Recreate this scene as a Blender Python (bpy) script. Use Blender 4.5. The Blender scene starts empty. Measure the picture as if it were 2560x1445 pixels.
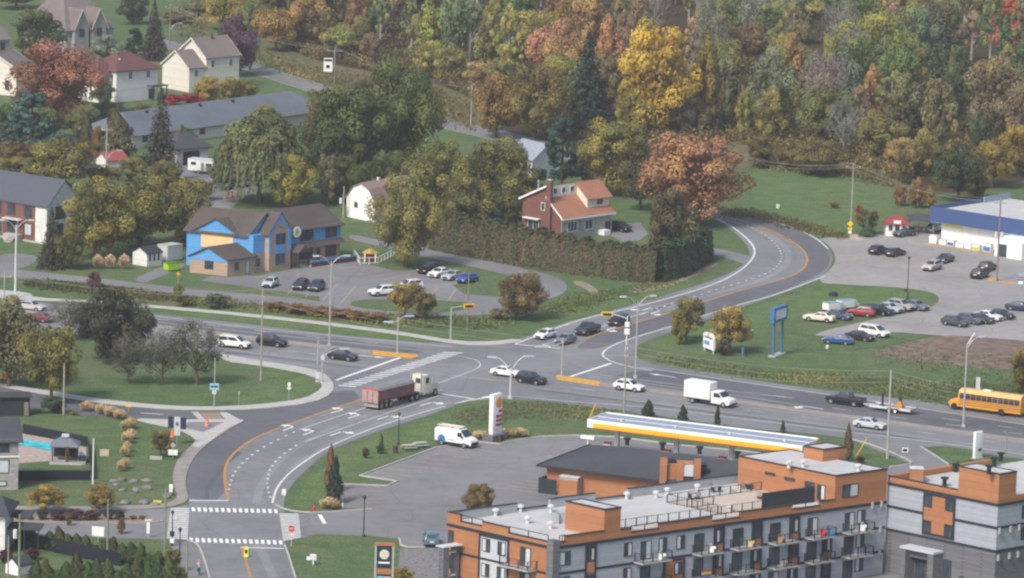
import bpy, bmesh, math, random
from mathutils import Vector, Matrix
from math import radians, sin, cos, pi, hypot, atan2

S = bpy.context.scene
# ------------------------------------------------------------------ camera, sky, sun, exposure
FPX, YHOR, CAMH, ROLL = 12000., -1300., 131., radians(1.8)
PITCH = math.atan((722.5-YHOR)/FPX)
cd = bpy.data.cameras.new('camera'); cam = bpy.data.objects.new('camera', cd); S.collection.objects.link(cam)
cd.sensor_width = 36; cd.lens = 36*FPX/2560; cd.clip_start = 10; cd.clip_end = 20000
_up0 = Vector((0, sin(PITCH), cos(PITCH))); _fw = Vector((0, cos(PITCH), -sin(PITCH)))
_rt = Vector((1, 0, 0))*cos(ROLL)+_up0*sin(ROLL); _up = -Vector((1, 0, 0))*sin(ROLL)+_up0*cos(ROLL)
cam.matrix_world = Matrix((( _rt.x,_up.x,-_fw.x,0),(_rt.y,_up.y,-_fw.y,0),(_rt.z,_up.z,-_fw.z,CAMH),(0,0,0,1)))
S.camera = cam
SUN_EL, SUN_AZ = radians(46), radians(215)        # azimuth clockwise from +Y (behind the camera, to its left)
w = bpy.data.worlds.new('World'); S.world = w; w.use_nodes = True
nt = w.node_tree; bg = nt.nodes['Background']; sky = nt.nodes.new('ShaderNodeTexSky')
sky.sky_type = 'NISHITA'; sky.sun_disc = False; sky.sun_elevation = SUN_EL; sky.sun_rotation = SUN_AZ
sky.air_density = 1.0; sky.dust_density = 3.0; sky.ozone_density = 1.0
nt.links.new(sky.outputs[0], bg.inputs[0]); bg.inputs[1].default_value = 0.125
sl = bpy.data.lights.new('sun', 'SUN'); sl.energy = 2.4; sl.angle = radians(13); sl.color = (1, .95, .87)
so = bpy.data.objects.new('sun', sl); S.collection.objects.link(so)
_sd = Vector((sin(SUN_AZ)*cos(SUN_EL), cos(SUN_AZ)*cos(SUN_EL), sin(SUN_EL)))
so.rotation_euler = _sd.to_track_quat('Z', 'Y').to_euler()
S.view_settings.view_transform = 'Standard'; S.view_settings.look = 'None'; S.view_settings.gamma = 1
S.view_settings.use_curve_mapping = False; S.view_settings.exposure = 0.56
S.render.engine = 'CYCLES'
S.cycles.filter_width = 2.3; S.render.filter_size = 2.3
S.cycles.max_bounces = 5; S.cycles.volume_bounces = 0; S.cycles.transparent_max_bounces = 6

# ------------------------------------------------------------------ photo pixel <-> world
def P(x, y, z=0.):
    u = (x-1280)/FPX; v = -(y-722.5)/FPX
    d = _fw+_rt*u+_up*v
    t = (z-CAMH)/d.z
    return Vector((d.x*t, d.y*t, z))
def proj(q):
    r = Vector(q)-Vector((0, 0, CAMH)); k = r.dot(_fw)
    return 1280+FPX*r.dot(_rt)/k, 722.5-FPX*r.dot(_up)/k
def HZ(x, yb, yt):
    b = P(x, yb); q = P(x, yt)
    return CAMH*(1-hypot(b.x, b.y)/hypot(q.x, q.y))
def head(x, y, dx, dy):
    a = P(x, y); b = P(x+dx, y+dy); return atan2(b.y-a.y, b.x-a.x)
def ppm(x, y):                                     # photo pixels per metre across the view
    return FPX/(P(x, y)-Vector((0, 0, CAMH))).length

# ------------------------------------------------------------------ materials
MATS = {}
def nodes(name):
    m = bpy.data.materials.new(name); m.use_nodes = True; MATS[name] = m
    n = m.node_tree; return m, n, n.nodes['Principled BSDF']
def ramp(n, fac, stops):
    r = n.nodes.new('ShaderNodeValToRGB'); e = r.color_ramp.elements
    while len(e) < len(stops): e.new(.5)
    for k, (p, c) in enumerate(stops): e[k].position = p; e[k].color = (*c, 1)
    n.links.new(fac, r.inputs[0]); return r.outputs[0]
def noise(n, scale, detail=3, rough=.6, vec=None, dim='3D'):
    t = n.nodes.new('ShaderNodeTexNoise'); t.inputs['Scale'].default_value = scale
    t.inputs['Detail'].default_value = detail; t.inputs['Roughness'].default_value = rough
    if vec is not None: n.links.new(vec, t.inputs['Vector'])
    return t.outputs['Fac']
def coord(n, what='Object'): return n.nodes.new('ShaderNodeTexCoord').outputs[what]
def gpos(n): return n.nodes.new('ShaderNodeNewGeometry').outputs['Position']
def mixc(n, a, b, fac, mode='MIX'):
    m = n.nodes.new('ShaderNodeMix'); m.data_type = 'RGBA'; m.blend_type = mode
    for s, k in ((fac, 0), (a, 6), (b, 7)):
        if isinstance(s, (int, float)): m.inputs[k].default_value = s
        elif isinstance(s, tuple): m.inputs[k].default_value = (*s, 1)
        else: n.links.new(s, m.inputs[k])
    return m.outputs[2]
def math_(n, op, a, b=0.):
    m = n.nodes.new('ShaderNodeMath'); m.operation = op
    for k, s in enumerate((a, b)):
        if isinstance(s, (int, float)): m.inputs[k].default_value = s
        else: n.links.new(s, m.inputs[k])
    return m.outputs[0]
def vecscale(n, vec, sx, sy, sz):
    m = n.nodes.new('ShaderNodeMapping'); m.inputs['Scale'].default_value = (sx, sy, sz)
    n.links.new(vec, m.inputs['Vector']); return m.outputs[0]
def plain(name, c, rough=.6, spec=.3, metal=0., var=.14, scale=1.5):
    m, n, b = nodes(name)
    f = noise(n, scale, 4, .65, gpos(n))
    col = ramp(n, f, [(.3, tuple(x*(1-var) for x in c)), (.7, tuple(min(1, x*(1+var)) for x in c))])
    n.links.new(col, b.inputs['Base Color']); b.inputs['Roughness'].default_value = rough
    b.inputs['Specular IOR Level'].default_value = spec; b.inputs['Metallic'].default_value = metal
    return m
def siding(name, c, pitch=.2, depth=.3, rough=.6):
    """boards: dark joint lines along z plus board-to-board tone"""
    m, n, b = nodes(name); p = gpos(n)
    s = n.nodes.new('ShaderNodeSeparateXYZ'); n.links.new(p, s.inputs[0])
    k = math_(n, 'DIVIDE', s.outputs[2], pitch); fr = math_(n, 'FRACT', k)
    line = math_(n, 'LESS_THAN', fr, .12)
    w_ = n.nodes.new('ShaderNodeTexWhiteNoise'); w_.noise_dimensions = '1D'; n.links.new(math_(n, 'FLOOR', k), w_.inputs['W'])
    f = noise(n, 1.2, 4, .6, p)
    base = ramp(n, math_(n, 'ADD', math_(n, 'MULTIPLY', w_.outputs[0], .35), math_(n, 'MULTIPLY', f, .65)),
                [(.25, tuple(x*.86 for x in c)), (.75, tuple(x*1.12 for x in c))])
    n.links.new(mixc(n, base, tuple(x*(1-depth) for x in c), line), b.inputs['Base Color'])
    b.inputs['Roughness'].default_value = rough; b.inputs['Specular IOR Level'].default_value = .25
    return m
def brick(name, c1, c2, mortar, sc=1.):
    m, n, b = nodes(name); p = gpos(n)
    s = n.nodes.new('ShaderNodeSeparateXYZ'); n.links.new(p, s.inputs[0])
    cb = n.nodes.new('ShaderNodeCombineXYZ'); n.links.new(math_(n, 'ADD', s.outputs[0], s.outputs[1]), cb.inputs[0]); n.links.new(s.outputs[2], cb.inputs[1])
    t = n.nodes.new('ShaderNodeTexBrick'); n.links.new(cb.outputs[0], t.inputs['Vector'])
    t.inputs['Color1'].default_value = (*c1, 1); t.inputs['Color2'].default_value = (*c2, 1); t.inputs['Mortar'].default_value = (*mortar, 1)
    t.inputs['Scale'].default_value = sc; t.inputs['Brick Width'].default_value = .5; t.inputs['Row Height'].default_value = .22
    f = noise(n, .8, 3, .6, p)
    n.links.new(mixc(n, t.outputs[0], (.5, .5, .5), math_(n, 'MULTIPLY', f, .25), 'OVERLAY'), b.inputs['Base Color'])
    b.inputs['Roughness'].default_value = .85; b.inputs['Specular IOR Level'].default_value = .15
    return m
def shingle(name, c):
    m, n, b = nodes(name); p = gpos(n)
    f = noise(n, 2.2, 5, .75, p); g = noise(n, .25, 2, .5, p)
    x = math_(n, 'ADD', math_(n, 'MULTIPLY', f, .6), math_(n, 'MULTIPLY', g, .4))
    n.links.new(ramp(n, x, [(.3, tuple(v*.75 for v in c)), (.7, tuple(v*1.22 for v in c))]), b.inputs['Base Color'])
    b.inputs['Roughness'].default_value = .9; b.inputs['Specular IOR Level'].default_value = .12
    return m
def asphalt(name, c, crack=.5):
    m, n, b = nodes(name); p = gpos(n)
    big = noise(n, .06, 4, .6, p); mid = noise(n, .5, 4, .7, p); fine = noise(n, 6, 2, .5, p)
    x = math_(n, 'ADD', math_(n, 'ADD', math_(n, 'MULTIPLY', big, .5), math_(n, 'MULTIPLY', mid, .3)), math_(n, 'MULTIPLY', fine, .2))
    base = ramp(n, x, [(.36, tuple(v*.74 for v in c)), (.5, c), (.64, tuple(v*1.24 for v in c))])
    st = noise(n, .22, 5, .75, vecscale(n, p, 1, 1.6, 1))
    base = mixc(n, base, tuple(v*.6 for v in c), math_(n, 'MULTIPLY', math_(n, 'GREATER_THAN', st, .64), crack))
    v = n.nodes.new('ShaderNodeTexVoronoi'); v.feature = 'DISTANCE_TO_EDGE'; v.inputs['Scale'].default_value = .12
    n.links.new(mixc(n, p, noise(n, .5, 3, .6, p), .0), v.inputs['Vector'])
    ln = math_(n, 'LESS_THAN', v.outputs['Distance'], .007)
    base = mixc(n, base, tuple(v*.45 for v in c), math_(n, 'MULTIPLY', ln, crack*.7))
    n.links.new(base, b.inputs['Base Color']); b.inputs['Roughness'].default_value = .8; b.inputs['Specular IOR Level'].default_value = .25
    return m
def grass(name, a, bcol, dry, drymix=.5, sc=1.):
    m, n, b = nodes(name); p = gpos(n)
    big = noise(n, .035*sc, 4, .6, p); mid = noise(n, .3*sc, 5, .7, p); fine = noise(n, 3, 3, .6, vecscale(n, p, 1, .5, 1))
    g = mixc(n, a, bcol, ramp(n, mid, [(.40, (0, 0, 0)), (.60, (1, 1, 1))]))
    d = ramp(n, math_(n, 'ADD', math_(n, 'MULTIPLY', big, .6), math_(n, 'MULTIPLY', mid, .4)), [(.48, (0, 0, 0)), (.62, (1, 1, 1))])
    g = mixc(n, g, dry, math_(n, 'MULTIPLY', d, drymix))
    g = mixc(n, g, (.5, .5, .5), math_(n, 'SUBTRACT', .9, fine), 'SOFT_LIGHT')
    g = mixc(n, g, ramp(n, fine, [(.3, (.55, .55, .55)), (.7, (1.08, 1.08, 1.08))]), 1., 'MULTIPLY')
    n.links.new(g, b.inputs['Base Color']); b.inputs['Roughness'].default_value = .95; b.inputs['Specular IOR Level'].default_value = .05
    return m
def leafmat(name, gold, tl=.25):
    m, n, b = nodes(name)
    oi = n.nodes.new('ShaderNodeObjectInfo'); at = n.nodes.new('ShaderNodeAttribute'); at.attribute_name = 'tint'
    sp = n.nodes.new('ShaderNodeSeparateXYZ'); n.links.new(at.outputs['Vector'], sp.inputs[0])
    hue = math_(n, 'MULTIPLY', sp.outputs[1], oi.outputs['Alpha'])
    c = mixc(n, oi.outputs['Color'], gold, hue)
    k = math_(n, 'ADD', sp.outputs[0], math_(n, 'MULTIPLY', math_(n, 'SUBTRACT', oi.outputs['Random'], .5), .2))
    cb = n.nodes.new('ShaderNodeCombineXYZ')
    for q in range(3): n.links.new(k, cb.inputs[q])
    c = mixc(n, c, cb.outputs[0], 1., 'MULTIPLY')
    n.links.new(c, b.inputs['Base Color']); b.inputs['Roughness'].default_value = .75; b.inputs['Specular IOR Level'].default_value = .15
    t = n.nodes.new('ShaderNodeBsdfTranslucent'); n.links.new(c, t.inputs[0])
    mx = n.nodes.new('ShaderNodeMixShader'); mx.inputs[0].default_value = tl
    n.links.new(b.outputs[0], mx.inputs[1]); n.links.new(t.outputs[0], mx.inputs[2])
    n.links.new(mx.outputs[0], n.nodes['Material Output'].inputs[0])
    return m
def paint(name):
    m, n, b = nodes(name); oi = n.nodes.new('ShaderNodeObjectInfo')
    f = noise(n, 2.5, 3, .6, gpos(n))
    n.links.new(mixc(n, oi.outputs['Color'], (.10, .09, .08), math_(n, 'MULTIPLY', f, .05)), b.inputs['Base Color'])
    b.inputs['Roughness'].default_value = .28; b.inputs['Specular IOR Level'].default_value = .5
    b.inputs['Coat Weight'].default_value = .25; b.inputs['Coat Roughness'].default_value = .12
    return m
def glass(name, c, rough=.12):
    m, n, b = nodes(name); f = noise(n, .7, 2, .5, gpos(n))
    n.links.new(ramp(n, f, [(.35, c), (.7, tuple(v*1.9+.01 for v in c))]), b.inputs['Base Color'])
    b.inputs['Roughness'].default_value = rough; b.inputs['Specular IOR Level'].default_value = .6
    return m

GRASS = grass('lawn_grass', (.090, .140, .060), (.124, .180, .078), (.175, .170, .100), .5)
BRIGHT = grass('bright_lawn', (.098, .160, .060), (.138, .205, .078), (.175, .18, .095), .45)
MEADOW = grass('meadow_grass', (.105, .120, .052), (.155, .150, .075), (.23, .185, .11), .8)
FLOORF = grass('forest_floor', (.05, .05, .025), (.085, .065, .035), (.10, .06, .03), .6)
ASPH = asphalt('asphalt', (.185, .185, .196)); ASPHD = asphalt('fresh_asphalt', (.118, .119, .130), .35)
ASPHL = asphalt('worn_asphalt', (.275, .262, .255), .5); ASPHM = asphalt('lot_asphalt', (.190, .186, .192), .55)
CONC = plain('concrete', (.42, .41, .39), .85, .2, 0, .12, .8); CONCD = plain('tan_concrete', (.27, .245, .22), .9, .15, 0, .14, .6)
DIRT = plain('bare_dirt', (.165, .125, .105), .95, .1, 0, .5, .5); DIRTP = plain('dirt_path', (.25, .20, .15), .95, .1, 0, .2, .5)
WHITE = plain('white_paint', (.78, .78, .77), .5, .3, 0, .05); MARKW = plain('worn_white_marking', (.60, .60, .60), .8, .2, 0, .25, 1.2)
MARKY = plain('orange_yellow_marking', (.42, .22, .07), .8, .2, 0, .2, 1.2); MARKF = plain('faded_marking', (.37, .30, .21), .85, .2, 0, .2, 1.0)
MARKG = plain('faded_white_marking', (.30, .30, .31), .85, .2, 0, .25, 1.0); YCURB = plain('yellow_curb', (.55, .30, .05), .7, .2, 0, .2)
METAL = plain('galvanised_metal', (.42, .42, .42), .5, .5, .3, .1); LGREY = plain('light_grey_metal', (.60, .60, .61), .5, .4, .1, .06)
WOODP = plain('weathered_pole_wood', (.22, .19, .155), .9, .1, 0, .25, 3); DARKM = plain('dark_metal', (.035, .037, .042), .5, .4, .2, .2)
BLACK = plain('black_plastic', (.018, .019, .022), .55, .4, 0, .2); TYRE = plain('tyre_rubber', (.022, .022, .023), .85, .2, 0, .2)
RIM = plain('alloy_rim', (.38, .38, .39), .35, .5, .6, .1); TRUNK = plain('bark', (.10, .082, .066), .95, .1, 0, .35, 4)
BIRCH = plain('pale_bark', (.30, .285, .265), .9, .1, 0, .25, 3)
GLASS = glass('window_glass', (.030, .040, .052)); CARGL = glass('car_glass', (.020, .027, .035), .08); BLIND = plain('window_blind', (.50, .53, .55), .6, .3, 0, .1)
PAINT = paint('car_paint'); LEAF = leafmat('leaves', (.42, .31, .065), .22); NEEDLE = leafmat('needles', (.20, .105, .065), .1)
REDL = plain('red_lens', (.40, .015, .015), .3, .5); LAMPL = plain('clear_lens', (.60, .61, .60), .2, .6)
ORANGE = siding('orange_wood_siding', (.37, .165, .080), .16, .24); ORANGEV = siding('orange_wood_panel', (.37, .165, .080), .9, .14)
GREYS = siding('grey_siding', (.335, .36, .41), .17, .20); GREYP = plain('light_grey_panel', (.46, .48, .52), .7, .25, 0, .06)
TRIM = plain('black_trim', (.028, .032, .042), .6, .3, 0, .1); DBRICK = brick('dark_grey_brick', (.13, .135, .15), (.175, .175, .185), (.10, .10, .11))
ROOFM = plain('grey_membrane_roof', (.44, .44, .44), .9, .15, 0, .10, .35); PARAP = plain('parapet_metal', (.34, .365, .38), .6, .3, 0, .06)
DECKW = siding('pale_deck_boards', (.50, .42, .35), .2, .1)
SHGREY = shingle('charcoal_shingles', (.062, .066, .076)); SHBRN = shingle('brown_shingles', (.092, .077, .072)); SHLG = shingle('blue_grey_shingles', (.125, .142, .168))
SHMAR = shingle('maroon_shingles', (.135, .062, .062)); SHORG = shingle('terracotta_shingles', (.34, .155, .10)); SHTAN = shingle('taupe_shingles', (.18, .15, .145))
SKYB = siding('sky_blue_siding', (.10, .315, .62), .25, .16); BEIGE = plain('beige_panel', (.72, .50, .27), .8, .2, 0, .05); TBRICK = brick('tan_brick', (.36, .255, .185), (.42, .31, .23), (.33, .28, .24))
RBRICK = brick('red_brick', (.16, .065, .055), (.20, .085, .07), (.15, .10, .09)); CREAM = siding('cream_siding', (.68, .64, .56), .2, .10); WHITES = siding('white_siding', (.70, .69, .67), .2, .10)
STONEW = brick('grey_stone', (.27, .26, .26), (.38, .37, .37), (.30, .29, .28), .6); MAROON = plain('maroon_trim', (.10, .035, .045), .7, .2)
TEALF = plain('blue_window_trim', (.09, .15, .26), .5, .3); HWRAP = plain('house_wrap', (.62, .63, .60), .7, .2, 0, .22, 1.3)
POOLW = glass('pool_water', (.05, .42, .50), .06); PAVER = plain('pool_pavers', (.36, .30, .26), .9, .1, 0, .3, 1.5)
BLUEF = plain('blue_fascia', (.048, .085, .21), .5, .4, 0, .06); YEL = plain('sign_yellow', (.75, .48, .02), .5, .3, 0, .05); ORG = plain('safety_orange', (.80, .16, .04), .55, .3, 0, .06)
REDP = plain('sign_red', (.55, .035, .04), .5, .3, 0, .06); BUSY = plain('bus_yellow', (.70, .30, .03), .35, .5, 0, .06); BUSR = plain('bus_roof', (.74, .44, .17), .4, .4, 0, .06)
LIME = plain('lime_paint', (.32, .56, .02), .5, .3, 0, .1); SBLUE = plain('sign_blue', (.055, .15, .36), .45, .4, 0, .08); CANW = plain('canopy_white', (.80, .80, .80), .4, .4, 0, .04)
CANY = plain('canopy_yellow', (.85, .43, .02), .4, .4, 0, .04); CANROOF = plain('canopy_deck', (.25, .295, .37), .6, .3, 0, .08, .4); STRAW = leafmat('straw', (.5, .4, .2), .2)
BOXW = plain('box_white', (.74, .73, .70), .5, .3, 0, .07); TARP = plain('grey_tarp', (.20, .215, .22), .75, .2, 0, .2, 1.0); DUMPR = plain('dusty_red_paint', (.22, .085, .095), .6, .3, 0, .3, .8)
DUST = plain('dusty_steel', (.30, .275, .255), .8, .2, 0, .2); ROCK = plain('boulder_stone', (.19, .175, .165), .9, .1, 0, .3, 1.2); SKIN = plain('skin', (.45, .27, .19), .6, .3)
NAVY = plain('navy_cloth', (.03, .04, .07), .8, .1); HIVIS = plain('orange_vest', (.85, .15, .03), .7, .2, 0, .08); WATER = None
# ------------------------------------------------------------------ mesh builder and tagging
RND = random.Random(7)
class MB:
    def __init__(s, T=None): s.v = []; s.f = []; s.m = []; s.mats = []; s.T = T
    def mi(s, m):
        if m not in s.mats: s.mats.append(m)
        return s.mats.index(m)
    def poly(s, pts, m):
        k = len(s.v); s.v += [s.T(*p) if s.T else tuple(p) for p in pts]
        s.f.append(tuple(range(k, k+len(pts)))); s.m.append(s.mi(m)); return s
    def solid(s, pts, faces, m):
        k = len(s.v); s.v += [s.T(*p) if s.T else tuple(p) for p in pts]
        for f in faces: s.f.append(tuple(k+i for i in f)); s.m.append(s.mi(m))
        return s
    def box(s, x0, x1, y0, y1, z0, z1, m, tx=0, ty=0):
        p = [(x0,y0,z0),(x1,y0,z0),(x1,y1,z0),(x0,y1,z0),(x0+tx,y0+ty,z1),(x1-tx,y0+ty,z1),(x1-tx,y1-ty,z1),(x0+tx,y1-ty,z1)]
        return s.solid(p, [(3,2,1,0),(4,5,6,7),(0,1,5,4),(1,2,6,5),(2,3,7,6),(3,0,4,7)], m)
    def prism(s, pts, z0, z1, m):
        n = len(pts); p = [(a[0], a[1], z0) for a in pts]+[(a[0], a[1], z1) for a in pts]
        return s.solid(p, [tuple(range(n, 2*n))]+[(i, (i+1) % n, n+(i+1) % n, n+i) for i in range(n)], m)
    def extr(s, prof, y0, y1, m, ax='xz'):
        """profile in (x,z) swept along y"""
        n = len(prof); f = (lambda a, y: (a[0], y, a[1])) if ax == 'xz' else (lambda a, y: (y, a[0], a[1]))
        p = [f(a, y0) for a in prof]+[f(a, y1) for a in prof]
        return s.solid(p, [tuple(range(n-1, -1, -1)), tuple(range(n, 2*n))]+[(i, (i+1) % n, n+(i+1) % n, n+i) for i in range(n)], m)
    def tube(s, p, q, r0, r1, m, n=6, caps=True):
        p, q = Vector(p), Vector(q); d = (q-p).normalized(); a = d.orthogonal().normalized(); b = d.cross(a)
        pts = [p+(a*cos(2*pi*i/n)+b*sin(2*pi*i/n))*r0 for i in range(n)]+[q+(a*cos(2*pi*i/n)+b*sin(2*pi*i/n))*r1 for i in range(n)]
        fs = [(i, (i+1) % n, n+(i+1) % n, n+i) for i in range(n)]
        if caps: fs += [tuple(range(n-1, -1, -1)), tuple(range(n, 2*n))]
        return s.solid([tuple(x) for x in pts], fs, m)
    def path(s, pts, r, m, n=6):
        for a, b in zip(pts, pts[1:]): s.tube(a, b, r, r, m, n)
        return s
    def lathe(s, prof, m, c=(0, 0, 0), n=14):
        k = len(prof); pts = [(c[0]+r*cos(2*pi*i/n), c[1]+r*sin(2*pi*i/n), c[2]+z) for r, z in prof for i in range(n)]
        fs = [(a*n+i, a*n+(i+1) % n, (a+1)*n+(i+1) % n, (a+1)*n+i) for a in range(k-1) for i in range(n)]
        return s.solid(pts, fs+[tuple(range((k-1)*n, k*n))], m)
    def build(s, name, parent=None, smooth=False, bevel=0, at=None):
        me = bpy.data.meshes.new(name); me.from_pydata([tuple(v) for v in s.v], [], s.f)
        for m in s.mats: me.materials.append(m)
        me.polygons.foreach_set('material_index', s.m)
        if smooth: me.polygons.foreach_set('use_smooth', [True]*len(me.polygons))
        me.update(); o = bpy.data.objects.new(name, me); S.collection.objects.link(o)
        if bevel:
            b = o.modifiers.new('bevel', 'BEVEL'); b.width = bevel; b.segments = 2; b.limit_method = 'ANGLE'; b.angle_limit = radians(40)
        if parent: o.parent = parent
        if at is not None: o.location = at
        return o
def tag(o, label, cat, group=None, kind=None):
    if label: o['label'] = label
    if cat: o['category'] = cat
    if group: o['group'] = group
    if kind: o['kind'] = kind
    return o
def thing(name, label, cat, loc=(0, 0, 0), rz=0, group=None):
    o = bpy.data.objects.new(name, None); S.collection.objects.link(o); o.empty_display_size = .3
    o.location = loc; o.rotation_euler = (0, 0, rz); return tag(o, label, cat, group)
KIDS = {}
def dup(root, loc=None, rz=None, label=None, group=None, scale=None, color=None):
    def cp(o, par):
        c = o.copy(); S.collection.objects.link(c); c.parent = par
        if color and o.get('tinted'): c.color = color
        for k in o.children: cp(k, c)
        return c
    r = cp(root, None)
    if loc is not None: r.location = loc
    if rz is not None: r.rotation_euler = (0, 0, rz)
    if scale is not None: r.scale = scale
    if label: r['label'] = label
    if group: r['group'] = group
    return r
def struct(o): o['kind'] = 'structure'; return o

# ------------------------------------------------------------------ ground, roads, markings
def smoothpts(pts, closed, it=2):
    for _ in range(it):
        q = []; n = len(pts); rng = range(n) if closed else range(n-1)
        if not closed: q.append(pts[0])
        for i in rng:
            a, b = pts[i], pts[(i+1) % n]
            q += [(a[0]*.75+b[0]*.25, a[1]*.75+b[1]*.25), (a[0]*.25+b[0]*.75, a[1]*.25+b[1]*.75)]
        if not closed: q.append(pts[-1])
        pts = q
    return pts
def sheet(name, px, z, m, it=1, h=0):
    pts = [P(x, y) for x, y in smoothpts(px, True, it)]
    if sum(a.x*b.y-b.x*a.y for a, b in zip(pts, pts[1:]+pts[:1])) < 0: pts.reverse()
    b = MB()
    if h: b.prism(pts, 0.0, z, m)
    else: b.poly([(p.x, p.y, z) for p in pts], m)
    return struct(b.build(name))
def rib(b, px, width, z, m, it=2, dash=None):
    pts = [Vector(P(x, y)[:2]) for x, y in smoothpts(px, False, it)]
    L = []; acc = 0
    def q(p, r):
        d = (r-p); 
        if d.length < 1e-4: return
        d.normalize(); nrm = Vector((-d.y, d.x))*width/2
        b.poly([(*(p-nrm), z), (*(r-nrm), z), (*(r+nrm), z), (*(p+nrm), z)], m)
    if not dash:
        n = len(pts); off = []
        for i in range(n):
            d = (pts[min(i+1, n-1)]-pts[max(i-1, 0)]).normalized(); off.append(Vector((-d.y, d.x))*width/2)
        k = len(b.v); b.v += [(*(p-o), z) for p, o in zip(pts, off)]+[(*(p+o), z) for p, o in zip(pts, off)]
        for i in range(n-1): b.f.append((k+i, k+i+1, k+n+i+1, k+n+i)); b.m.append(b.mi(m))
        return
    on, offl = dash; s = 0.; per = on+offl; cur = []
    for a, c in zip(pts, pts[1:]):
        l = (c-a).length; t = 0.
        while t < l-1e-6:
            ph = s % per; step = min(l-t, (on-ph) if ph < on else (per-ph)); step = max(step, 1e-3)
            if ph < on: q(a+(c-a)*(t/l), a+(c-a)*min(1, (t+step)/l))
            t += step; s += step
def arrow(b, x, y, dx, dy, kind, m, z, k=1.):
    a = head(x, y, dx, dy); o = P(x, y); u = Vector((cos(a), sin(a))); v = Vector((-u.y, u.x))
    def pl(pts): b.poly([(o.x+(u.x*p+v.x*r)*k, o.y+(u.y*p+v.y*r)*k, z) for p, r in pts], m)
    pl([(-2.4, -.14), (.6 if kind == 'S' else 1.2, -.14), (.6 if kind == 'S' else 1.2, .14), (-2.4, .14)])
    if kind == 'S': pl([(.6, -.55), (2.4, 0), (.6, .55)])
    else:
        s = 1 if kind == 'L' else -1
        pl([(1.2, .14*-s), (1.2, 1.0*s), (.8, 1.0*s), (.8, .14*-s)][::s]); pl([(1.9, 1.0*s), (1.0, 2.1*s), (.1, 1.0*s)][::-s])

g = MB(); N = 24
g.poly([(-7000, -500, 0), (7000, -500, 0), (7000, 14000, 0), (-7000, 14000, 0)], GRASS); struct(g.build('ground'))
sheet('meadow', [(560,-60),(660,120),(700,170),(800,215),(900,250),(1050,290),(1190,330),(1330,372),(1500,440),(1650,500),(1740,520),(1830,470),(1880,400),(2050,440),(2200,420),(2330,500),(2700,440),(2700,-60)], .004, MEADOW, 1)
sheet('forest_floor', [(600,-80),(660,95),(780,150),(900,175),(1080,205),(1180,240),(1300,380),(1700,400),(1850,330),(1960,400),(2110,395),(2240,450),(2340,500),(2700,420),(2700,-80)], .008, FLOORF, 1)
# far road bending away behind the trees
sheet('far_road', [(1795,556),(1700,508),(1560,448),(1400,395),(1290,362),(1180,336),(1080,312),(930,274),(790,231),(640,184),(520,150),(380,108),(384,90),(520,128),(640,162),(795,213),(930,250),(1080,286),(1180,310),(1300,335),(1420,368),(1570,420),(1700,480),(1800,520)], .012, ASPH)
# boulevard, cross street, south street
sheet('boulevard', [(-60,738),(100,757),(370,783),(560,803),(830,836),(1130,863),(1290,852),(1420,835),(1560,870),(1600,905),(1733,926),(1866,948),(2032,972),(2182,989),(2414,1019),(2640,1055),(3100,1128),(3100,1240),(2640,1160),(2356,1120),(2225,1112),(2140,1100),(2065,1088),(1919,1076),(1800,1062),(1600,1033),(1404,1008),(1313,998),(1200,1000),(1000,1010),(830,965),(700,912),(550,886),(300,852),(-60,800)], .020, ASPH, 1)
sheet('cross_street', [(1140,880),(1295,851),(1400,810),(1495,786),(1587,760),(1725,720),(1810,690),(1858,664),(1874,640),(1872,620),(1850,592),(1800,556),(1760,540),(1775,515),(1800,522),(1860,531),(1953,556),(2003,573),(2046,596),(2072,621),(2083,646),(2076,669),(2048,696),(1990,722),(1870,763),(1760,802),(1690,827),(1620,850),(1585,870),(1600,908),(1500,960),(1300,960)], .024, ASPH, 1)
sheet('south_street', [(840,960),(990,985),(1185,992),(1110,1026),(904,1092),(810,1134),(753,1187),(723,1220),(708,1254),(712,1290),(712,1364),(748,1470),(530,1470),(520,1428),(502,1375),(468,1345),(470,1300),(473,1251),(462,1224),(462,1194),(475,1156),(505,1119),(560,1083),(605,1054),(690,1022),(770,1004),(815,985)], .026, ASPH, 1)
sheet('dark_lane', [(905,998),(828,1021),(753,1048),(645,1088),(601,1116),(571,1143),(557,1179),(562,1251),(474,1250),(462,1224),(463,1194),(476,1156),(506,1119),(560,1083),(606,1054),(690,1022),(770,1004),(820,985),(880,972)], .032, ASPHD)
sheet('dark_lane', [(1480,842),(1557,818),(1686,781),(1810,738),(1916,709),(1986,689),(2012,669),(2022,646),(2004,619),(1970,594),(1920,571),(1860,552),(1800,538),(1800,524),(1860,534),(1953,558),(2003,575),(2044,598),(2068,622),(2078,646),(2070,668),(2040,692),(1932,738),(1832,764),(1750,792),(1683,813),(1557,850),(1500,872),(1430,875)], .032, ASPHD)
sheet('dark_lane', [(1620,922),(1733,937),(1932,969),(2182,1003),(2400,1036),(2620,1070),(2620,1112),(2400,1080),(2182,1047),(1932,1009),(1700,975),(1500,948)], .032, ASPHD)
sheet('dark_lane', [(380,796),(640,826),(900,853),(1080,873),(1040,886),(800,860),(560,832),(380,812)], .032, ASPHD)
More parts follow.
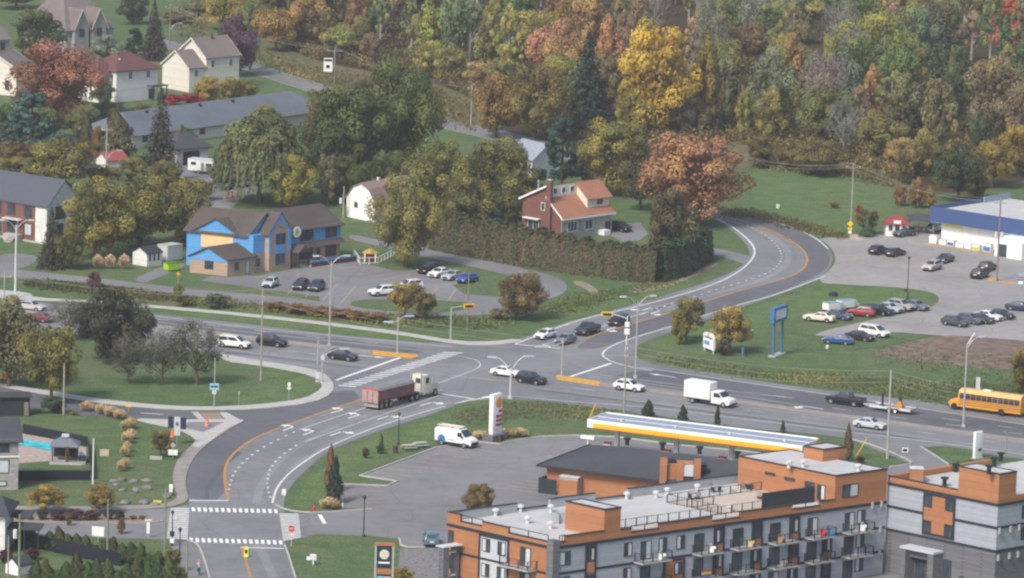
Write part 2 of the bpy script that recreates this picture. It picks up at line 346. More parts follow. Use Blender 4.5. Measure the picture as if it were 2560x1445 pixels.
# service road, day care lot, loop
sheet('service_road', [(-60,662),(0,669),(116,682),(266,697),(420,716),(460,721),(656,737),(795,752),(950,775),(1090,772),(1240,745),(1330,722),(1345,714),(1320,700),(1180,666),(1050,640),(960,618),(870,598),(876,584),(960,603),(1060,621),(1200,647),(1320,674),(1390,692),(1420,712),(1412,732),(1380,746),(1330,757),(1300,775),(1240,786),(1088,791),(972,786),(805,776),(656,763),(573,750),(432,733),(213,705),(0,692),(-60,686)], .014, ASPHM, 1)
sheet('day_care_lot', [(500,702),(530,690),(560,693),(640,690),(740,672),(860,650),(905,656),(985,677),(1045,676),(1060,650),(1200,680),(1215,700),(1130,712),(1160,735),(1240,742),(1240,762),(1160,775),(1020,770),(880,768),(800,756),(799,742),(653,722)], .018, ASPHM, 0)
sheet('driveway', [(-20,640),(40,632),(95,640),(90,655),(60,668),(20,678),(-20,678)], .018, ASPHM)
sheet('driveway', [(330,700),(390,672),(440,655),(470,662),(420,684),(380,700),(360,708)], .018, ASPHM)
sheet('driveway', [(470,560),(500,500),(560,470),(640,455),(650,475),(600,500),(560,540),(530,570)], .016, ASPHM)
sheet('driveway', [(1525,590),(1540,560),(1600,556),(1620,585),(1600,600),(1560,606)], .018, ASPHM, 0)
sheet('driveway', [(1740,620),(1800,622),(1875,640),(1866,662),(1800,640),(1740,634)], .016, ASPHM, 0)
# gas station lot and apartment entry
sheet('gas_station_lot', [(855,1211),(968,1215),(994,1204),(900,1190),(1092,1119),(1187,1104),(1249,1111),(1279,1103),(1352,1092),(1436,1089),(1543,1093),(1700,1114),(1847,1127),(1965,1142),(2060,1165),(2225,1168),(2280,1160),(2129,1100),(2110,1088),(2360,1110),(2301,1117),(2339,1140),(2371,1162),(2420,1170),(2560,1250),(2300,1600),(1062,1600),(1062,1369),(1004,1369),(998,1347),(930,1340),(791,1336),(727,1352),(700,1350),(700,1284),(791,1284),(930,1273),(857,1270)], .016, ASPHM, 0)
sheet('shop_lot', [(2040,594),(2152,592),(2212,582),(2319,566),(2400,555),(2700,560),(2700,885),(2560,866),(2500,850),(2338,838),(2226,829),(2150,838),(2030,841),(2060,826),(2126,812),(2200,795),(2260,785),(2330,770),(2352,747),(2330,730),(2252,719),(2119,712),(2035,706),(2086,665),(2090,640),(2070,610)], .016, ASPHL, 1)
sheet('bare_dirt', [(2160,885),(2260,858),(2350,838),(2450,842),(2600,856),(2620,920),(2480,925),(2380,912),(2270,900)], .02, DIRT)
sheet('dirt_path', [(1440,700),(1480,712),(1500,732),(1480,740),(1465,722),(1430,708)], .01, DIRTP)
sheet('dirt_path', [(1560,725),(1650,712),(1700,694),(1790,655),(1800,660),(1710,702),(1660,722),(1590,735)], .01, DIRTP)
# side street to the left, its island, bottom-left street
sheet('side_street', [(-40,955),(100,983),(190,999),(330,1019),(480,1027),(600,1030),(700,1018),(690,1040),(600,1056),(480,1052),(400,1050),(330,1046),(200,1040),(60,1015),(-40,1000)], .022, ASPHD)
sheet('crossing_pavers', [(478,1030),(495,1030),(516,1052),(500,1052)], .030, CONC, 0)
sheet('crossing_pavers', [(500,1031),(545,1031),(562,1052),(518,1052)], .030, plain('tan_pavers', (.27, .205, .155), .9, .1, 0, .15, 3), 0)
sheet('crossing_pavers', [(548,1031),(566,1031),(600,1049),(566,1052)], .030, CONC, 0)
sheet('left_street', [(-40,1277),(40,1272),(260,1278),(420,1272),(470,1262),(474,1352),(440,1350),(420,1349),(260,1345),(90,1335),(-40,1330)], .022, ASPHM, 0)
sheet('planter_strip', [(10,1295),(100,1293),(300,1296),(370,1297),(410,1303),(370,1308),(250,1309),(90,1306),(10,1302)], .10, DIRTP, 0, 1)
sheet('foot_path', [(425,1362),(470,1352),(500,1376),(518,1428),(522,1480),(466,1480),(450,1400)], .024, ASPHM, 0)
# raised concrete
sheet('sidewalk', [(545,884),(640,902),(740,916),(805,930),(835,958),(832,985),(785,1008),(650,1024),(520,1026),(420,1024),(300,1014),(190,1000),(-40,960),(-40,952),(190,990),(300,1005),(420,1016),(520,1019),(640,1014),(760,999),(803,975),(805,958),(785,940),(700,922),(640,913),(560,903)], .13, CONC, 1, 1)
sheet('sidewalk', [(-40,722),(80,733),(80,745),(230,752),(440,769),(620,785),(830,808),(1000,830),(1150,855),(1230,855),(1290,848),(1310,854),(1240,864),(1150,862),(1000,837),(830,814),(620,791),(440,774),(230,757),(60,750),(-40,742)], .10, CONC, 1, 1)
sheet('sidewalk', [(607,1054),(568,1078),(506,1120),(477,1157),(464,1194),(464,1224),(474,1250),(450,1264),(400,1272),(260,1277),(90,1275),(-40,1278),(-40,1271),(30,1266),(260,1268),(330,1266),(410,1262),(440,1250),(443,1238),(434,1212),(431,1187),(445,1145),(478,1117),(504,1084),(562,1063)], .12, CONCD, 1, 1)
sheet('traffic_island', [(330,1048),(415,1051),(500,1051),(606,1050),(609,1056),(566,1074),(506,1121),(478,1117),(492,1102),(470,1085),(432,1070),(378,1060)], .16, CONC, 1, 1)
sheet('island_bed', [(470,1058),(560,1058),(508,1083),(462,1073)], .18, ASPHM, 0)
sheet('median', [(1389,942),(1396,940),(1500,957),(1709,984),(1832,1000),(2020,1026),(2211,1050),(2400,1077),(2620,1107),(3090,1178),(3090,1184),(2620,1113),(2400,1083),(2211,1057),(2020,1032),(1832,1007),(1709,991),(1500,964),(1392,948)], .14, CONCD, 0, 1)
sheet('median', [(-40,763),(160,786),(440,819),(626,841),(772,859),(932,879),(1042,890),(1046,894),(1030,896),(932,886),(772,866),(626,848),(440,825),(160,792),(-40,769)], .14, CONCD, 0, 1)
sheet('median_nose', [(1389,941),(1397,939),(1500,956),(1499,965),(1392,949)], .16, YCURB, 0, 1)
sheet('median_nose', [(932,878),(1043,889),(1047,894),(1030,897),(932,887)], .16, YCURB, 0, 1)
# raised lawns lying on the paved lots
sheet('lawn', [(870,757),(920,748),(1010,752),(1100,751),(1195,760),(1165,774),(1080,785),(990,780),(890,769)], .07, GRASS, 1, 1)
sheet('lawn', [(1060,652),(1130,664),(1250,690),(1310,702),(1300,722),(1240,735),(1180,716),(1195,700),(1130,682),(1050,668)], .07, GRASS, 1, 1)
sheet('lawn', [(2000,845),(2120,842),(2230,832),(2330,840),(2230,862),(2100,880),(1990,870)], .05, GRASS, 1, 1)
sheet('lawn', [(2310,1120),(2360,1116),(2440,1127),(2436,1150),(2372,1160),(2345,1142)], .08, GRASS, 0, 1)
sheet('bright_lawn', [(560,905),(700,925),(780,944),(798,962),(775,985),(680,1008),(560,1014),(640,985),(720,960),(650,930)], .010, BRIGHT)
sheet('bright_lawn', [(725,1270),(760,1210),(830,1150),(930,1095),(1080,1048),(1180,1052),(1150,1080),(1000,1125),(880,1165),(830,1200),(800,1265)], .010, BRIGHT)
sheet('bright_lawn', [(1620,860),(1700,830),(1850,780),(1980,735),(2120,715),(2300,725),(2340,742),(2250,762),(2100,760),(1900,820),(1750,860),(1650,880)], .010, BRIGHT)
sheet('bright_lawn', [(450,776),(700,802),(1000,836),(1140,860),(1000,850),(700,817),(450,786)], .010, BRIGHT)
sheet('bright_lawn', [(440,760),(700,787),(1000,822),(1000,828),(700,795),(440,768)], .010, BRIGHT)
sheet('bright_lawn', [(1410,790),(1560,745),(1720,712),(1800,680),(1720,722),(1560,762),(1430,800)], .010, BRIGHT)
sheet('lawn', [(1880,420),(2000,412),(2120,432),(2230,440),(2250,500),(2200,570),(2050,585),(1900,520),(1870,470)], .012, BRIGHT)

sheet('yard_drive', [(430,432),(440,414),(540,410),(600,440),(610,465),(560,480),(500,470)], .016, ASPHM)
# wheel-worn bands along the lanes
WEAR = asphalt('worn_lane', (.228, .226, .234), .3); OIL = asphalt('oil_darkened_lane', (.098, .098, .106), .3); wr = MB()
for px, wd in (([(380,804),(640,833),(900,860),(1100,882)],.9), ([(380,818),(640,842)],.9), ([(560,874),(760,897),(1000,925),(1300,958),(1600,984),(1900,1023),(2300,1072),(2620,1116)],1.1), ([(600,892),(800,918)],1.0), ([(1330,968),(1600,1003),(1900,1041),(2300,1093),(2620,1138)],1.0), ([(1640,775),(1740,747),(1850,718),(1920,695),(1962,668),(1975,640),(1960,612),(1920,585),(1840,556)],1.2), ([(1500,818),(1600,783),(1700,752)],1.2), ([(1100,975),(960,1022),(830,1068),(740,1118),(690,1160),(650,1215),(640,1260)],1.1), ([(1130,1005),(1000,1040),(860,1090),(770,1140),(720,1180)],.9), ([(640,1360),(665,1400),(690,1460)],1.2)):
    rib(wr, px, wd, .036, WEAR)
for px, wd in (([(560,880),(760,903),(900,920)],.5), ([(1340,975),(1600,1008),(1900,1047),(2300,1098)],.5), ([(2000,1005),(2200,1032),(2400,1060)],.6), ([(1500,945),(1700,972),(1900,1000)],.6), ([(600,1130),(560,1165),(520,1215),(515,1250)],.6)):
    rib(wr, px, wd, .039, OIL)
struct(wr.build('lane_wear'))
mw = MB(); z = .045
for px, wd in [([(380,790),(640,821),(900,846),(1130,868)], .2), ([(1100,1018),(1185,1000),(1252,990),(1313,993),(1404,1003),(1557,1013),(1697,1027),(1816,1043),(1932,1057),(2138,1083),(2356,1108),(2640,1148)], .22),
    ([(1287,861),(1360,832),(1460,796),(1600,766),(1733,729),(1806,703),(1856,674),(1880,650),(1889,628),(1877,605),(1840,573),(1795,548)], .35), ([(1600,919),(1733,938),(1932,967),(2182,1003),(2400,1037),(2640,1074)], .22),
    ([(1630,928),(1540,910),(1508,893),(1505,884),(1520,870),(1557,853),(1683,815),(1750,793),(1832,766),(1932,740),(2032,703),(2062,690)], .3), ([(1800,524),(1920,549),(2003,577),(2046,600),(2070,622)], .3),
    ([(1187,997),(1092,1021),(998,1049),(904,1081),(810,1122),(753,1160),(715,1190),(689,1224),(681,1258)], .28),
    ([(749,1075),(820,1050),(908,1022),(1020,985),(1120,950),(1195,922),(1203,910),(1190,900),(1160,893)], .16), ([(764,1104),(880,1063),(1100,989)], .16), ([(1600,788),(1633,776),(1500,824),(1350,872)][0:1]+[(1633,776),(1550,802),(1410,850),(1340,866)], .18),
    ([(1465,933),(1618,953),(1700,963),(1982,996)], .15), ([(1470,940),(1636,962),(1706,972),(1832,988),(1998,1013)], .15), ([(719,877),(806,888),(830,892)], .15), ([(380,826),(560,850)], .15), ([(640,186),(795,236),(930,278),(1080,314),(1240,352)], .2), ([(640,160),(795,211),(930,248),(1080,284)], .2)]:
    rib(mw, px, wd, z, MARKW)
for px in ([(382,797),(560,818),(830,848),(1010,866)], [(560,862),(720,880),(900,898)], [(1440,971),(1610,994),(1870,1026),(2005,1042),(2300,1080),(2640,1126)], [(1934,989),(2050,1006),(2330,1042),(2640,1086)], [(2083,1021),(2300,1052),(2640,1098)]):
    rib(mw, px, .15, z, MARKW, 1, (3., 6.))
for px in ([(737,1080),(700,1097),(655,1120),(620,1145),(594,1170),(578,1197),(570,1232)], [(742,1113),(705,1138),(680,1163),(669,1190),(668,1219),(678,1250)], [(1640,773),(1733,743),(1819,716),(1896,693),(1937,674),(1955,650),(1953,630),(1940,610),(1910,585),(1860,560)]):
    rib(mw, px, .32, z, MARKW, 2, (.75, 2.1))
for a, b_, wd in [((840,951),(1000,895),.55), ((1287,861),(1400,872),.4), ((1420,944),(1528,909),.55), ((473,1252),(571,1252),.4), ((603,1369),(710,1372),.35), ((1079,981),(1185,998),.4), ((799,1287),(812,1310),.5), ((352,1033),(408,1037),.25), ((2437,832),(2420,860),.2)]:
    rib(mw, [a, b_], wd, z+.002, WHITE, 0)
def bars(m, a0, a1, b0, b1, n, frac, z):
    """n bars laid between edge a0->a1 and edge b0->b1"""
    for k in range(n):
        t0, t1 = (k+.5-frac/2)/n, (k+.5+frac/2)/n
        L = lambda p, q, t: P(p[0]+(q[0]-p[0])*t, p[1]+(q[1]-p[1])*t)
        q = [L(a0, a1, t0), L(b0, b1, t0), L(b0, b1, t1), L(a0, a1, t1)]
        if (q[1]-q[0]).cross(q[2]-q[0]).z < 0: q.reverse()
        mw.poly([(p.x, p.y, z) for p in q], m)
bars(MARKW, (840,966),(1112,880), (884,969),(1163,881), 21, .5, z)
bars(MARKW, (427,1270),(417,1346), (473,1270),(469,1350), 17, .58, z); bars(MARKW, (698,1284),(708,1354), (746,1284),(753,1344), 16, .58, z)
bars(WHITE, (475,1269),(696,1274), (477,1279),(698,1284), 15, .55, z); bars(WHITE, (470,1345),(708,1352), (472,1356),(710,1362), 16, .55, z)
for x, y, dx, dy, kd in [(850,1027,50,-14,'L'),(727,1070,50,-18,'L'),(892,1040,50,-15,'L'),(778,1081,50,-18,'L'),(964,1043,50,-16,'R'),(845,1083,50,-18,'R'),(1071,1009,50,-15,'R'),(1633,783,-60,18,'L'),(1610,775,-60,18,'R'),(1522,824,-60,18,'L'),(1655,939,-60,-9,'S'),(2022,1018,-60,-9,'L'),(930,892,60,6,'S'),(530,853,60,6,'S'),(1205,1043-47,50,-12,'S')]:
    arrow(mw, x, y, dx, dy, kd, WHITE, z+.004)
struct(mw.build('white_road_markings'))
my = MB()
rib(my, [(905,999),(828,1023),(753,1050),(640,1092),(603,1118),(573,1145),(560,1179),(564,1213),(571,1251)], .38, z, MARKY); rib(my, [(603,1367),(614,1400),(634,1470)], .28, z, MARKY)
for wd, px in ((.38, [(1405,868),(1480,841),(1557,817),(1686,779),(1766,753),(1850,727),(1920,709),(1986,689),(2013,669),(2021,646),(2003,619),(1970,596),(1920,573),(1860,552),(1800,538)]), (.22, [(1990,612),(1950,594),(1900,578),(1840,560),(1795,540)]), (.25, [(640,173),(795,223),(930,262),(1080,300),(1240,338)])):
    rib(my, px, wd, z, MARKY)
bars2 = [((1975,598),(1962,592)),((1955,590),(1940,588)),((1935,580),(1918,580)),((1912,571),(1896,573))]
for a, c in bars2: rib(my, [a, c], .4, z, MARKY, 0)
def stalls(a0, a1, b0, b1, n, m=MARKF, wd=.2):
    for k in range(n+1):
        t = k/n; rib(my, [(a0[0]+(a1[0]-a0[0])*t, a0[1]+(a1[1]-a0[1])*t), (b0[0]+(b1[0]-b0[0])*t, b0[1]+(b1[1]-b0[1])*t)], wd, z, m, 0)
stalls((905,1190),(1180,1108),(1000,1200),(1262,1122),9); stalls((862,1215),(862,1268),(950,1218),(955,1268),5); stalls((1240,1220),(1368,1190),(1330,1230),(1400,1200),5)
stalls((640,722),(700,690),(700,730),(760,697),1); stalls((720,735),(850,760),(755,700),(890,715),3); stalls((790,672),(960,700),(860,660),(1030,685),5); stalls((900,735),(1120,752),(960,715),(1140,722),4); stalls((1050,672),(1185,712),(1080,655),(1210,688),5)
for px in ([(2138,640),(2160,650),(2138,654),(2138,640)], [(2180,640),(2390,680)], [(2160,655),(2300,640)], [(2330,650),(2440,690)], [(2470,790),(2560,812)], [(2380,812),(2520,800)], [(2318,606),(2470,634)], [(760,680),(860,699),(820,704),(740,690),(760,680)]):
    rib(my, px, .22, z, MARKF, 0)
struct(my.build('yellow_road_markings'))
kb = MB()
def kerb(px, it=1):
    pts = [Vector(P(x, y)[:2]) for x, y in smoothpts(px, False, it)]
    for a, c in zip(pts, pts[1:]):
        d = (c-a).normalized(); nr = Vector((-d.y, d.x))*.11; a2, c2 = a-d*.03, c+d*.03
        kb.prism([a2-nr, c2-nr, c2+nr, a2+nr], 0, .15, CONC)
for px in ([(689,1262),(705,1272),(740,1280),(791,1283),(930,1273)], [(857,1270),(855,1211),(968,1215),(994,1204),(900,1190),(1092,1119),(1187,1104),(1249,1111),(1279,1103),(1352,1092),(1436,1089),(1543,1093),(1700,1114),(1847,1127),(1965,1142)], [(2129,1099),(2158,1106),(2222,1128),(2280,1155),(2276,1162),(2225,1168)], [(2301,1117),(2339,1140),(2371,1162)], [(471,1352),(490,1358),(502,1375),(520,1428),(528,1470)], [(712,1364),(725,1400),(746,1470)], [(998,1347),(1004,1369),(1062,1369)]):
    kerb(px, 0 if len(px) > 6 else 1)
struct(kb.build('kerb'))
sheet('kerb_edge', [(60,1304),(250,1307),(370,1306),(405,1302),(410,1304),(370,1310),(250,1311),(60,1308)], .12, CONCD, 0, 1)
# pool terrace
sheet('pool_terrace', [(40,1082),(130,1098),(216,1120),(216,1160),(128,1153),(40,1160)], .05, PAVER, 0)
sheet('pool_water', [(52,1099),(90,1105),(130,1110),(131,1128),(105,1124),(80,1118),(46,1114)], .09, POOLW, 0)
sheet('gravel_bed', [(1000,1372),(1120,1372),(1120,1470),(990,1470)], .02, plain('river_gravel', (.19, .18, .18), .95, .1, 0, .5, 2.2), 0)
# ------------------------------------------------------------------ buildings
class Frame:
    """building axes: i along the right-hand front, j along the left-hand front, z up"""
    def __init__(s, A, B, C=None, ang=None):
        s.A = P(*A) if not isinstance(A, Vector) else A; u = P(*B)-s.A; s.u = u.normalized()
        s.v = (P(*C)-s.A).normalized() if C else Vector((-s.u.y, s.u.x, 0))
    def T(s, i, j, z): return (s.u.x*i+s.v.x*j, s.u.y*i+s.v.y*j, z)
    def W(s, i, j, z=0): return s.A+s.u*i+s.v*j+Vector((0, 0, z))
    def ix(s, x, z, j=0.):
        a, b = -60., 120.
        for _ in range(40):
            m = (a+b)/2
            if proj(s.W(m, j, z))[0] < x: a = m
            else: b = m
        return a
    def jx(s, x, z, i=0.):
        a, b = -60., 90.
        for _ in range(40):
            m = (a+b)/2
            if proj(s.W(i, m, z))[0] > x: a = m
            else: b = m
        return a
class House:
    def __init__(s, name, label, cat, fr): s.fr = fr; s.root = thing(name, label, cat, fr.A); s.T = fr.T
    def mb(s): return MB(s.T)
    def part(s, name, b, parent=None, label=None):
        o = b.build(name, parent or s.root)
        if label: o['label'] = label
        return o
    def box(s, name, m, *d, parent=None): return s.part(name, s.mb().box(*d, m), parent)
    def win(s, face, a0, a1, z0, z1, at=0., frame=None, pane=None, name='window', mull=1, bl=0, t=.09):
        """window on the right front ('j': plane j=at, faces -j) or left front ('i': plane i=at, faces -i)"""
        frame = frame or TRIM; pane = pane or GLASS
        def bx(b, x0, x1, za, zb, o0, o1, m):
            if face == 'j': b.box(x0, x1, at-o1, at-o0, za, zb, m)
            else: b.box(at-o1, at-o0, x0, x1, za, zb, m)
        b = s.mb()
        bx(b, a0, a1, z0, z0+t, 0, .07, frame); bx(b, a0, a1, z1-t, z1, 0, .07, frame)
        bx(b, a0, a0+t, z0+t, z1-t, 0, .07, frame); bx(b, a1-t, a1, z0+t, z1-t, 0, .07, frame)
        for k in range(mull):
            c = a0+(a1-a0)*(k+1)/(mull+1); bx(b, c-.035, c+.035, z0+t, z1-t, 0, .06, frame)
        w_ = s.part(name, b); p = s.mb(); bx(p, a0+t, a1-t, z0+t, z1-t, .004, .035, pane); s.part('pane', p, w_)
        if bl:
            p = s.mb(); c0, c1 = (a0+t, (a0+a1)/2-.04) if bl == 1 else ((a0+a1)/2+.04, a1-t); bx(p, c0, c1, z0+t, z1-t, .036, .044, BLIND); s.part('blind', p, w_)
        return w_
    def roof(s, i0, i1, j0, j1, ze, zr, ridge='i', m=None, wall=None, over=.4, name='roof', hip=0., rj=None, th=.16, fascia=None):
        """gable or hip roof over a rectangle; ridge runs along i or j; wall fills the gable ends"""
        m = m or SHGREY; b = s.mb(); sw = ridge == 'j'
        a0, a1, c0, c1 = (j0, j1, i0, i1) if sw else (i0, i1, j0, j1)
        mid = (c0+c1)/2 if rj is None else rj
        def pt(a, c, z): return (c, a, z) if sw else (a, c, z)
        s0 = (zr-ze)/(mid-c0); s1 = (zr-ze)/(c1-mid); e0 = ze-over*s0; e1 = ze-over*s1
        A0, A1 = a0-over, a1+over; h = hip
        top = [pt(A0, c0-over, e0), pt(A1, c0-over, e0), pt(A1, c1+over, e1), pt(A0, c1+over, e1), pt(A0+h, mid, zr), pt(A1-h, mid, zr)]
        bot = [(p[0], p[1], p[2]-th) for p in top]
        k = [(0, 1, 5, 4), (2, 3, 4, 5), (3, 0, 4), (1, 2, 5), (6, 7, 1, 0), (8, 9, 3, 2), (9, 6, 0, 3), (7, 8, 2, 1), (10, 11, 7, 6), (8, 11, 10, 9), (9, 10, 6), (7, 11, 8)]
        if not h: # open gable: no end faces, rake edges instead
            k = [(0, 1, 5, 4), (2, 3, 4, 5), (6, 7, 1, 0), (8, 9, 3, 2), (10, 11, 7, 6), (8, 11, 10, 9), (0, 4, 10, 6), (4, 3, 9, 10), (1, 7, 11, 5), (5, 11, 8, 2)]
        b.solid(top+bot, k, m); r = s.part(name, b)
        if wall and not h:
            q = s.mb()
            for a in (a0, a1):
                d = .02 if a == a0 else -.02
                q.solid([pt(a+d, c0+.02, ze-.1), pt(a+d, c1-.02, ze-.1), pt(a+d, mid, zr-.06), pt(a+d*8, c0+.02, ze-.1), pt(a+d*8, c1-.02, ze-.1), pt(a+d*8, mid, zr-.06)], [(0, 1, 2), (5, 4, 3), (0, 3, 4, 1), (1, 4, 5, 2), (2, 5, 3, 0)], wall)
            s.part('gable', q)
        if fascia:
            q = s.mb()
            for a in (A0, A1):
                o = -.06 if a == A0 else .06
                for (cc, zz, m2, z2) in ((c0-over, e0, mid, zr), (c1+over, e1, mid, zr)):
                    q.solid([pt(a, cc, zz+.02), pt(a, m2, z2+.02), pt(a, m2, z2-.3), pt(a, cc, zz-.3), pt(a+o, cc, zz+.02), pt(a+o, m2, z2+.02), pt(a+o, m2, z2-.3), pt(a+o, cc, zz-.3)], [(0,1,2,3),(7,6,5,4),(0,4,5,1),(2,6,7,3),(0,3,7,4),(1,5,6,2)], fascia)
            s.part('fascia', q)
        return r

# ---- near apartment building
F1 = Frame((1377, 1560), (2205, 1435), (1116, 1497)); L1, D1 = 51.6, 16.6
H1 = House('apartment_building', 'grey and orange apartment block nearest the viewer, its long roof carrying a fenced wooden terrace', 'building', F1)
ix = lambda x, z=7., j=0.: F1.ix(x, z, j); jx = lambda x, z=7., i=0.: F1.jx(x, z, i)
b = H1.mb(); b.box(0, L1, 0, D1, 0, 9.28, GREYS); H1.part('wall', b)
H1.box('orange_wall', ORANGE, -.06, -.002, .9, D1, 0.05, 8.9)
b = H1.mb()
for z_ in (2.75, 5.75): b.box(-.12, -.07, .9, D1, z_, z_+.28, TRIM); b.box(.9, L1+.05, -.07, -.01, z_, z_+.28, TRIM)
b.box(-.15, -.07, -.12, D1+.1, 8.86, 9.2, TRIM); b.box(-.12, L1+.1, -.13, -.005, 8.86, 9.2, TRIM)
H1.part('band', b)
H1.box('corner_pilaster', DBRICK, -.16, .85, -.16, .85, 0, 9.9)
H1.box('roof_deck', ROOFM, .1, L1-.1, .1, D1-.1, 9.29, 9.42)
# parapet: full height runs, with low railed openings
def parapet(face, a0, a1, zt, low=False):
    b = H1.mb()
    if face == 'j': b.box(a0, a1, -.06, .2, 9.205, zt, ORANGEV); c = (a0-.03, a1+.03, -.12, .26)
    elif face == 'i': b.box(-.09, .2, a0, a1, 9.205, zt, ORANGEV); c = (-.14, .26, a0-.03, a1+.03)
    else: b.box(a0, a1, D1-.2, D1+.06, 9.2, zt, PARAP); c = (a0-.03, a1+.03, D1-.26, D1+.12)
    p = H1.part('parapet', b); b = H1.mb(); b.box(*c, zt+.002, zt+.09, TRIM); H1.part('coping', b, p)
    if low:
        b = H1.mb(); n = max(2, int(abs(a1-a0)/2.2)); zr = zt+.75
        for k in range(n+1):
            a = a0+(a1-a0)*k/n
            if face == 'j': b.box(a-.04, a+.04, .0, .08, zt+.09, zr, TRIM)
            else: b.box(0, .08, a-.04, a+.04, zt+.09, zr, TRIM)
        if face == 'j': b.box(a0, a1, .0, .08, zr, zr+.07, TRIM)
        else: b.box(0, .08, a0, a1, zr, zr+.07, TRIM)
        H1.part('roof_railing', b)
iA, iB = ix(1509, 9.5), ix(1550, 9.5); iP = ix(2086, 10)
parapet('j', .9, ix(1413, 10), 9.62, True); parapet('j', ix(1413, 10), iA, 10.25); parapet('j', iB, ix(1578, 10), 10.15); parapet('j', ix(1578, 10), ix(1647, 10), 9.62, True)
parapet('j', ix(1647, 10), ix(1780, 10), 10.2); parapet('j', ix(1780, 10), ix(1850, 10), 9.62, True); parapet('j', ix(1850, 10), ix(1980, 10), 10.25); parapet('j', ix(1980, 10), ix(2050, 10), 9.7, True); parapet('j', ix(2050, 10), iP, 10.2)
jl = [jx(x, 10) for x in (1372, 1272, 1207, 1152)]
parapet('i', .9, jl[1], 9.62, True); parapet('i', jl[1], jl[2], 10.25); parapet('i', jl[2], jl[3], 9.7, True); parapet('i', jl[3], D1+.06, 10.5)
for a0, a1, h in ((.2, 10, 10.5), (10, 15, 9.75), (15, 22, 10.5), (22, 27, 9.75), (27, iP+2, 10.5)): parapet('b', a0, a1, h)
# stair bulkhead and penthouse
def volume(i0, i1, j0, j1, z0, z1, name):
    b = H1.mb(); b.box(i0, i1, j0, j1, z0, z1, ORANGEV); v = H1.part(name, b)
    b = H1.mb()
    for d in ((i0-.06, i1+.06, j0-.06, j0+.2), (i0-.06, i1+.06, j1-.2, j1+.06), (i0-.06, i0+.2, j0+.21, j1-.21), (i1-.2, i1+.06, j0+.21, j1-.21)): b.box(*d, z1, z1+.14, TRIM)
    H1.part('coping', b, v); b = H1.mb(); b.box(i0+.2, i1-.2, j0+.2, j1-.2, z1, z1+.05, ROOFM); H1.part('roof', b, v); return v
jb = jx(1413, 11, iA)
volume(iA, iB, -.03, jb, 9.2, 12.75, 'stair_bulkhead')
volume(iP, L1+.04, -.03, 15.2, 9.2, 13.1, 'penthouse'); volume(iP+5.6, iP+9.4, 7.4, 10.4, 13.16, 14.6, 'lift_housing')
H1.win('j', ix(2105, 11), ix(2144, 11), 10.3, 11.9, -.03, mull=1, bl=2)
for x0, x1, z0, z1 in ((1913, 1938, 11.6, 11.95), (1962, 1988, 11.4, 11.8)): H1.win('i', jx(x1, 11.7, iP), jx(x0, 11.7, iP), z0, z1, iP, mull=0)
H1.win('i', jx(2036, 10.5, iP), jx(2012, 10.5, iP), 9.5, 11.8, iP, mull=1, name='terrace_door'); H1.win('i', jx(2063, 10.5, iP), jx(2043, 10.5, iP), 9.9, 11.7, iP, mull=1, bl=1)
b = H1.mb(); b.box(iP-8.5, iP-.3, 2.9, 3.05, 9.43, 11.4, TRIM); H1.part('privacy_screen', b)
iT = ix(1905, 9.5)
b = H1.mb(); b.box(iT-3.5, iP-.05, 3.4, 11.5, 9.425, 9.52, DECKW); b.box(iB+.1, iP-4, 1.5, 2.7, 9.425, 9.5, DECKW); H1.part('terrace_deck', b)
b = H1.mb()
def railing(b, p, q, z0, h=1.05, step=1.6, m=TRIM, pick=.35):
    p, q = Vector(p), Vector(q); n = max(1, round((q-p).length/step))
    for k in range(n+1):
        c = p+(q-p)*k/n; b.box(c.x-.045, c.x+.045, c.y-.045, c.y+.045, z0, z0+h, m)
    for zz in (z0+.1, z0+h): b.tube((p.x, p.y, zz), (q.x, q.y, zz), .035, .035, m, 4)
    n2 = int((q-p).length/pick)
    for k in range(n2):
        c = p+(q-p)*(k+.5)/n2; b.tube((c.x, c.y, z0+.1), (c.x, c.y, z0+h), .012, .012, m, 3, False)
railing(b, (iB+.2, 2.75), (iP-8.6, 2.75), 9.5); railing(b, (iT-3.5, 3.4), (iT-3.5, 11.4), 9.5); railing(b, (iT-3.5, 11.4), (iP, 11.4), 9.5); railing(b, (iT-3.4, 7.6), (iT, 7.6), 9.5)
H1.part('terrace_railing', b)
for x, y in ((1239,1290),(1301,1280),(1319,1308),(1377,1280),(1377,1322),(1567,1248),(1668,1237),(1743,1228),(1640,1245),(1824,1280),(1833,1235),(1972,1170),(2008,1168),(2146,1178)):
    zb = 13.15 if x > 1950 else 9.42; q = P(x, y, zb)-F1.A
    b = MB(); b.lathe([(.22, 0), (.22, .55), (.42, .6), (.42, .85), (.1, .95)], LGREY, tuple(q), 10); b.build('roof_vent', H1.root)
for x, y in ((1388, 1308), (1402, 1306)):
    q = P(x, y, 9.42)-F1.A; b = MB(); b.box(q.x-.45, q.x+.45, q.y-.45, q.y+.45, 9.42, 10.6, METAL); o = b.build('air_conditioner', H1.root)
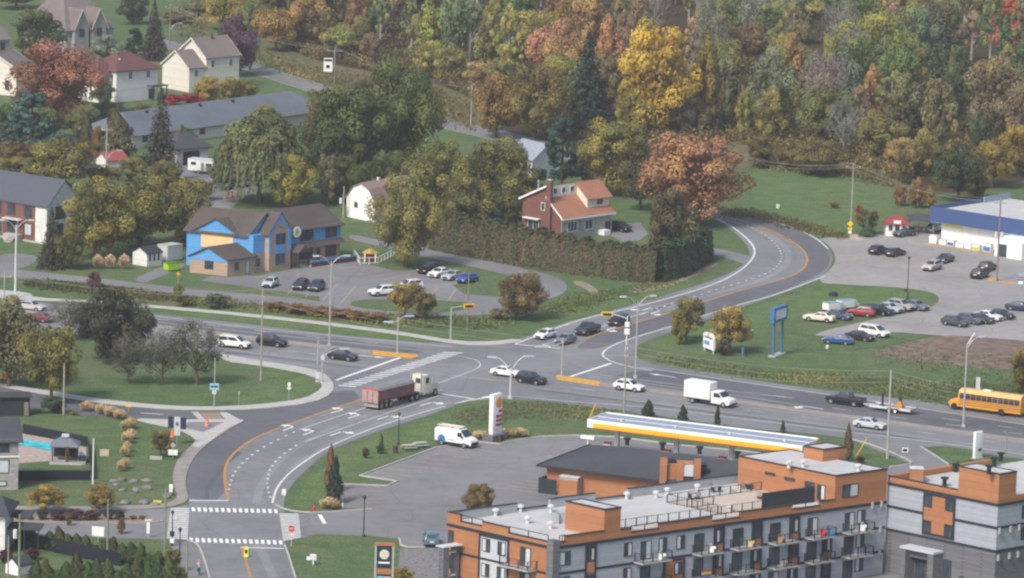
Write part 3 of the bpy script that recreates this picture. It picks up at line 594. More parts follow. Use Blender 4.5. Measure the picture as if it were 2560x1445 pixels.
# left front: framed grey window bays, narrow windows, balconies
ja, jb2 = jx(1270), jx(1203)
b = H1.mb(); b.box(-.10, -.061, ja, jb2, .3, 8.6, GREYP); H1.part('grey_bay', b)
b = H1.mb(); b.box(-.2, -.101, ja-.25, ja, .3, 8.86, TRIM); b.box(-.2, -.101, jb2, jb2+.25, .3, 8.86, TRIM); b.box(-.2, -.101, ja, jb2, 8.6, 8.86, TRIM); H1.part('bay_frame', b)
for fl in range(3):
    zf = fl*3.0+.05
    for x0, x1, bl in ((1207, 1227, 2), (1246, 1266, 1)): H1.win('i', jx(x1), jx(x0), zf+.75, zf+2.35, -.10, mull=1, bl=bl)
    H1.win('i', jx(1135), jx(1122), zf+.75, zf+2.35, -.06, mull=0)
    H1.win('i', jx(1328), jx(1302), zf+.1, zf+2.35, -.06, mull=1, bl=1, name='balcony_door')
def balcony(a0, a1, z, face='j', dp=1.5):
    if face == 'j': d = (a0, a1, -dp, -.075); pr = [((a0+.05, -dp+.05), (a1-.05, -dp+.05)), ((a0+.05, -dp+.05), (a0+.05, -.15)), ((a1-.05, -dp+.05), (a1-.05, -.15))]
    else: d = (-dp, -.13, a0, a1); pr = [((-dp+.05, a0+.05), (-dp+.05, a1-.05)), ((-dp+.05, a0+.05), (-.15, a0+.05)), ((-dp+.05, a1-.05), (-.15, a1-.05))]
    b = H1.mb(); b.box(*d, z-.2, z, METAL); o = H1.part('balcony', b); b = H1.mb()
    for p, q in pr: railing(b, p, q, z, 1.05, 1.3)
    H1.part('railing', b, o)
for fl in (1, 2): balcony(jx(1345), jx(1268)-.3, fl*3+.08, 'i')
# right front
doors = [(1601,1627),(1735,1759),(1831,1857),(1924,1950),(2018,2043),(2111,2135)]; bals = [(1584,1658),(1730,1788),(1824,1884),(1919,1978),(2012,2068),(2105,2164)]
frames = [(1461,1489),(1782,1809),(1877,1904),(1971,1997),(2055,2080)]; wins = [(1397,1425,1),(1559,1579,2),(1646,1666,1),(1690,1711,1),(2142,2162,1)]
for fl in range(3):
    zf = fl*3.0+.05
    for x0, x1 in doors: H1.win('j', ix(x0), ix(x1), zf+.1, zf+2.3, 0, mull=1, bl=(0, 2, 0)[(x0+fl) % 3], name='balcony_door')
    for x0, x1, bl in wins:
        if fl == 1 and x0 in (1646, 1690): continue
        H1.win('j', ix(x0), ix(x1), zf+.75, zf+2.4, 0, mull=1, bl=bl)
    if fl: 
        for x0, x1 in bals: balcony(ix(x0), ix(x1), zf+.03)
for n_, (x0, x1) in enumerate(frames):
    a0, a1 = ix(x0), ix(x1); top = 8.85 if n_ < 4 else 5.7
    b = H1.mb(); b.box(a0, a1, -.14, -.08, .2, top, TRIM); fo = H1.part('window_frame_strip', b)
    for fl in range(3 if n_ < 4 else 2):
        zf = fl*3.0+.05; H1.win('j', a0+.35, a1-.35, zf+.9, zf+2.45, -.14, mull=1, bl=(1, 0, 2)[(n_+fl) % 3])
        if fl: 
            b = H1.mb(); b.box(a0+.35, a1-.3, -.19, -.145, zf-.75, zf+.75, ORANGEV); H1.part('orange_panel', b, fo)
a0, a1 = ix(1658), ix(1712)
b = H1.mb(); b.box(a0, a1, -.14, -.08, .2, 5.68, TRIM); fo = H1.part('window_frame_strip', b); b = H1.mb(); b.box(a0+.35, a1-.35, -.18, -.145, .4, 5.4, ORANGEV); H1.part('orange_panel', b, fo)
for fl in (0, 1): H1.win('j', a1-1.7, a1-.5, fl*3+.8, fl*3+2.3, -.18, mull=1, bl=1)
b = H1.mb()
for x in (2176, 2199):
    for z_ in (2.4, 5.4, 8.5): b.box(ix(x)-.12, ix(x)+.12, -.35, -.09, z_, z_+.8, METAL)
H1.part('wall_light', b)
b = MB(F1.T); b.box(-3.2, -2.4, 13.8, 14.5, 0, 7.0, DBRICK); b.box(-1.1, -.5, 14.2, 14.9, 0, 7.0, DBRICK); b.box(-2.35, -1.15, 14.0, 14.7, 6.2, 6.4, GREYP); b.box(-2.35, -1.15, 14.0, 14.7, 3.4, 3.6, GREYP); b.box(-3.3, -.4, 13.7, 15.0, 7.01, 7.15, LGREY)
tag(b.build('entrance_tower', at=F1.A), 'dark brick twin-pier frame standing at the left end of the nearer apartment block', 'pillar')

# ---- second apartment building with the cross-shaped window bay
F2 = Frame((2484, 1491), (2560, 1477), (2210, 1432)); D2 = (P(2210, 1432)-F2.A).length
H2 = House('apartment_building', 'grey apartment block at the right edge with an orange cross-shaped window bay', 'building', F2); L2 = 18.
H2.box('brick_base', DBRICK, 0, L2, 0, D2, 0, 5.45); H2.box('wall', GREYS, .04, L2, .04, D2, 5.46, 11.2)
b = H2.mb()
for z_ in (5.4, 8.3, 11.1): b.box(-.08, -.01, 0, D2, z_, z_+.3, TRIM); b.box(-.08, L2, -.08, -.01, z_, z_+.3, TRIM)
H2.part('band', b)
jT = F2.jx(2395, 12)
b = H2.mb(); b.box(.02, .3, jT, D2, 11.41, 12.1, ORANGEV); b.box(.02, F2.ix(2541, 13), .02, jT, 11.41, 15.0, ORANGEV); b.box(F2.ix(2541, 13), L2, .02, .3, 11.41, 12.1, ORANGEV); H2.part('parapet', b)
b = H2.mb(); b.box(-.03, .35, jT, D2, 12.101, 12.2, TRIM); q = F2.ix(2541, 13)
for d_ in ((-.03, q+.05, -.03, .2), (-.03, q+.05, jT-.2, jT+.05), (-.03, .2, .21, jT-.21), (q-.2, q+.05, .21, jT-.21)): b.box(*d_, 15.001, 15.12, TRIM)
H2.part('coping', b); b = H2.mb(); b.box(.31, L2, jT+.06, D2-.1, 11.3, 11.45, ROOFM); b.box(.2, q-.2, .2, jT-.2, 15.0, 15.05, ROOFM); b.box(q+.06, L2, .31, jT, 11.3, 11.45, ROOFM); H2.part('roof_deck', b)
# rear wing seen over the roof
b = H2.mb(); b.box(.35, 17.9, D2-.2, D2+.3, 11.3, 12.2, ORANGEV); b.box(18.02, 30, -2, D2, 0, 11.2, GREYS); b.box(18.02, 30, -2, D2, 11.21, 11.4, ROOFM); H2.part('rear_wing', b)
for x, y, zz in ((2299,1197,11.45),(2361,1215,11.45),(2389,1180,11.45),(2472,1185,15.05),(2485,1165,11.45),(2502,1152,11.45)):
    qv = P(x, y, zz)-F2.A; b = MB(); b.lathe([(.3, 0), (.26, .8), (.5, .9), (.5, 1.1), (.2, 1.15)], BLACK, tuple(qv), 10); b.build('roof_vent', H2.root)
qv = P(2290, 1205, 11.45)-F2.A; b = MB(); b.box(qv.x-.8, qv.x+.8, qv.y-.7, qv.y+.7, 11.45, 13.2, ORANGEV); b.box(qv.x-.85, qv.x+.85, qv.y-.75, qv.y+.75, 13.2, 13.3, LGREY); b.build('chimney', H2.root)
c0, c1 = F2.jx(2388, 8.5), F2.jx(2308, 8.5); zc0, zc1 = 5.9, 11.05
b = H2.mb(); b.box(-.14, -.085, c0, c1, zc0, zc1, TRIM); bay = H2.part('window_bay', b)
cm, hw = (c0+c1)/2, (c1-c0)*.2
b = H2.mb(); b.box(-.19, -.141, cm-hw, cm+hw, zc0+.3, zc1-.25, ORANGE); b.box(-.19, -.141, c0+.25, cm-hw-.002, 7.7, 9.3, ORANGE); b.box(-.19, -.141, cm+hw+.002, c1-.25, 7.7, 9.3, ORANGE); H2.part('orange_cross', b, bay)
for z0 in (zc0+.25, 9.35):
    for a0_, a1_ in ((c0+.22, cm-hw-.02), (cm+hw+.02, c1-.22)): H2.win('i', a0_, a1_, z0, z0+1.4, -.14, mull=1)
H2.win('j', 4.3, 5.6, 6.4, 8.0, .04, mull=1); H2.win('j', 4.3, 5.6, 9.1, 10.7, .04, mull=1); H2.win('j', 8, 9.3, 6.4, 8.0, .04, mull=1)
b = H2.mb()
for a_ in (.25, 2.2, 3.7):
    for z_ in (4.4, 7.7): b.box(a_-.12, a_+.12, -.35, -.09, z_, z_+.75, METAL)
H2.part('wall_light', b)
e0, e1 = F2.jx(2356, 2), F2.jx(2275, 2)
b = H2.mb(); b.box(-1.7, -.01, e0, e0+.9, 0, 4.0, DBRICK); b.box(-1.7, -.01, e1-.7, e1, 0, 4.0, DBRICK); b.box(-1.8, -.01, e0-.1, e1+.1, 4.01, 4.3, GREYP); b.box(-1.0, -.02, e0+.91, e1-.71, 3.0, 4.0, DBRICK); H2.part('entrance_porch', b)
b = H2.mb(); b.box(-.12, -.03, e0+1.1, e1-.9, .05, 2.9, TRIM); dr = H2.part('entrance_door', b); b = H2.mb(); b.box(-.16, -.121, e0+1.3, e0+2.6, .3, 2.5, GLASS); b.box(-.16, -.121, e0+2.75, e1-1.1, .3, 2.5, GLASS); H2.part('pane', b, dr)
H2.win('i', F2.jx(2378, 2), F2.jx(2358, 2), .8, 3.3, -.01, mull=1); H2.win('i', F2.jx(2408, 1), F2.jx(2398, 1), .6, 1.6, -.01, mull=0)

# ---- filling station shop with hipped charcoal roof
ang = radians(-25.8); ug = Vector((cos(ang), sin(ang), 0)); vg = Vector((-ug.y, ug.x, 0))
def gframe(o): f = Frame.__new__(Frame); f.A = Vector((o.x, o.y, 0)); f.u, f.v = ug, vg; return f
F3 = gframe(P(1342, 1159, 3.6)); H3 = House('gas_station_store', 'low orange-walled filling station shop under a broad charcoal hipped roof', 'shop', F3)
H3.box('wall', ORANGE, 1.0, 37, 1.0, 15.5, 0, 3.5); H3.roof(.7, 37.3, .7, 15.8, 3.55, 5.5, 'i', SHGREY, None, .7, hip=8.5)
b = H3.mb(); b.box(-.05, 38.05, -.06, -.01, 3.2, 3.5, TRIM); b.box(-.06, -.01, -.05, 16.6, 3.2, 3.5, TRIM); H3.part('gutter', b)
for x, y in ((1568,1099),(1656,1111),(1749,1121),(1843,1133)):
    q = P(x, y+6, 5.3)-F3.A; b = MB(); b.lathe([(.28, -.4), (.28, .3), (.5, .35), (.5, .6), (.2, .65)], BLACK, tuple(q), 10); b.build('roof_vent', H3.root)
q = P(1700, 1195, 3.9)-F3.A
b = MB(); 
for k in (-2.2, 0, 2.2): b.box(q.x+k-.45, q.x+k+.45, q.y-.3, q.y+.3, 2.5, 6.2+(.3 if k else 0), ORANGEV)
b.box(q.x-1.7, q.x+1.7, q.y+.31, q.y+3.2, 3.4, 5.6, ORANGEV); b.build('roof_screen', H3.root)
b = MB(); b.box(q.x+.5, q.x+1.7, q.y-.2, q.y+.3, 4.2, 5.6, LGREY); b.build('rooftop_unit', H3.root)
for d_ in ((-1.6, -.5, 1.0, 2.0, 5.6, 6.1), (2.3, 3.5, .8, 2.0, 4.6, 5.6)): b = MB(); b.box(q.x+d_[0], q.x+d_[1], q.y+d_[2], q.y+d_[3], d_[4], d_[5], BLACK); b.build('exhaust_box', H3.root)
# enclosure beside the shop wall
b = MB(gframe(P(1345, 1232)).T); b.box(0, 2.6, 0, .15, 0, 2.0, TRIM); b.box(0, .15, .16, 3, 0, 2.0, TRIM); b.box(2.6, 5.4, .5, .65, 0, 2.1, ORANGEV); b.box(2.7, 5.3, .8, 2.2, 0, 2.4, METAL); b.box(2.6, 5.4, .7, 2.4, 2.41, 2.5, LGREY)
tag(b.build('waste_enclosure', at=gframe(P(1345, 1232)).A), 'dark and orange bin enclosure against the orange side wall of the filling station shop', 'enclosure')

# ---- canopy over the pumps
F4 = gframe(P(1468, 1064, 4.7)); H4 = House('station_canopy', 'long white and yellow filling station canopy on grey columns', 'canopy', F4); LC, DC = 31.6, 6.1
H4.box('canopy_deck', CANROOF, .12, LC-.12, .12, DC-.12, 4.75, 5.45)
b = H4.mb()
for i0, i1, j0, j1 in ((0, LC, 0, .1), (0, LC, DC-.1, DC), (0, .1, .11, DC-.11), (LC-.1, LC, .11, DC-.11)): b.box(i0, i1, j0, j1, 4.5, 5.62, CANW)
fa = H4.part('fascia', b); b = H4.mb(); b.box(.9, LC-.3, -.06, -.004, 4.55, 5.16, CANY); b.box(LC+.004, LC+.06, .3, DC-.6, 4.55, 5.16, CANY); H4.part('yellow_stripe', b, fa)
b = H4.mb(); b.box(.9, LC-.3, -.066, -.004, 4.44, 4.548, REDP); b.box(LC+.004, LC+.066, .3, DC-.6, 4.44, 4.548, REDP); H4.part('red_stripe', b, fa)
b = H4.mb(); b.box(.11, LC-.11, DC*.48, DC*.52, 5.46, 5.55, LGREY)
for k in range(4): b.box(4+k*8, 4.3+k*8, 2, 2.3, 5.46, 5.8, LGREY)
H4.part('roof_gutter', b)
def shell(T, o, r, m1, m2, u):
    """scalloped fan emblem standing in the plane of direction u (z up)"""
    b = MB(T); n = 14; out = []
    for k in range(n+1):
        a = radians(-38+256*k/n); rr = r*(1+.05*(k % 2)); out.append((cos(a)*rr, sin(a)*rr))
    out += [(-.3*r, -.95*r), (.3*r, -.95*r)]
    nrm = Vector((u[1], -u[0], 0))
    for m, s_, d_ in ((m2, 1.14, .02), (m1, 1., .05)):
        f = [(o[0]+u[0]*p*s_+nrm.x*d_, o[1]+u[1]*p*s_+nrm.y*d_, o[2]+q_*s_) for p, q_ in out]; bk = [(x-nrm.x*(d_-.001), y-nrm.y*(d_-.001), zz) for x, y, zz in f]; n_ = len(f)
        b.solid(f+bk, [tuple(range(n_))]+[(i, n_+i, n_+(i+1) % n_, (i+1) % n_) for i in range(n_)], m)
    for k in range(-2, 3):
        aa = radians(90+k*24); b.solid([(o[0]+u[0]*p+nrm.x*.056, o[1]+u[1]*p+nrm.y*.056, o[2]+q_) for p, q_ in ((-.02*r, -.8*r), (.02*r, -.8*r), (cos(aa)*r*.92+.03*r, sin(aa)*r*.92), (cos(aa)*r*.92-.03*r, sin(aa)*r*.92))], [(0, 1, 2, 3)], m2)
    return b
shell(H4.T, (LC, DC-.5, 5.2), .45, CANY, REDP, (0, 1)).build('shell_emblem', H4.root)
for x in (1543, 1692, 1830, 1968):
    i = F4.ix(x, 3, DC/2); b = H4.mb(); b.box(i-.3, i+.3, DC/2-.3, DC/2+.3, 0, 4.745, LGREY); b.box(i-.36, i+.36, DC/2-.36, DC/2+.36, 0, .9, CANY); H4.part('column', b)
    b = H4.mb(); b.box(i-1.9, i-.9, DC/2-.4, DC/2+.4, .15, 1.9, BOXW); b.box(i-1.8, i-1.0, DC/2-.44, DC/2-.404, 1.0, 1.7, DARKM); b.box(i-1.9, i-.9, DC/2-.41, DC/2+.41, 1.9, 2.1, REDP)
    o = b.build('fuel_pump', at=F4.A); tag(o, 'white fuel pump under the canopy beside the column %s' % {1543: 'nearest the price sign', 1692: 'second from the price sign', 1830: 'third from the price sign', 1968: 'nearest the penthouse'}[x], 'fuel pump', 'fuel pumps under the canopy')
b = H4.mb(); b.box(-.4, 1.6, -1.2, -.6, 3.1, 3.5, CANW); b.box(.5, .7, -1, -.8, 0, 3.09, LGREY); H4.part('height_bar', b)
# ---- blue day care building
F5 = Frame((568, 691), (726, 669), (475, 681)); H5 = House('day_care_building', 'bright blue and tan brick day care with brown roofs and a gabled tower', 'building', F5)
H5.box('annex_wall', TBRICK, 0, 6.2, 0, 7, 0, 2.95)
b = H5.mb(); b.box(-.06, 6.2, -.06, -.002, 2.45, 2.9, SKYB); b.box(-.06, -.002, 0, 7.05, 2.3, 2.9, SKYB); H5.part('blue_band', b)
H5.roof(0, 6.4, 0, 7, 2.95, 4.7, 'i', SHBRN, SKYB, .35, 'annex_roof')
H5.box('wall', SKYB, 6.5, 14.2, 1.6, 13, 0, 6.3); H5.roof(6.5, 14.2, 1.6, 13, 6.3, 9.6, 'j', SHBRN, SKYB, .45)
H5.box('link_wall', TBRICK, 6.25, 9, .3, 1.55, 0, 3.1); b = H5.mb(); b.box(6.3, 9, .35, 1.6, 3.11, 6.2, SKYB); H5.part('link_blue_wall', b)
b = H5.mb(); b.box(6.38, 6.498, 4.2, 10.2, 3.4, 5.9, BEIGE); H5.part('beige_panel', b)
H5.roof(6.3, 9.8, 3.2, 11.4, 6.25, 8.5, 'i', SHBRN, SKYB, .3, 'dormer_roof'); b = H5.mb(); b.box(6.3, 6.48, 3.3, 11.3, 5.95, 6.3, SKYB); H5.part('gable_sill', b)
# tower
H5.box('tower_wall', TBRICK, 9.0, 14.0, -.5, 1.58, 0, 6.4)
b = H5.mb(); b.extr([(9.0, 6.401), (14.0, 6.401), (11.5, 9.5)], -.48, 1.58, TBRICK); H5.part('tower_gable', b)
b = H5.mb()
for s_ in (-1, 1): b.solid([(11.5+s_*x, j, z_) for j in (-.56, -.505) for x, z_ in ((1.9, 3.1), (2.6, 3.1), (2.6, 6.5), (0, 9.6), (0, 8.6), (1.9, 6.3))], [(0,1,2,5),(5,2,3,4),(6,11,8,7),(11,10,9,8),(0,6,7,1),(1,7,8,2),(2,8,9,3),(0,5,11,6),(5,4,10,11)], SKYB)
H5.part('blue_gable_trim', b)
H5.roof(8.7, 14.3, -.5, 2.5, 6.3, 9.75, 'j', SHBRN, None, .15, 'tower_roof')
for z0, z1, m in ((4.3, 6.2, None), (.9, 2.8, None)): H5.win('j', 10.3, 12.7, z0, z1, -.56, TEALF, mull=1, t=.1)
H5.box('blue_spandrel', SKYB, 10.4, 12.6, -.6, -.565, 2.85, 4.25); b = H5.mb(); b.lathe([(.28, 0), (.28, .05)], BLACK, (11.5, -.56, 7.2)); H5.part('lamp', b)
# right wing
H5.box('wing_wall', TBRICK, 14.25, 28, 1.2, 9.4, 0, 3.2); b = H5.mb(); b.box(14.25, 28, 1.15, 9.4, 3.21, 6.3, SKYB); H5.part('wing_blue_wall', b)
H5.roof(13.5, 28, 1.2, 9.4, 6.3, 9.2, 'i', SHBRN, SKYB, .45, 'wing_roof')
b = H5.mb(); b.solid([(14.3, .2, 2.95), (28.3, .2, 2.95), (28.3, 1.14, 3.75), (14.3, 1.14, 3.75), (14.3, 1.14, 2.9), (28.3, 1.14, 2.9)], [(0, 1, 2, 3), (4, 5, 1, 0), (0, 3, 4), (1, 5, 2)], SHBRN); H5.part('pent_roof', b)
for a0, a1 in ((18.2, 21.4), (24.3, 27.0)): H5.win('j', a0, a1, 3.95, 6.0, 1.15, MAROON, mull=2); H5.win('j', a0+.2, a1, .8, 2.6, 1.2, MAROON, mull=2)
H5.win('j', 22.2, 23.2, .1, 2.5, 1.2, TEALF, mull=0, name='door')
b = H5.mb(); b.box(17.1, 28, -2.0, 1.19, 0, .35, CONCD); b.box(17.1, 28, -2.08, -2.01, 0, .8, MAROON); b.box(17.1, 28, -2.1, -2.0, .801, 1.15, SKYB); H5.part('patio', b)
b = H5.mb(); b.box(14.6, 14.8, -1.6, -1.4, 0, 2.6, TRIM); b.box(16.8, 17, -1.6, -1.4, 0, 2.6, TRIM); b.box(14.4, 17.1, -1.8, 1.1, 2.61, 2.75, SHBRN); b.box(15.2, 16.4, 1.1, 1.19, .1, 2.3, BLACK); H5.part('porch', b)
b = H5.mb(); b.extr([(14.4, 2.76), (17.1, 2.76), (15.75, 3.9)], -1.85, 1.1, SHBRN); H5.part('porch_gable', b)
# round badge
q = F5.W(F5.ix(741, 5.6, .9), .9, HZ(741, 673, 585)-.2)-F5.A; nr = Vector((F5.u.y, -F5.u.x, 0)); b = MB(); b.tube(q, q+nr*.12, 1.15, 1.15, BLACK, 20); b.tube(q+nr*.121, q+nr*.16, .98, .98, WHITE, 20); b.tube(q+nr*.161+Vector((0, 0, -.1)), q+nr*.2+Vector((0, 0, -.1)), .35, .42, LIME, 10); b.tube(q+nr*.161+Vector((0, 0, .35)), q+nr*.2+Vector((0, 0, .35)), .18, .18, MAROON, 8); b.build('round_badge', H5.root)
H5.win('i', 2.6, 4.2, .9, 2.3, -.002, TRIM, mull=1); H5.win('j', 1.6, 2.6, .8, 2.2, -.002, TEALF, mull=0); H5.win('j', 4.2, 5.0, .05, 2.2, -.002, TEALF, BLIND, 'door', 0); H5.win('j', 6.9, 7.9, .9, 2.3, .3, TEALF, mull=0)
b = H5.mb(); b.lathe([(.2, 0), (.2, .5)], BLACK, (10, 8.6, 8.6)); H5.part('roof_vent', b)

# ---- brick house with terracotta roof
F6 = Frame((1402, 599), (1525, 582)); H6 = House('brick_house', 'split-level red brick and cream house with terracotta roofs behind the tall hedge', 'house', F6)
b = H6.mb(); b.extr([(0, 0), (9.3, 0), (9.3, 6.2), (3.6, 8.8), (3.6, 7.0), (0, 3.9)], 0, 13.2, RBRICK, 'yz'); H6.part('wall', b)
b = H6.mb(); b.box(.05, 13.25, -.08, -.004, 0, 3.8, STONEW); b.box(0, .06, -.12, -.0805, 0, 3.8, CREAM); H6.part('stone_front', b)
def slab(h, name, i0, i1, j0, z0, j1, z1, m, th=.18):
    b = h.mb(); b.solid([(i0, j0, z0), (i1, j0, z0), (i1, j1, z1), (i0, j1, z1), (i0, j0, z0-th), (i1, j0, z0-th), (i1, j1, z1-th), (i0, j1, z1-th)], [(0,1,2,3),(7,6,5,4),(0,4,5,1),(1,5,6,2),(2,6,7,3),(3,7,4,0)], m); return h.part(name, b)
slab(H6, 'lower_roof', -.4, 7.4, -.6, 3.75, 3.55, 7.25, SHORG); slab(H6, 'lower_roof', 7.41, 13.6, -.6, 3.75, .7, 4.85, SHORG)
slab(H6, 'back_roof', -.45, 13.6, 3.4, 9.2, 9.9, 6.2, SHORG); slab(H6, 'dormer_roof', 7.1, 13.6, .2, 6.45, 3.42, 9.22, SHORG)
b = H6.mb(); b.extr([(.72, 4.3), (3.6, 4.3), (3.6, 9.0), (.72, 6.7)], 7.42, 13.25, CREAM, 'yz'); H6.part('dormer_wall', b)
b = H6.mb(); b.box(.0, 7.4, 3.3, 3.62, 7.0, 9.0, CREAM); H6.part('clerestory_wall', b)
for a in (1.2, 3.4, 5.6): H6.win('j', a, a+1.1, 7.5, 8.6, 3.3, WHITE, mull=0)
b = H6.mb(); b.solid([(i, j, z_) for i in (-.5, -.42) for j, z_ in ((3.4, 9.25), (9.95, 6.25), (9.95, 5.9), (3.4, 8.9))], [(0,1,2,3),(7,6,5,4),(0,4,5,1),(2,6,7,3),(1,5,6,2),(0,3,7,4)], WHITE)
b.solid([(i, j, z_) for i in (-.48, -.4) for j, z_ in ((-.65, 3.8), (3.5, 7.3), (3.5, 6.95), (-.65, 3.45))], [(0,1,2,3),(7,6,5,4),(0,4,5,1),(2,6,7,3),(1,5,6,2),(0,3,7,4)], WHITE); b.box(-.4, 13.6, -.68, -.61, 3.4, 3.7, WHITE); H6.part('fascia', b)
b = H6.mb(); b.box(-.6, -.01, 2.2, 3.2, 0, 10.2, RBRICK); b.box(-.65, .05, 2.15, 3.25, 10.21, 10.35, CONC); H6.part('chimney', b)
H6.win('j', 1.5, 4.0, 1.2, 3.0, -.08, WHITE, mull=2); H6.win('j', 6.0, 8.2, 1.2, 3.0, -.08, WHITE, mull=1); H6.win('j', 10.0, 11.4, 5.3, 6.2, .72, TRIM, mull=0); H6.win('i', 4.0, 4.9, 4.6, 6.0, -.0, WHITE, mull=0); H6.win('i', 5.3, 8.0, .6, 2.6, -.0, WHITE, mull=1)
b = H6.mb(); b.box(-.9, -.01, 4.9, 8.6, 2.9, 3.05, WHITE); H6.part('awning', b)
b = H6.mb(); b.box(9.6, 11.2, -1.6, -.09, 0, .9, WHITE); b.box(11.5, 12.8, -.14, -.085, .1, 2.2, MAROON); H6.part('front_steps', b)
b = MB(); q = F6.W(2.5, 8, 7.4)-F6.A; b.tube(q, q+Vector((0, 0, 2)), .15, .15, METAL, 8); b.build('flue', H6.root)

# ---- white maroon-roofed house, cream house, others top left
F7 = Frame((290, 256), (410, 245)); H7 = House('white_house', 'white two-storey house with a maroon hipped roof', 'house', F7)
H7.box('wall', WHITES, 0, 11.5, 0, 9, 0, 6.9); H7.box('wing_wall', WHITES, -3.5, -.01, 1.5, 8, 0, 6.0); H7.roof(0, 11.5, 0, 9, 6.9, 9.8, 'i', SHMAR, None, .5, hip=4.6); H7.roof(-3.5, 2, 1.5, 8, 6.0, 9.0, 'i', SHMAR, None, .5, 'wing_roof', hip=3.0)
for a in (3.3, 8.2): H7.win('j', a, a+1.1, 4.6, 6.2, 0, WHITE, mull=1)
H7.win('i', 2.5, 3.6, 3.8, 5.2, -3.5, WHITE, mull=1); H7.win('j', -1.6, -.5, 3.9, 5.3, 1.5, WHITE, mull=1)
b = H7.mb(); b.box(8.2, 12.6, -2.2, -.4, 2.9, 3.1, SHGREY); b.box(8.4, 8.6, -2.1, -1.9, 0, 2.89, TRIM); b.box(12.2, 12.4, -2.1, -1.9, 0, 2.89, TRIM); b.box(9, 10.6, -.06, -.005, .1, 2.3, GLASS); H7.part('porch', b)
b = H7.mb(); b.lathe([(.2, 0), (.2, .5)], LGREY, (3, 2.6, 8.3)); H7.part('roof_vent', b)
F8 = Frame((472, 231), (614, 218), (404, 218)); H8 = House('cream_house', 'cream sided house of two stepped gables under taupe roofs', 'house', F8)
H8.box('wall', CREAM, 0, 4.6, 0, 9.5, 0, 5.4); H8.roof(0, 4.6, 0, 9.5, 5.4, 8.6, 'i', SHTAN, CREAM, .35, fascia=CREAM); H8.box('tall_wall', CREAM, 4.7, 14.2, -.2, 10, 0, 7.4); H8.roof(4.7, 14.2, -.2, 10, 7.4, 11.0, 'i', SHTAN, CREAM, .4, 'tall_roof', fascia=CREAM)
H8.win('j', 1.4, 2.5, 3.2, 4.8, 0, WHITE, mull=1); H8.win('j', 6.0, 7.1, 4.9, 6.5, -.2, WHITE, mull=1); H8.win('j', 11.2, 12.3, 4.9, 6.5, -.2, WHITE, mull=1); b = H8.mb(); b.box(9.6, 9.9, 4, 4.4, 10, 11.6, MAROON); H8.part('flue', b)
F9 = Frame((330, 372), (640, 330)); H9 = House('long_bungalow', 'long low bungalow with a blue-grey shingle roof behind the spruce and willow', 'house', F9)
H9.box('wall', CREAM, 0, 60, 0, 13, 0, 2.9); H9.roof(0, 60, 0, 13, 2.9, 6.2, 'i', SHLG, None, .7, hip=5); 
for a in (3, 12, 20, 28): H9.win('j', a, a+1.6, 1.0, 2.3, 0, TRIM, mull=1)
for a in (10, 26, 36): b = H9.mb(); b.box(a, a+.5, 5.2, 5.7, 5.2, 6.1, BLACK); H9.part('roof_vent', b)
F10 = Frame((440, 416), (536, 410)); H10 = House('garage', 'garage with charcoal hipped roof and white front behind the parked camper trailer', 'garage', F10)
H10.box('wall', WHITES, 0, 7.6, .8, 8, 0, 3.6); H10.roof(0, 7.6, 0, 8, 3.7, 6.0, 'i', SHGREY, None, .5, hip=3.6); H10.box('brick_pier', STONEW, .2, 1.0, 0, .79, 0, 3.6)
H10.box('dark_opening', BLACK, 2.0, 5.6, .7, .79, .05, 2.6); H10.box('fascia', TRIM, .0, 7.6, -.1, .75, 3.1, 3.55)  # black slab stands for the shaded inside of the open front
F11 = Frame((-60, 600), (116, 611)); F11 = Frame((116, 611), (222, 588), (0, 592)); H11 = House('unfinished_house', 'red brick two-storey house with pale house wrap still bare on its gable side', 'house', F11)
H11.box('wall', HWRAP, 0, 10.5, 0, 16, .3, 6.7); H11.roof(0, 10.5, 0, 16, 6.7, 10.6, 'j', plain('slate_roof', (.075, .085, .105), .6, .3, 0, .08), HWRAP, .3)
b = H11.mb(); b.box(-.14, -.004, 2.7, 16, .3, 6.6, RBRICK); H11.part('brick_front', b); b = H11.mb(); b.box(-.3, 10.5, -.2, 16, 0, .29, CONC); H11.part('foundation', b)
for j0 in (3.4, 7.3, 10.5, 13.4): H11.win('i', j0, j0+1.7, 4.2, 6.2, -.14, TRIM, mull=1); H11.win('i', j0, j0+1.6, 1.1, 3.1, -.14, TRIM, BLIND if j0 < 4 else None, mull=1)
H11.win('j', 2.6, 5.6, 3.9, 6.2, 0, TRIM, mull=1); H11.win('j', 3, 5, 1.1, 3.1, 0, TRIM, mull=1)
b = H11.mb(); b.box(-1.6, -.2, 5.2, 9.4, 3.6, 3.75, LGREY); b.box(-1.8, -.3, 5.4, 8.8, 0, 1.1, CONC); b.box(-1.6, -1.45, 5.5, 5.6, 1.1, 3.59, DUST); b.box(-1.6, -1.45, 9.1, 9.2, 1.1, 3.59, DUST)
for k in range(6): b.box(-1.8-.3*(k+1), -1.801-.3*k, 5.6, 7.2, 0, 1.0-.17*k, DUST)
H11.part('front_steps', b); b = H11.mb(); b.box(-.15, 3.5, -.12, -.02, 3.25, 3.5, ORG); H11.part('orange_membrane', b)
F12 = Frame((165, 128), (305, 118)); H12 = House('stone_house', 'large stone house with a tall taupe roof and two pointed front gables', 'house', F12)
H12.box('wall', STONEW, 0, 13.5, 0, 16, 0, 5.2); H12.roof(0, 13.5, 0, 16, 5.2, 14, 'i', SHTAN, None, .5, hip=5.5)
for a in (1.5, 6.5): H12.box('front_wall', STONEW, a, a+4, -1.2, -.01, 0, 5.6); H12.roof(a, a+4, -1.2, 4, 5.6, 9.6, 'j', SHTAN, STONEW, .35, 'front_gable', fascia=CREAM); H12.win('j', a+1.3, a+2.7, 3.2, 5.0, -1.2, TRIM, mull=1)
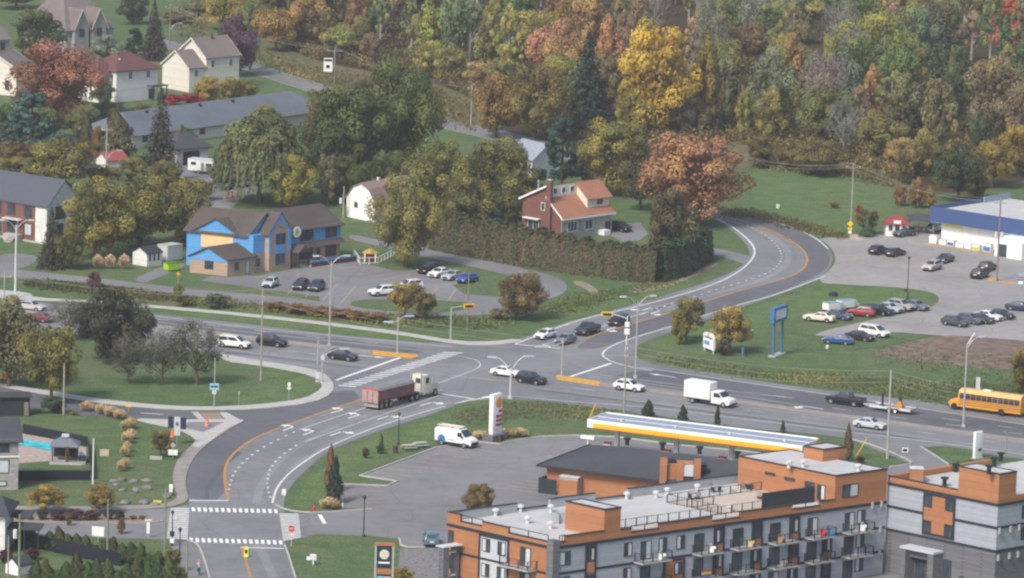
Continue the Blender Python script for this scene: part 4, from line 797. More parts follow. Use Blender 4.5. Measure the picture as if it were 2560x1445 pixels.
F13 = Frame((-60, 165), (38, 158)); H13 = House('stone_house', 'stone house with a steep taupe roof cut off by the upper left corner', 'house', F13)
H13.box('wall', STONEW, 0, 9, 0, 14, 0, 6); H13.roof(0, 9, 0, 14, 6, 13.5, 'i', SHTAN, None, .5, hip=4); H13.win('j', 6.6, 7.8, 3.2, 4.8, 0, TRIM, mull=1); H13.win('j', 6.6, 7.8, .6, 2.2, 0, TRIM, mull=1)
F14 = Frame((40, 240), (62, 232), (-60, 232)); H14 = House('cream_house', 'plain cream gabled house at the left edge beside the red maple', 'house', F14)
H14.box('wall', CREAM, 0, 10, 0, 9, 0, 6); H14.roof(0, 10, 0, 9, 6, 8.6, 'i', SHTAN, CREAM, .4, fascia=CREAM); H14.win('i', 1.6, 2.6, 1.2, 3.2, 0, TRIM, mull=0)
F15 = Frame((268, 428), (330, 423), (236, 420)); H15 = House('garden_shed', 'small white shed with a red roof in front of the dark spruce', 'shed', F15)
H15.box('wall', WHITES, 0, 4.6, 0, 4, 0, 2.1); H15.roof(0, 4.6, 0, 4, 2.1, 3.4, 'i', plain('red_metal_roof', (.30, .07, .07), .6, .3), WHITES, .25); H15.win('j', 3.2, 3.9, .2, 1.9, 0, WHITE, BLACK, 'door', 0)
F16 = Frame((367, 667), (416, 660), (335, 661)); H16 = House('garden_shed', 'white shed with a dark green roof and three slit windows beside the day care', 'shed', F16)
H16.box('wall', WHITES, 0, 3.5, 0, 3.4, 0, 2.3); H16.roof(0, 3.5, 0, 3.4, 2.3, 3.2, 'i', plain('green_black_roof', (.035, .048, .05), .8, .2), WHITES, .15)
for a in (.5, 1.5, 2.5): H16.win('j', a, a+.35, .9, 2.0, 0, TRIM, mull=0)
F17 = Frame((418, 656), (467, 649)); H17 = House('storage_container', 'light grey box container standing behind the lime dumpster', 'container', F17)
b = H17.mb(); b.box(0, 3.6, 0, 2.4, .15, 2.7, LGREY)
for k in range(12): b.box(.15+k*.29, .27+k*.29, -.04, -.001, .3, 2.6, LGREY)
H17.part('body', b); H17.box('roof', CONC, -.05, 3.65, -.06, 2.45, 2.705, 2.8)
F18 = Frame((935, 556), (1010, 542), (864, 541)); H18 = House('barn', 'white gambrel-ended barn with a long dull pink roof behind the round tree', 'barn', F18); DB = 7.6
b = H18.mb(); b.extr([(0, 0), (DB, 0), (DB+.25, 3.6), (DB-1.7, 5.7), (DB/2, 6.5), (1.7, 5.7), (-.25, 3.6)], 0, 16, WHITE, 'yz'); H18.part('wall', b)
pr = [(-.55, 3.4), (1.55, 5.85), (DB/2, 6.68), (DB-1.55, 5.85), (DB+.55, 3.4)]
b = H18.mb(); b.extr(pr+[(a, z_-.14) for a, z_ in reversed(pr)], -.3, 16.3, plain('dull_pink_roof', (.24, .17, .16), .85, .15), 'yz'); H18.part('roof', b); H18.win('i', 4.7, 5.6, 2.0, 3.0, 0, TRIM, mull=0); b = H18.mb(); b.box(5, 5.5, DB/2-.3, DB/2+.3, 6.4, 7.1, LGREY); H18.part('roof_vent', b)
F19 = Frame((1330, 452), (1400, 440), (1230, 425)); H19 = House('farmhouse', 'white farmhouse with a pale grey metal roof half hidden by trees', 'house', F19)
H19.box('wall', WHITES, 0, 9, 0, 8.5, 0, 4.2); H19.roof(0, 9, 0, 8.5, 4.2, 6.6, 'j', plain('pale_metal_roof', (.34, .36, .40), .5, .4, .2), WHITES, .5); H19.win('i', 2, 3, 1.5, 3, 0, TRIM, mull=0)
for x0, y0, x1, y1, lab in ((2338, 395, 2362, 391, 'white camper trailer glimpsed between trees above the blue shop'), (2500, 345, 2545, 340, 'white boxy trailer among the yellow trees near the right edge')):
    f = Frame((x0, y0), (x1, y1)); h = House('parked_trailer', lab, 'trailer', f); ln = (P(x1, y1)-f.A).length
    h.box('body', BOXW, 0, ln, 0, 2.4, .6, 3.3); h.win('j', ln*.2, ln*.45, 1.9, 2.6, 0, TRIM, mull=0); b = h.mb(); b.box(ln*.4, ln*.7, .2, 2.2, 0, .6, TYRE); h.part('wheel', b)

# ---- blue-fascia roadside shop and kiosk
F20 = Frame((2352, 608), (2560, 641)); H20 = House('roadside_shop', 'long flat-roofed white shop with a deep royal blue fascia', 'shop', F20)
H20.box('wall', WHITES, 0, 42, 0, 22, 0, 4.6); b = H20.mb(); b.box(-1.6, 42, -1.4, -1.25, 3.9, 6.6, BLUEF); b.box(-1.6, -1.45, -1.24, 20, 3.9, 6.6, BLUEF); H20.part('fascia', b); H20.box('roof_deck', ROOFM, -1.44, 42, -1.24, 22, 5.7, 5.85); H20.box('soffit', WHITE, -1.44, 42, -1.24, -.01, 3.8, 3.9)
b = H20.mb(); b.box(.4, 4.6, -.1, -.005, 3.15, 3.7, plain('acid_yellow', (.62, .62, .03), .5)); H20.part('yellow_sign', b)
b = H20.mb(); b.box(-1.3, -1.1, 14, 22, 5.86, 6.9, plain('pale_blue_panel', (.25, .33, .43), .6)); H20.part('rear_parapet', b)
for a, c, l_, w_ in ((13, 8, 3.4, 2), (9, 13, 2.2, 1.6), (13, 15, 5, 2.2), (20, 7, 3, 2)): b = H20.mb(); b.box(a, a+l_, c, c+w_, 5.86, 7.4, BOXW); b.box(a+.2, a+l_-.2, c+.2, c+w_-.2, 7.41, 7.55, METAL); H20.part('rooftop_unit', b)
H20.box('apron', YCURB, -1.5, 13, -2.5, -2.35, 0, .14); b = H20.mb(); b.extr([(14.6, 0), (14.6, 2.8), (16, 3.7), (19, 3.7), (20.4, 2.8), (20.4, 0)], -4, -.01, WHITE); H20.part('entrance_vestibule', b); H20.win('j', 15.4, 17.2, .1, 2.3, -4, TRIM, mull=1, name='door')
for k, (a, wd, h, m2) in enumerate(((-1.2, 1.6, 1.5, LGREY), (1.0, 1.5, .95, LGREY), (2.7, 1.5, 1.1, SBLUE), (4.6, 1.7, .8, WHITE), (6.5, 1.5, 1.0, LGREY), (8.2, 1.6, .95, LIME), (10.6, 1.6, 1.5, SBLUE))):
    b = MB(F20.T); b.box(a, a+wd, -1.9, -1.0, .1, h, BOXW); b.box(a+.1, a+wd-.1, -1.93, -1.905, .25, h*.7, WHITE if m2 is LGREY else m2); b.box(a-.02, a+wd+.02, -1.93, -.98, h+.002, h+.07, LGREY)
    tag(b.build('ice_chest', at=F20.A), ['tall white ice chest at the left end of the blue-fascia shop front','low white chest second along the shop front','white chest with a blue panel on the shop front','lowest wide white chest midway along the shop front','white chest just right of the middle of the shop front','white chest with a green panel on the shop front','tall white chest with a blue panel beside the shop entrance'][k], 'chest', 'chests along the shop front')
F21 = Frame((2214, 590), (2272, 592), (2206, 576)); H21 = House('kiosk', 'small white kiosk with a red hipped roof at the edge of the shop lot', 'kiosk', F21)
H21.box('wall', WHITE, 0, 4.0, 0, 3.4, 0, 2.5); H21.roof(0, 4, 0, 3.4, 2.5, 3.5, 'i', plain('kiosk_red_roof', (.25, .05, .05), .7), None, .4, hip=1.6); H21.win('j', .4, 1.3, .9, 2.1, 0, WHITE, mull=0); H21.win('j', 2.8, 3.6, .9, 2.1, 0, WHITE, mull=0); H21.box('sign_board', BOXW, 1.3, 2.6, -.3, -.2, 2.3, 2.9); H21.box('door', DARKM, 1.6, 2.4, -.07, -.005, .05, 2.0)
F22 = Frame((2275, 585), (2322, 589), (2270, 573)); H22 = House('open_shelter', 'dark-roofed open shelter standing between the kiosk and the blue shop', 'shelter', F22)
H22.roof(0, 4.4, 0, 4, 2.9, 3.6, 'i', SHGREY, None, .4, hip=1.8)
for i, j in ((.1, .1), (4.2, .1), (.1, 3.8), (4.2, 3.8)): H22.box('post', DUST, i, i+.15, j, j+.15, 0, 2.85)
H22.box('counter', DUST, .5, 3.9, 2.6, 3.2, 0, 1.1)

# ---- bottom-left houses, pool garden
F23 = Frame((-70, 1226), (45, 1224)); H23 = House('stone_house', 'grey stone two-storey house with a charcoal roof beside the swimming pool', 'house', F23); ln = (P(45, 1224)-F23.A).length
H23.box('wall', STONEW, 0, ln, 0, 8, 0, 4.4); H23.box('upper_wall', plain('taupe_panel', (.27, .25, .255), .8, .2), -.02, ln+.02, -.06, 8, 4.41, 6.7); H23.box('sill_band', WHITE, 0, ln+.06, -.12, -.065, 4.3, 4.5); H23.roof(0, ln, 0, 8, 6.7, 8.8, 'i', SHGREY, STONEW, .5, fascia=TRIM)
H23.win('j', ln-3.9, ln-1.2, 5.0, 6.4, -.06, TRIM, mull=2); H23.win('j', ln-3.9, ln-1.2, 2.2, 4.0, 0, TRIM, BLIND, mull=1); H23.win('j', ln-3.9, ln-1.5, .5, 1.2, 0, TRIM, BLIND, mull=1)
F24 = Frame((-40, 1042), (98, 1040)); H24 = House('garden_shed', 'flat-roofed black garden shed near the far pool fence', 'shed', F24)
H24.box('wall', plain('black_boards', (.030, .034, .042), .8, .2), 0, 6.4, 0, 3, 0, 2.7); H24.box('roof', SHGREY, -.3, 6.7, -.4, 3.3, 2.71, 2.9); H24.box('door', WOODP, 5.6, 6.2, -.05, -.003, .1, 2)
F25 = Frame((128, 1158), (198, 1160)); H25 = House('garden_gazebo', 'blue-grey hip-roofed gazebo on a stone plinth by the pool', 'gazebo', F25)
H25.roof(0, 3.4, 0, 3.2, 2.5, 3.4, 'i', plain('gazebo_roof', (.15, .165, .20), .7), None, .25, hip=1.55); H25.box('roof_cap', LGREY, 1.25, 2.2, 1.1, 2.1, 3.35, 3.65)
for i, j in ((.05, .05), (3.2, .05), (.05, 3.0), (3.2, 3.0)): H25.box('post', BLACK, i, i+.14, j, j+.14, .3, 2.45)
H25.box('back_curtain', BLACK, .2, 3.2, 2.9, 2.97, .3, 2.4); H25.box('plinth', STONEW, -.2, 4.6, -.5, 3.4, 0, .29); H25.box('plinth_step', CONC, -.2, 4.2, -.8, -.51, 0, .16)
b = MB(F25.T); b.box(.8, 2.6, .9, 1.7, .6, .7, WOODP); b.box(.9, 1.0, 1, 1.6, .3, .59, BLACK); b.box(2.4, 2.5, 1, 1.6, .3, .59, BLACK); tag(b.build('garden_table', at=F25.A), 'low wooden table under the gazebo by the pool', 'table')
b = MB(F25.T); b.box(3.6, 4.5, .4, 1.2, .3, .95, DARKM); b.box(3.6, 4.5, 1.1, 1.3, .96, 1.4, LGREY); tag(b.build('barbecue_grill', at=F25.A), 'dark barbecue grill right of the gazebo by the pool', 'grill')
def fence(name, label, px, h, m=None):
    m = m or plain('black_mesh', (.016, .019, .028), .8, .2); pts = [P(x, y) for x, y in px]; o = pts[0]; rt = thing(name, label, 'fence', o)
    for a, c in zip(pts, pts[1:]):
        d = (c-a).normalized(); nr = Vector((-d.y, d.x, 0))*.02; b = MB(); b.prism([a-o-nr, c-o-nr, c-o+nr, a-o+nr], .05, h, m); b.build('panel', rt); n = max(1, int((c-a).length/2.4))
        for k in range(n+1):
            q = a-o+(c-a)*k/n; b = MB(); b.tube(q, q+Vector((0, 0, h+.08)), .035, .035, BLACK, 6); b.build('post', rt)
fence('mesh_fence', 'black mesh fence along the far side of the pool garden', [(57, 1084), (130, 1098), (219, 1116)], 1.35); fence('mesh_fence', 'black mesh fence closing the right side of the pool garden', [(221, 1118), (230, 1200)], 1.35); fence('mesh_fence', 'black mesh fence along the near side of the pool garden', [(45, 1203), (130, 1201), (226, 1201)], 1.35)
fence('mesh_fence', 'black mesh fence between cedar hedges at the lower left corner', [(52, 1362), (140, 1382), (262, 1408), (300, 1416)], 1.7)
F26 = Frame((-60, 1385), (12, 1388)); H26 = House('white_house', 'white house with charcoal porch roofs cut off at the lower left corner', 'house', F26)
H26.box('wall', WHITES, 0, 3.5, 0, 7, 0, 5.3); H26.roof(0, 3.5, 0, 7, 5.3, 6.6, 'i', SHGREY, None, .6, hip=1.5); H26.box('porch_roof', SHGREY, 3.52, 7.6, 1.2, 5, 2.9, 3.1); H26.box('upper_porch_roof', SHGREY, 3.52, 6.0, 4, 8, 3.8, 4.0)
for i in (5.6, 7.3): H26.box('porch_post', TRIM, i, i+.15, 1.3, 1.45, 0, 2.89)
H26.win('j', 1.2, 2.6, .6, 2.4, 0, TRIM, mull=1)
F27 = Frame((46, 1440), (95, 1428), (4, 1430)); H27 = House('garden_shed', 'little white gabled shed with a charcoal roof in the lower left garden', 'shed', F27)
H27.box('wall', WHITE, 0, 2.6, 0, 2.2, 0, 1.3); H27.roof(0, 2.6, 0, 2.2, 1.3, 2.1, 'i', SHGREY, WHITE, .12)
# ------------------------------------------------------------------ vehicles
def bev(o, w_, seg=2, ang=28):
    bm = bmesh.new(); bm.from_mesh(o.data)
    es = [e for e in bm.edges if len(e.link_faces) == 2 and e.calc_face_angle(0) > radians(ang)]
    bmesh.ops.bevel(bm, geom=es, offset=w_, segments=seg, profile=.6, affect='EDGES', clamp_overlap=True)
    bm.to_mesh(o.data); bm.free(); o.data.polygons.foreach_set('use_smooth', [True]*len(o.data.polygons)); 
    try: o.data.set_sharp_from_angle(angle=radians(40))
    except Exception: pass
    return o
def add_wheel(root, x, y, r, wd=.22, rim=RIM):
    b = MB(); s = 1 if y > 0 else -1
    b.tube((x, y-s*wd, r), (x, y, r), r, r, TYRE, 16); o = b.build('wheel', root)
    b = MB(); b.tube((x, y-s*.02, r), (x, y+s*.012, r), r*.66, r*.60, rim, 12); b.build('rim', o); return o
def quad_glass(root, name, pts, m=CARGL):
    b = MB(); b.poly(pts, m); n = (Vector(pts[1])-Vector(pts[0])).cross(Vector(pts[2])-Vector(pts[0])).normalized()*-.02
    back = [tuple(Vector(p)+n) for p in pts]; k = len(pts)
    b.solid(list(pts)+back, [(i, k+i, k+(i+1) % k, (i+1) % k) for i in range(k)], m); return b.build(name, root)
SPEC = {  # length, width, lower profile top (x,z), cabin base x0,x1,z ; roof x0,x1,z ; wheel r, axles
 'sedan': (4.75, 1.82, [(-2.37,.32),(-2.36,.72),(-2.25,.98),(-1.7,1.02),(.95,.98),(1.9,.86),(2.25,.70),(2.37,.45),(2.34,.28)], (-1.85,1.05,.96), (-1.05,.22,1.45), .33, (-1.38,1.42)),
 'saloon': (5.05, 1.9, [(-2.52,.34),(-2.52,.82),(-2.42,1.05),(-1.7,1.07),(1.0,1.05),(2.2,.96),(2.5,.82),(2.52,.32)], (-1.9,1.0,1.02), (-1.15,.2,1.48), .36, (-1.55,1.5)),
 'suv': (4.65, 1.86, [(-2.32,.4),(-2.34,.85),(-2.28,1.08),(1.0,1.07),(1.95,.98),(2.25,.82),(2.33,.5),(2.3,.34)], (-2.22,1.1,1.05), (-1.85,.25,1.66), .36, (-1.36,1.38)),
 'crossover': (4.5, 1.84, [(-2.25,.4),(-2.27,.82),(-2.2,1.05),(1.0,1.03),(1.9,.92),(2.18,.78),(2.26,.5),(2.22,.32)], (-2.1,1.12,1.0), (-1.5,.2,1.60), .35, (-1.3,1.34)),
 'hatch': (4.1, 1.75, [(-2.05,.36),(-2.06,.8),(-2.0,1.0),(.95,.98),(1.7,.85),(2.0,.66),(2.05,.34)], (-1.98,1.1,.95), (-1.4,.15,1.48), .32, (-1.25,1.28)),
 'minivan': (5.05, 1.98, [(-2.52,.36),(-2.54,.85),(-2.5,1.08),(1.45,1.05),(2.1,.94),(2.45,.75),(2.52,.34)], (-2.45,1.65,1.04), (-2.2,.5,1.76), .34, (-1.5,1.6)),
 'pickup': (5.8, 2.0, [(-2.9,.5),(-2.9,1.2),(-1.0,1.2),(1.25,1.2),(2.55,1.14),(2.85,1.0),(2.9,.5)], (-1.0,1.5,1.16), (-.75,.55,1.9), .4, (-1.75,1.95)),
}
def make_car(kind, name, label, cat, group):
    L, W, prof, cb, rf, wr, ax = SPEC[kind]; hw = W/2
    root = thing(name, label, cat, group=group)
    b = MB(); b.extr(prof, -hw, hw, PAINT); o = b.build('lower'); bev(o, .11, 3)
    b2 = MB(); wb, wt = hw-.06, hw-.26
    pts = [(cb[0],-wb,cb[2]),(cb[1],-wb,cb[2]),(cb[1],wb,cb[2]),(cb[0],wb,cb[2]),(rf[0],-wt,rf[2]),(rf[1],-wt,rf[2]),(rf[1],wt,rf[2]),(rf[0],wt,rf[2])]
    b2.solid(pts, [(3,2,1,0),(4,5,6,7),(0,1,5,4),(1,2,6,5),(2,3,7,6),(3,0,4,7)], PAINT); o2 = b2.build('upper'); bev(o2, .07, 2)
    me = bpy.data.meshes.new('body'); bm = bmesh.new(); bm.from_mesh(o.data); bm.from_mesh(o2.data)
    # dark wheel arches, sills and grille
    x = MB()
    for a in ax:
        for s in (-1, 1): x.tube((a, s*(hw-.3), wr), (a, s*(hw+.006), wr), wr+.07, wr+.07, BLACK, 16)
    x.box(-L/2+.25, L/2-.25, -hw+.05, hw-.05, .2, .36, BLACK); x.box(L/2-.1, L/2+.012, -hw*.55, hw*.55, .42, .66, BLACK)
    if kind == 'pickup': x.box(-2.8, -1.08, -hw+.14, hw-.14, 1.19, 1.212, BLACK)
    ox = x.build('x'); n0 = len(bm.faces); bm.from_mesh(ox.data); bm.faces.ensure_lookup_table()
    for f in bm.faces[n0:]: f.material_index = 1
    bm.to_mesh(me); bm.free()
    for q in (o, o2, ox): bpy.data.objects.remove(q)
    me.materials.append(PAINT); me.materials.append(BLACK)
    body = bpy.data.objects.new('body', me); S.collection.objects.link(body); body.parent = root; body['tinted'] = 1
    V = [Vector(p) for p in pts]
    def face(a, b_, c, d_, u0, u1, v0, v1, off=.012):
        n = (V[b_]-V[a]).cross(V[d_]-V[a]).normalized()*off
        f = lambda u, v: tuple((V[a]*(1-u)+V[b_]*u)*(1-v)+(V[d_]*(1-u)+V[c]*u)*v+n)
        return [f(u0, v0), f(u1, v0), f(u1, v1), f(u0, v1)]
    quad_glass(root, 'windshield', face(1, 2, 6, 5, .06, .94, .1, .93)); quad_glass(root, 'rear_window', face(3, 0, 4, 7, .08, .92, .18 if kind != 'sedan' else .1, .92))
    for a, b_, c, d_ in ((0, 1, 5, 4), (2, 3, 7, 6)):
        g2 = MB()
        for u0, u1 in (((.07, .47), (.50, .92)) if kind != 'pickup' else ((.08, .42), (.47, .92))):
            if b_ == 3: u0, u1 = 1-u1, 1-u0
            p = face(a, b_, c, d_, u0, u1, .16, .88); g2.poly(p, CARGL)
        g2.build('side_window', root)
    for a in ax:
        for s in (-1, 1): add_wheel(root, a, s*(hw+.012), wr)
    zf = prof[-3][1]; 
    for s in (-1, 1):
        b = MB(); b.box(L/2-.22, L/2-.015, s*hw*.72-.17, s*hw*.72+.17, .60, .74, LAMPL); b.build('headlight', root)
        zt = .78 if kind in ('sedan', 'saloon', 'hatch') else .9
        b = MB(); b.box(-L/2-.012, -L/2+.12, s*(hw-.2)-.14, s*(hw-.2)+.14, zt, zt+.16, REDL); b.build('taillight', root)
        b = MB(); b.box(cb[1]-.55, cb[1]-.35, s*(hw+.02)-.1, s*(hw+.02)+.1, cb[2]+.02, cb[2]+.18, PAINT); m_ = b.build('mirror', root); m_['tinted'] = 1
    b = MB(); b.box(-L/2-.02, -L/2+.05, -.26, .26, .62 if kind in ('sedan', 'saloon') else .7, .76 if kind in ('sedan', 'saloon') else .84, WHITE); b.build('licence_plate', root)
    return root
PROTO = {}
NAMES = {'sedan': 'parked_car', 'saloon': 'parked_car', 'suv': 'parked_car', 'crossover': 'parked_car', 'hatch': 'parked_car', 'minivan': 'minivan', 'pickup': 'pickup_truck'}
def car(kind, x, y, dx, dy, col, label, group=None, cat=None):
    cat = cat or {'suv': 'suv', 'crossover': 'suv', 'minivan': 'minivan', 'pickup': 'pickup truck'}.get(kind, 'car')
    moving = group == 'traffic on the roads'
    if kind not in PROTO:
        PROTO[kind] = r = make_car(kind, NAMES[kind], label, cat, group)
    else: r = dup(PROTO[kind], label=label)
    r.name = ('moving_car' if moving else 'parked_car') if NAMES[kind] == 'parked_car' else NAMES[kind]
    r['category'] = cat; r['group'] = group
    if not group: del r['group']
    r.location = P(x, y, .05); r.rotation_euler = (0, 0, head(x, y, dx, dy))
    for k in r.children:
        if k.get('tinted'): k.color = (*col, 1)
    return r
WH, SV, BK, GY, NV, BL, RD = (.76,.76,.75), (.38,.40,.42), (.008,.009,.011), (.085,.095,.11), (.025,.035,.085), (.02,.10,.34), (.36,.02,.03)
TR, DC_, SH = 'traffic on the roads', 'cars on the day care lot', 'cars parked on the roadside shop lot'
car('suv', 680, 864, 60, 7, BK, 'black suv on the boulevard just behind the white minivan with the yellow roof', TR)
car('crossover', 857, 899, 60, 7, (.02,.022,.028), 'black crossover waiting nearest the stop line of the left boulevard arm', TR)
car('sedan', 1266, 940, 60, 8, WH, 'white sedan crossing the middle of the intersection', TR)
car('suv', 1328, 958, 60, 9, BK, 'black suv overlapping the white sedan inside the intersection', TR)
car('crossover', 1573, 976, 60, 8, WH, 'white suv passing the yellow median nose right of the intersection', TR)
car('sedan', 2175, 1070, 60, 8, (.50,.52,.53), 'silver sedan on the boulevard near the right-hand utility pole', TR)
car('pickup', 2114, 1011, -60, -8, (.012,.016,.022), 'black pickup towing a flatbed trailer of equipment', TR)
car('hatch', 1363, 846, -60, 14, WH, 'white hatchback first in the queue on the outer lane of the north road', TR)
car('sedan', 1413, 858, -60, 20, (.14,.17,.20), 'grey sedan stopped at the north stop line behind the lamp poles', TR)
car('pickup', 1469, 834, -60, 20, (.025,.032,.045), 'dark pickup with bright grille queueing behind the grey sedan', TR)
car('suv', 1546, 812, -60, 19, BK, 'black suv last in the queue beside the orange signal mast', TR)
car('hatch', 676, 716, -34, 16, (.46,.47,.48), 'silver hatchback parked alone at the left of the day care lot', DC_); car('crossover', 752, 722, -28, 14, (.022,.026,.032), 'black crossover parked beside the navy one on the day care lot', DC_); car('crossover', 791, 725, -28, 14, NV, 'navy crossover parked beside the street lamp on the day care lot', DC_)
car('suv', 1072, 682, -60, 12, BK, 'black suv leftmost in the far row of the day care lot', DC_); car('sedan', 1099, 691, -60, 12, WH, 'white sedan between the black suv and a silver car in the far day care row', DC_); car('sedan', 1133, 698, -60, 12, SV, 'silver car third in the far row of the day care lot', DC_); car('hatch', 1168, 706, -60, 11, BL, 'bright blue hatchback at the right end of the far day care row', DC_)
car('suv', 956, 738, -60, 4, WH, 'white suv parked left of the small yellow tree', DC_); car('suv', 1022, 724, -60, 5, WH, 'white suv parked behind the small yellow tree', DC_)
car('saloon', 2048, 803, -60, -6, (.68,.64,.52), 'cream saloon parked on the grass left of the car row', SH); car('sedan', 2096, 797, 60, 9, (.07,.09,.13), 'slate blue sedan next to the cream saloon', SH); car('crossover', 2152, 790, -60, -5, RD, 'bright red crossover in the row on the grass', SH); car('suv', 2199, 786, 60, 10, BK, 'black suv right of the red crossover', SH); car('sedan', 2223, 779, 60, 10, (.42,.46,.54), 'pale silver-blue sedan behind the black suv', SH); car('suv', 2252, 774, 60, 10, (.36,.35,.33), 'beige suv near the right end of the grass row', SH); car('sedan', 2290, 773, 60, 12, (.13,.15,.19), 'grey sedan at the right end of the grass row', SH)
car('sedan', 2095, 859, -60, -5, (.02,.08,.26), 'blue sedan alone on the grass nearest the boulevard', SH); car('sedan', 2150, 850, 60, 9, (.02,.022,.026), 'black sedan on the grass beside the blue one', SH); car('minivan', 2186, 840, 60, 10, (.74,.73,.69), 'white minivan parked at the grass edge of the shop lot', SH)
car('crossover', 2388, 814, 60, 9, (.055,.065,.08), 'charcoal crossover leftmost in the right-hand lot row', SH); car('crossover', 2424, 808, 60, 9, (.09,.10,.13), 'grey crossover second in the right-hand lot row', SH); car('sedan', 2452, 806, 60, 9, (.03,.033,.04), 'low dark sedan in the right-hand lot row before the white car', SH); car('sedan', 2471, 799, 60, 9, WH, 'white sedan in the right-hand lot row', SH); car('sedan', 2502, 795, 60, 9, (.025,.027,.033), 'black sedan at the right end of the right-hand lot row', SH); car('sedan', 2550, 776, 60, 6, NV, 'navy car cut off by the right edge of the photo', SH)
car('crossover', 2196, 634, 60, -14, (.015,.017,.024), 'black crossover on the left of the pair near the road bend', SH); car('sedan', 2238, 639, 60, -14, (.018,.018,.024), 'black sedan on the right of the pair near the road bend', SH)
car('suv', 2330, 675, -60, 17, (.44,.42,.39), 'light beige suv in the middle of the shop lot', SH); car('sedan', 2362, 655, -50, 16, (.04,.05,.06), 'dark car hidden behind the light beige suv', SH); car('suv', 2449, 694, 50, -18, (.013,.015,.02), 'black suv seen from behind near the shop entrance', SH); car('suv', 2468, 676, 50, -18, (.02,.024,.03), 'second black suv just beyond the one near the shop entrance', SH); car('suv', 2260, 590, -60, 8, (.10,.11,.13), 'dark suv parked in front of the white kiosk', SH); car('suv', 2333, 580, -60, 14, (.42,.41,.42), 'pale grey car at the left end of the blue-fascia shop', SH)
car('suv', 1552, 577, 60, 14, (.012,.014,.02), 'black suv in the driveway of the terracotta-roofed house'); car('sedan', 1846, 832, 60, 12, (.06,.07,.09), 'dark sedan half hidden by the small orange tree'); car('suv', 1077, 1360, -12, -50, (.06,.17,.22), 'teal suv parked at the left end of the apartment block'); car('hatch', 603, 466, -60, 8, WH, 'white car parked under the weeping willow')
car('sedan', 78, 775, 60, 7, (.45,.44,.44), 'silver car on the boulevard peeping out at the far left', TR); car('sedan', 95, 803, -60, -7, (.16,.035,.04), 'dull red car on the boulevard behind the left trees', TR)
r = car('minivan', 585, 868, 60, 6, WH, 'white minivan with a yellow roof on the boulevard, half behind a grey tree', TR)
b = MB(); b.box(-2.0, .3, -.62, .62, 1.79, 1.86, plain('pale_yellow', (.62,.55,.36), .5)); b.build('yellow_roof_panel', r)
def vroot(name, label, cat, x, y, dx, dy, group=None): return thing(name, label, cat, P(x, y, .05), head(x, y, dx, dy), group)
# white box truck
r = vroot('box_truck', 'white box truck with a cube body on the boulevard', 'truck', 1767, 1010, 60, 9, TR)
b = MB(); b.box(-3.3, 1.05, -1.1, 1.1, .85, 3.3, BOXW); o = b.build('cargo_box', r); bev(o, .05); b = MB(); b.box(-3.2, 2.6, -.5, .5, .55, .84, BLACK); b.build('chassis', r)
b = MB(); b.extr([(1.2,.45),(1.2,2.2),(2.4,2.2),(3.1,1.4),(4.2,1.25),(4.35,.9),(4.35,.4)], -1.0, 1.0, BOXW); o = b.build('cab', r); bev(o, .1, 2)
quad_glass(r, 'windshield', [(2.52,-.85,2.12),(3.1,-.9,1.46),(3.1,.9,1.46),(2.52,.85,2.12)][::1])
for s in (-1, 1): b = MB(); b.box(1.65, 2.55, s*1.012-.006, s*1.012+.006, 1.4, 2.05, CARGL); b.build('side_window', r); b = MB(); b.box(4.3, 4.37, s*.7-.15, s*.7+.15, .75, .95, LAMPL); b.build('headlight', r); b = MB(); b.box(2.6, 2.8, s*1.2-.1, s*1.2+.1, 1.5, 1.85, BLACK); b.build('mirror', r)
for a in (-1.9, 3.3):
    for s in (-1, 1): add_wheel(r, a, s*1.02, .42, .3)
b = MB(); b.box(-2.6, 1.05, 1.05, 1.11, .78, .848, DARKM); b.box(4.2, 4.5, -1, 1, .4, .6, BLACK); b.build('bumper', r)
# utility van with roof ladder
r = vroot('service_van', 'white service van with a yellow roof ladder parked by the filling station', 'van', 1140, 1114, 60, 9)
b = MB(); b.extr([(-2.9,.4),(-2.95,2.2),(-2.7,2.45),(1.05,2.45),(1.9,1.45),(2.75,1.2),(2.95,.9),(2.95,.4)], -1.0, 1.0, BOXW); o = b.build('body', r); bev(o, .13, 3)
quad_glass(r, 'windshield', [(1.2,-.82,2.32),(1.93,-.88,1.5),(1.93,.88,1.5),(1.2,.82,2.32)])
for s in (-1, 1):
    b = MB(); b.box(.75, 1.45, s*1.006-.006, s*1.006+.006, 1.5, 2.1, CARGL); b.build('side_window', r); b = MB(); b.box(2.75, 2.97, s*.75-.13, s*.75+.13, .85, 1.1, LAMPL); b.build('headlight', r)
    b = MB(); b.box(-2.8, 2.7, s*1.004-.004, s*1.004+.004, .42, .62, BLACK); b.build('sill', r); b = MB(); b.tube((-1.75, s*1.0, .9), (-1.75, s*1.012, .9), .62, .62, SBLUE, 18); b.build('blue_flash', r); b = MB(); b.box(-.9, .5, s*1.006-.005, s*1.006+.005, .85, 1.05, plain('pale_blue_mark', (.30, .50, .66), .5)); b.build('blue_lettering', r); b = MB(); b.box(1.5, 1.7, s*1.2-.1, s*1.2+.1, 1.4, 1.75, BLACK); b.build('mirror', r)
for a in (-1.75, 1.85):
    for s in (-1, 1): add_wheel(r, a, s*1.03, .38, .26)
b = MB(); b.box(2.9, 3.02, -.9, .9, .35, .8, BLACK); b.build('bumper', r)
b = MB()
for y in (-.55, -.1): b.tube((-2.8, y, 2.72), (1.2, y, 2.72), .05, .05, MATS['pale_yellow'], 6)
for k in range(11): b.tube((-2.7+k*.37, -.55, 2.72), (-2.7+k*.37, -.1, 2.72), .03, .03, MATS['pale_yellow'], 5)
for x in (-2.2, -.5, .9): b.box(x-.05, x+.05, -.85, .85, 2.44, 2.66, LGREY)
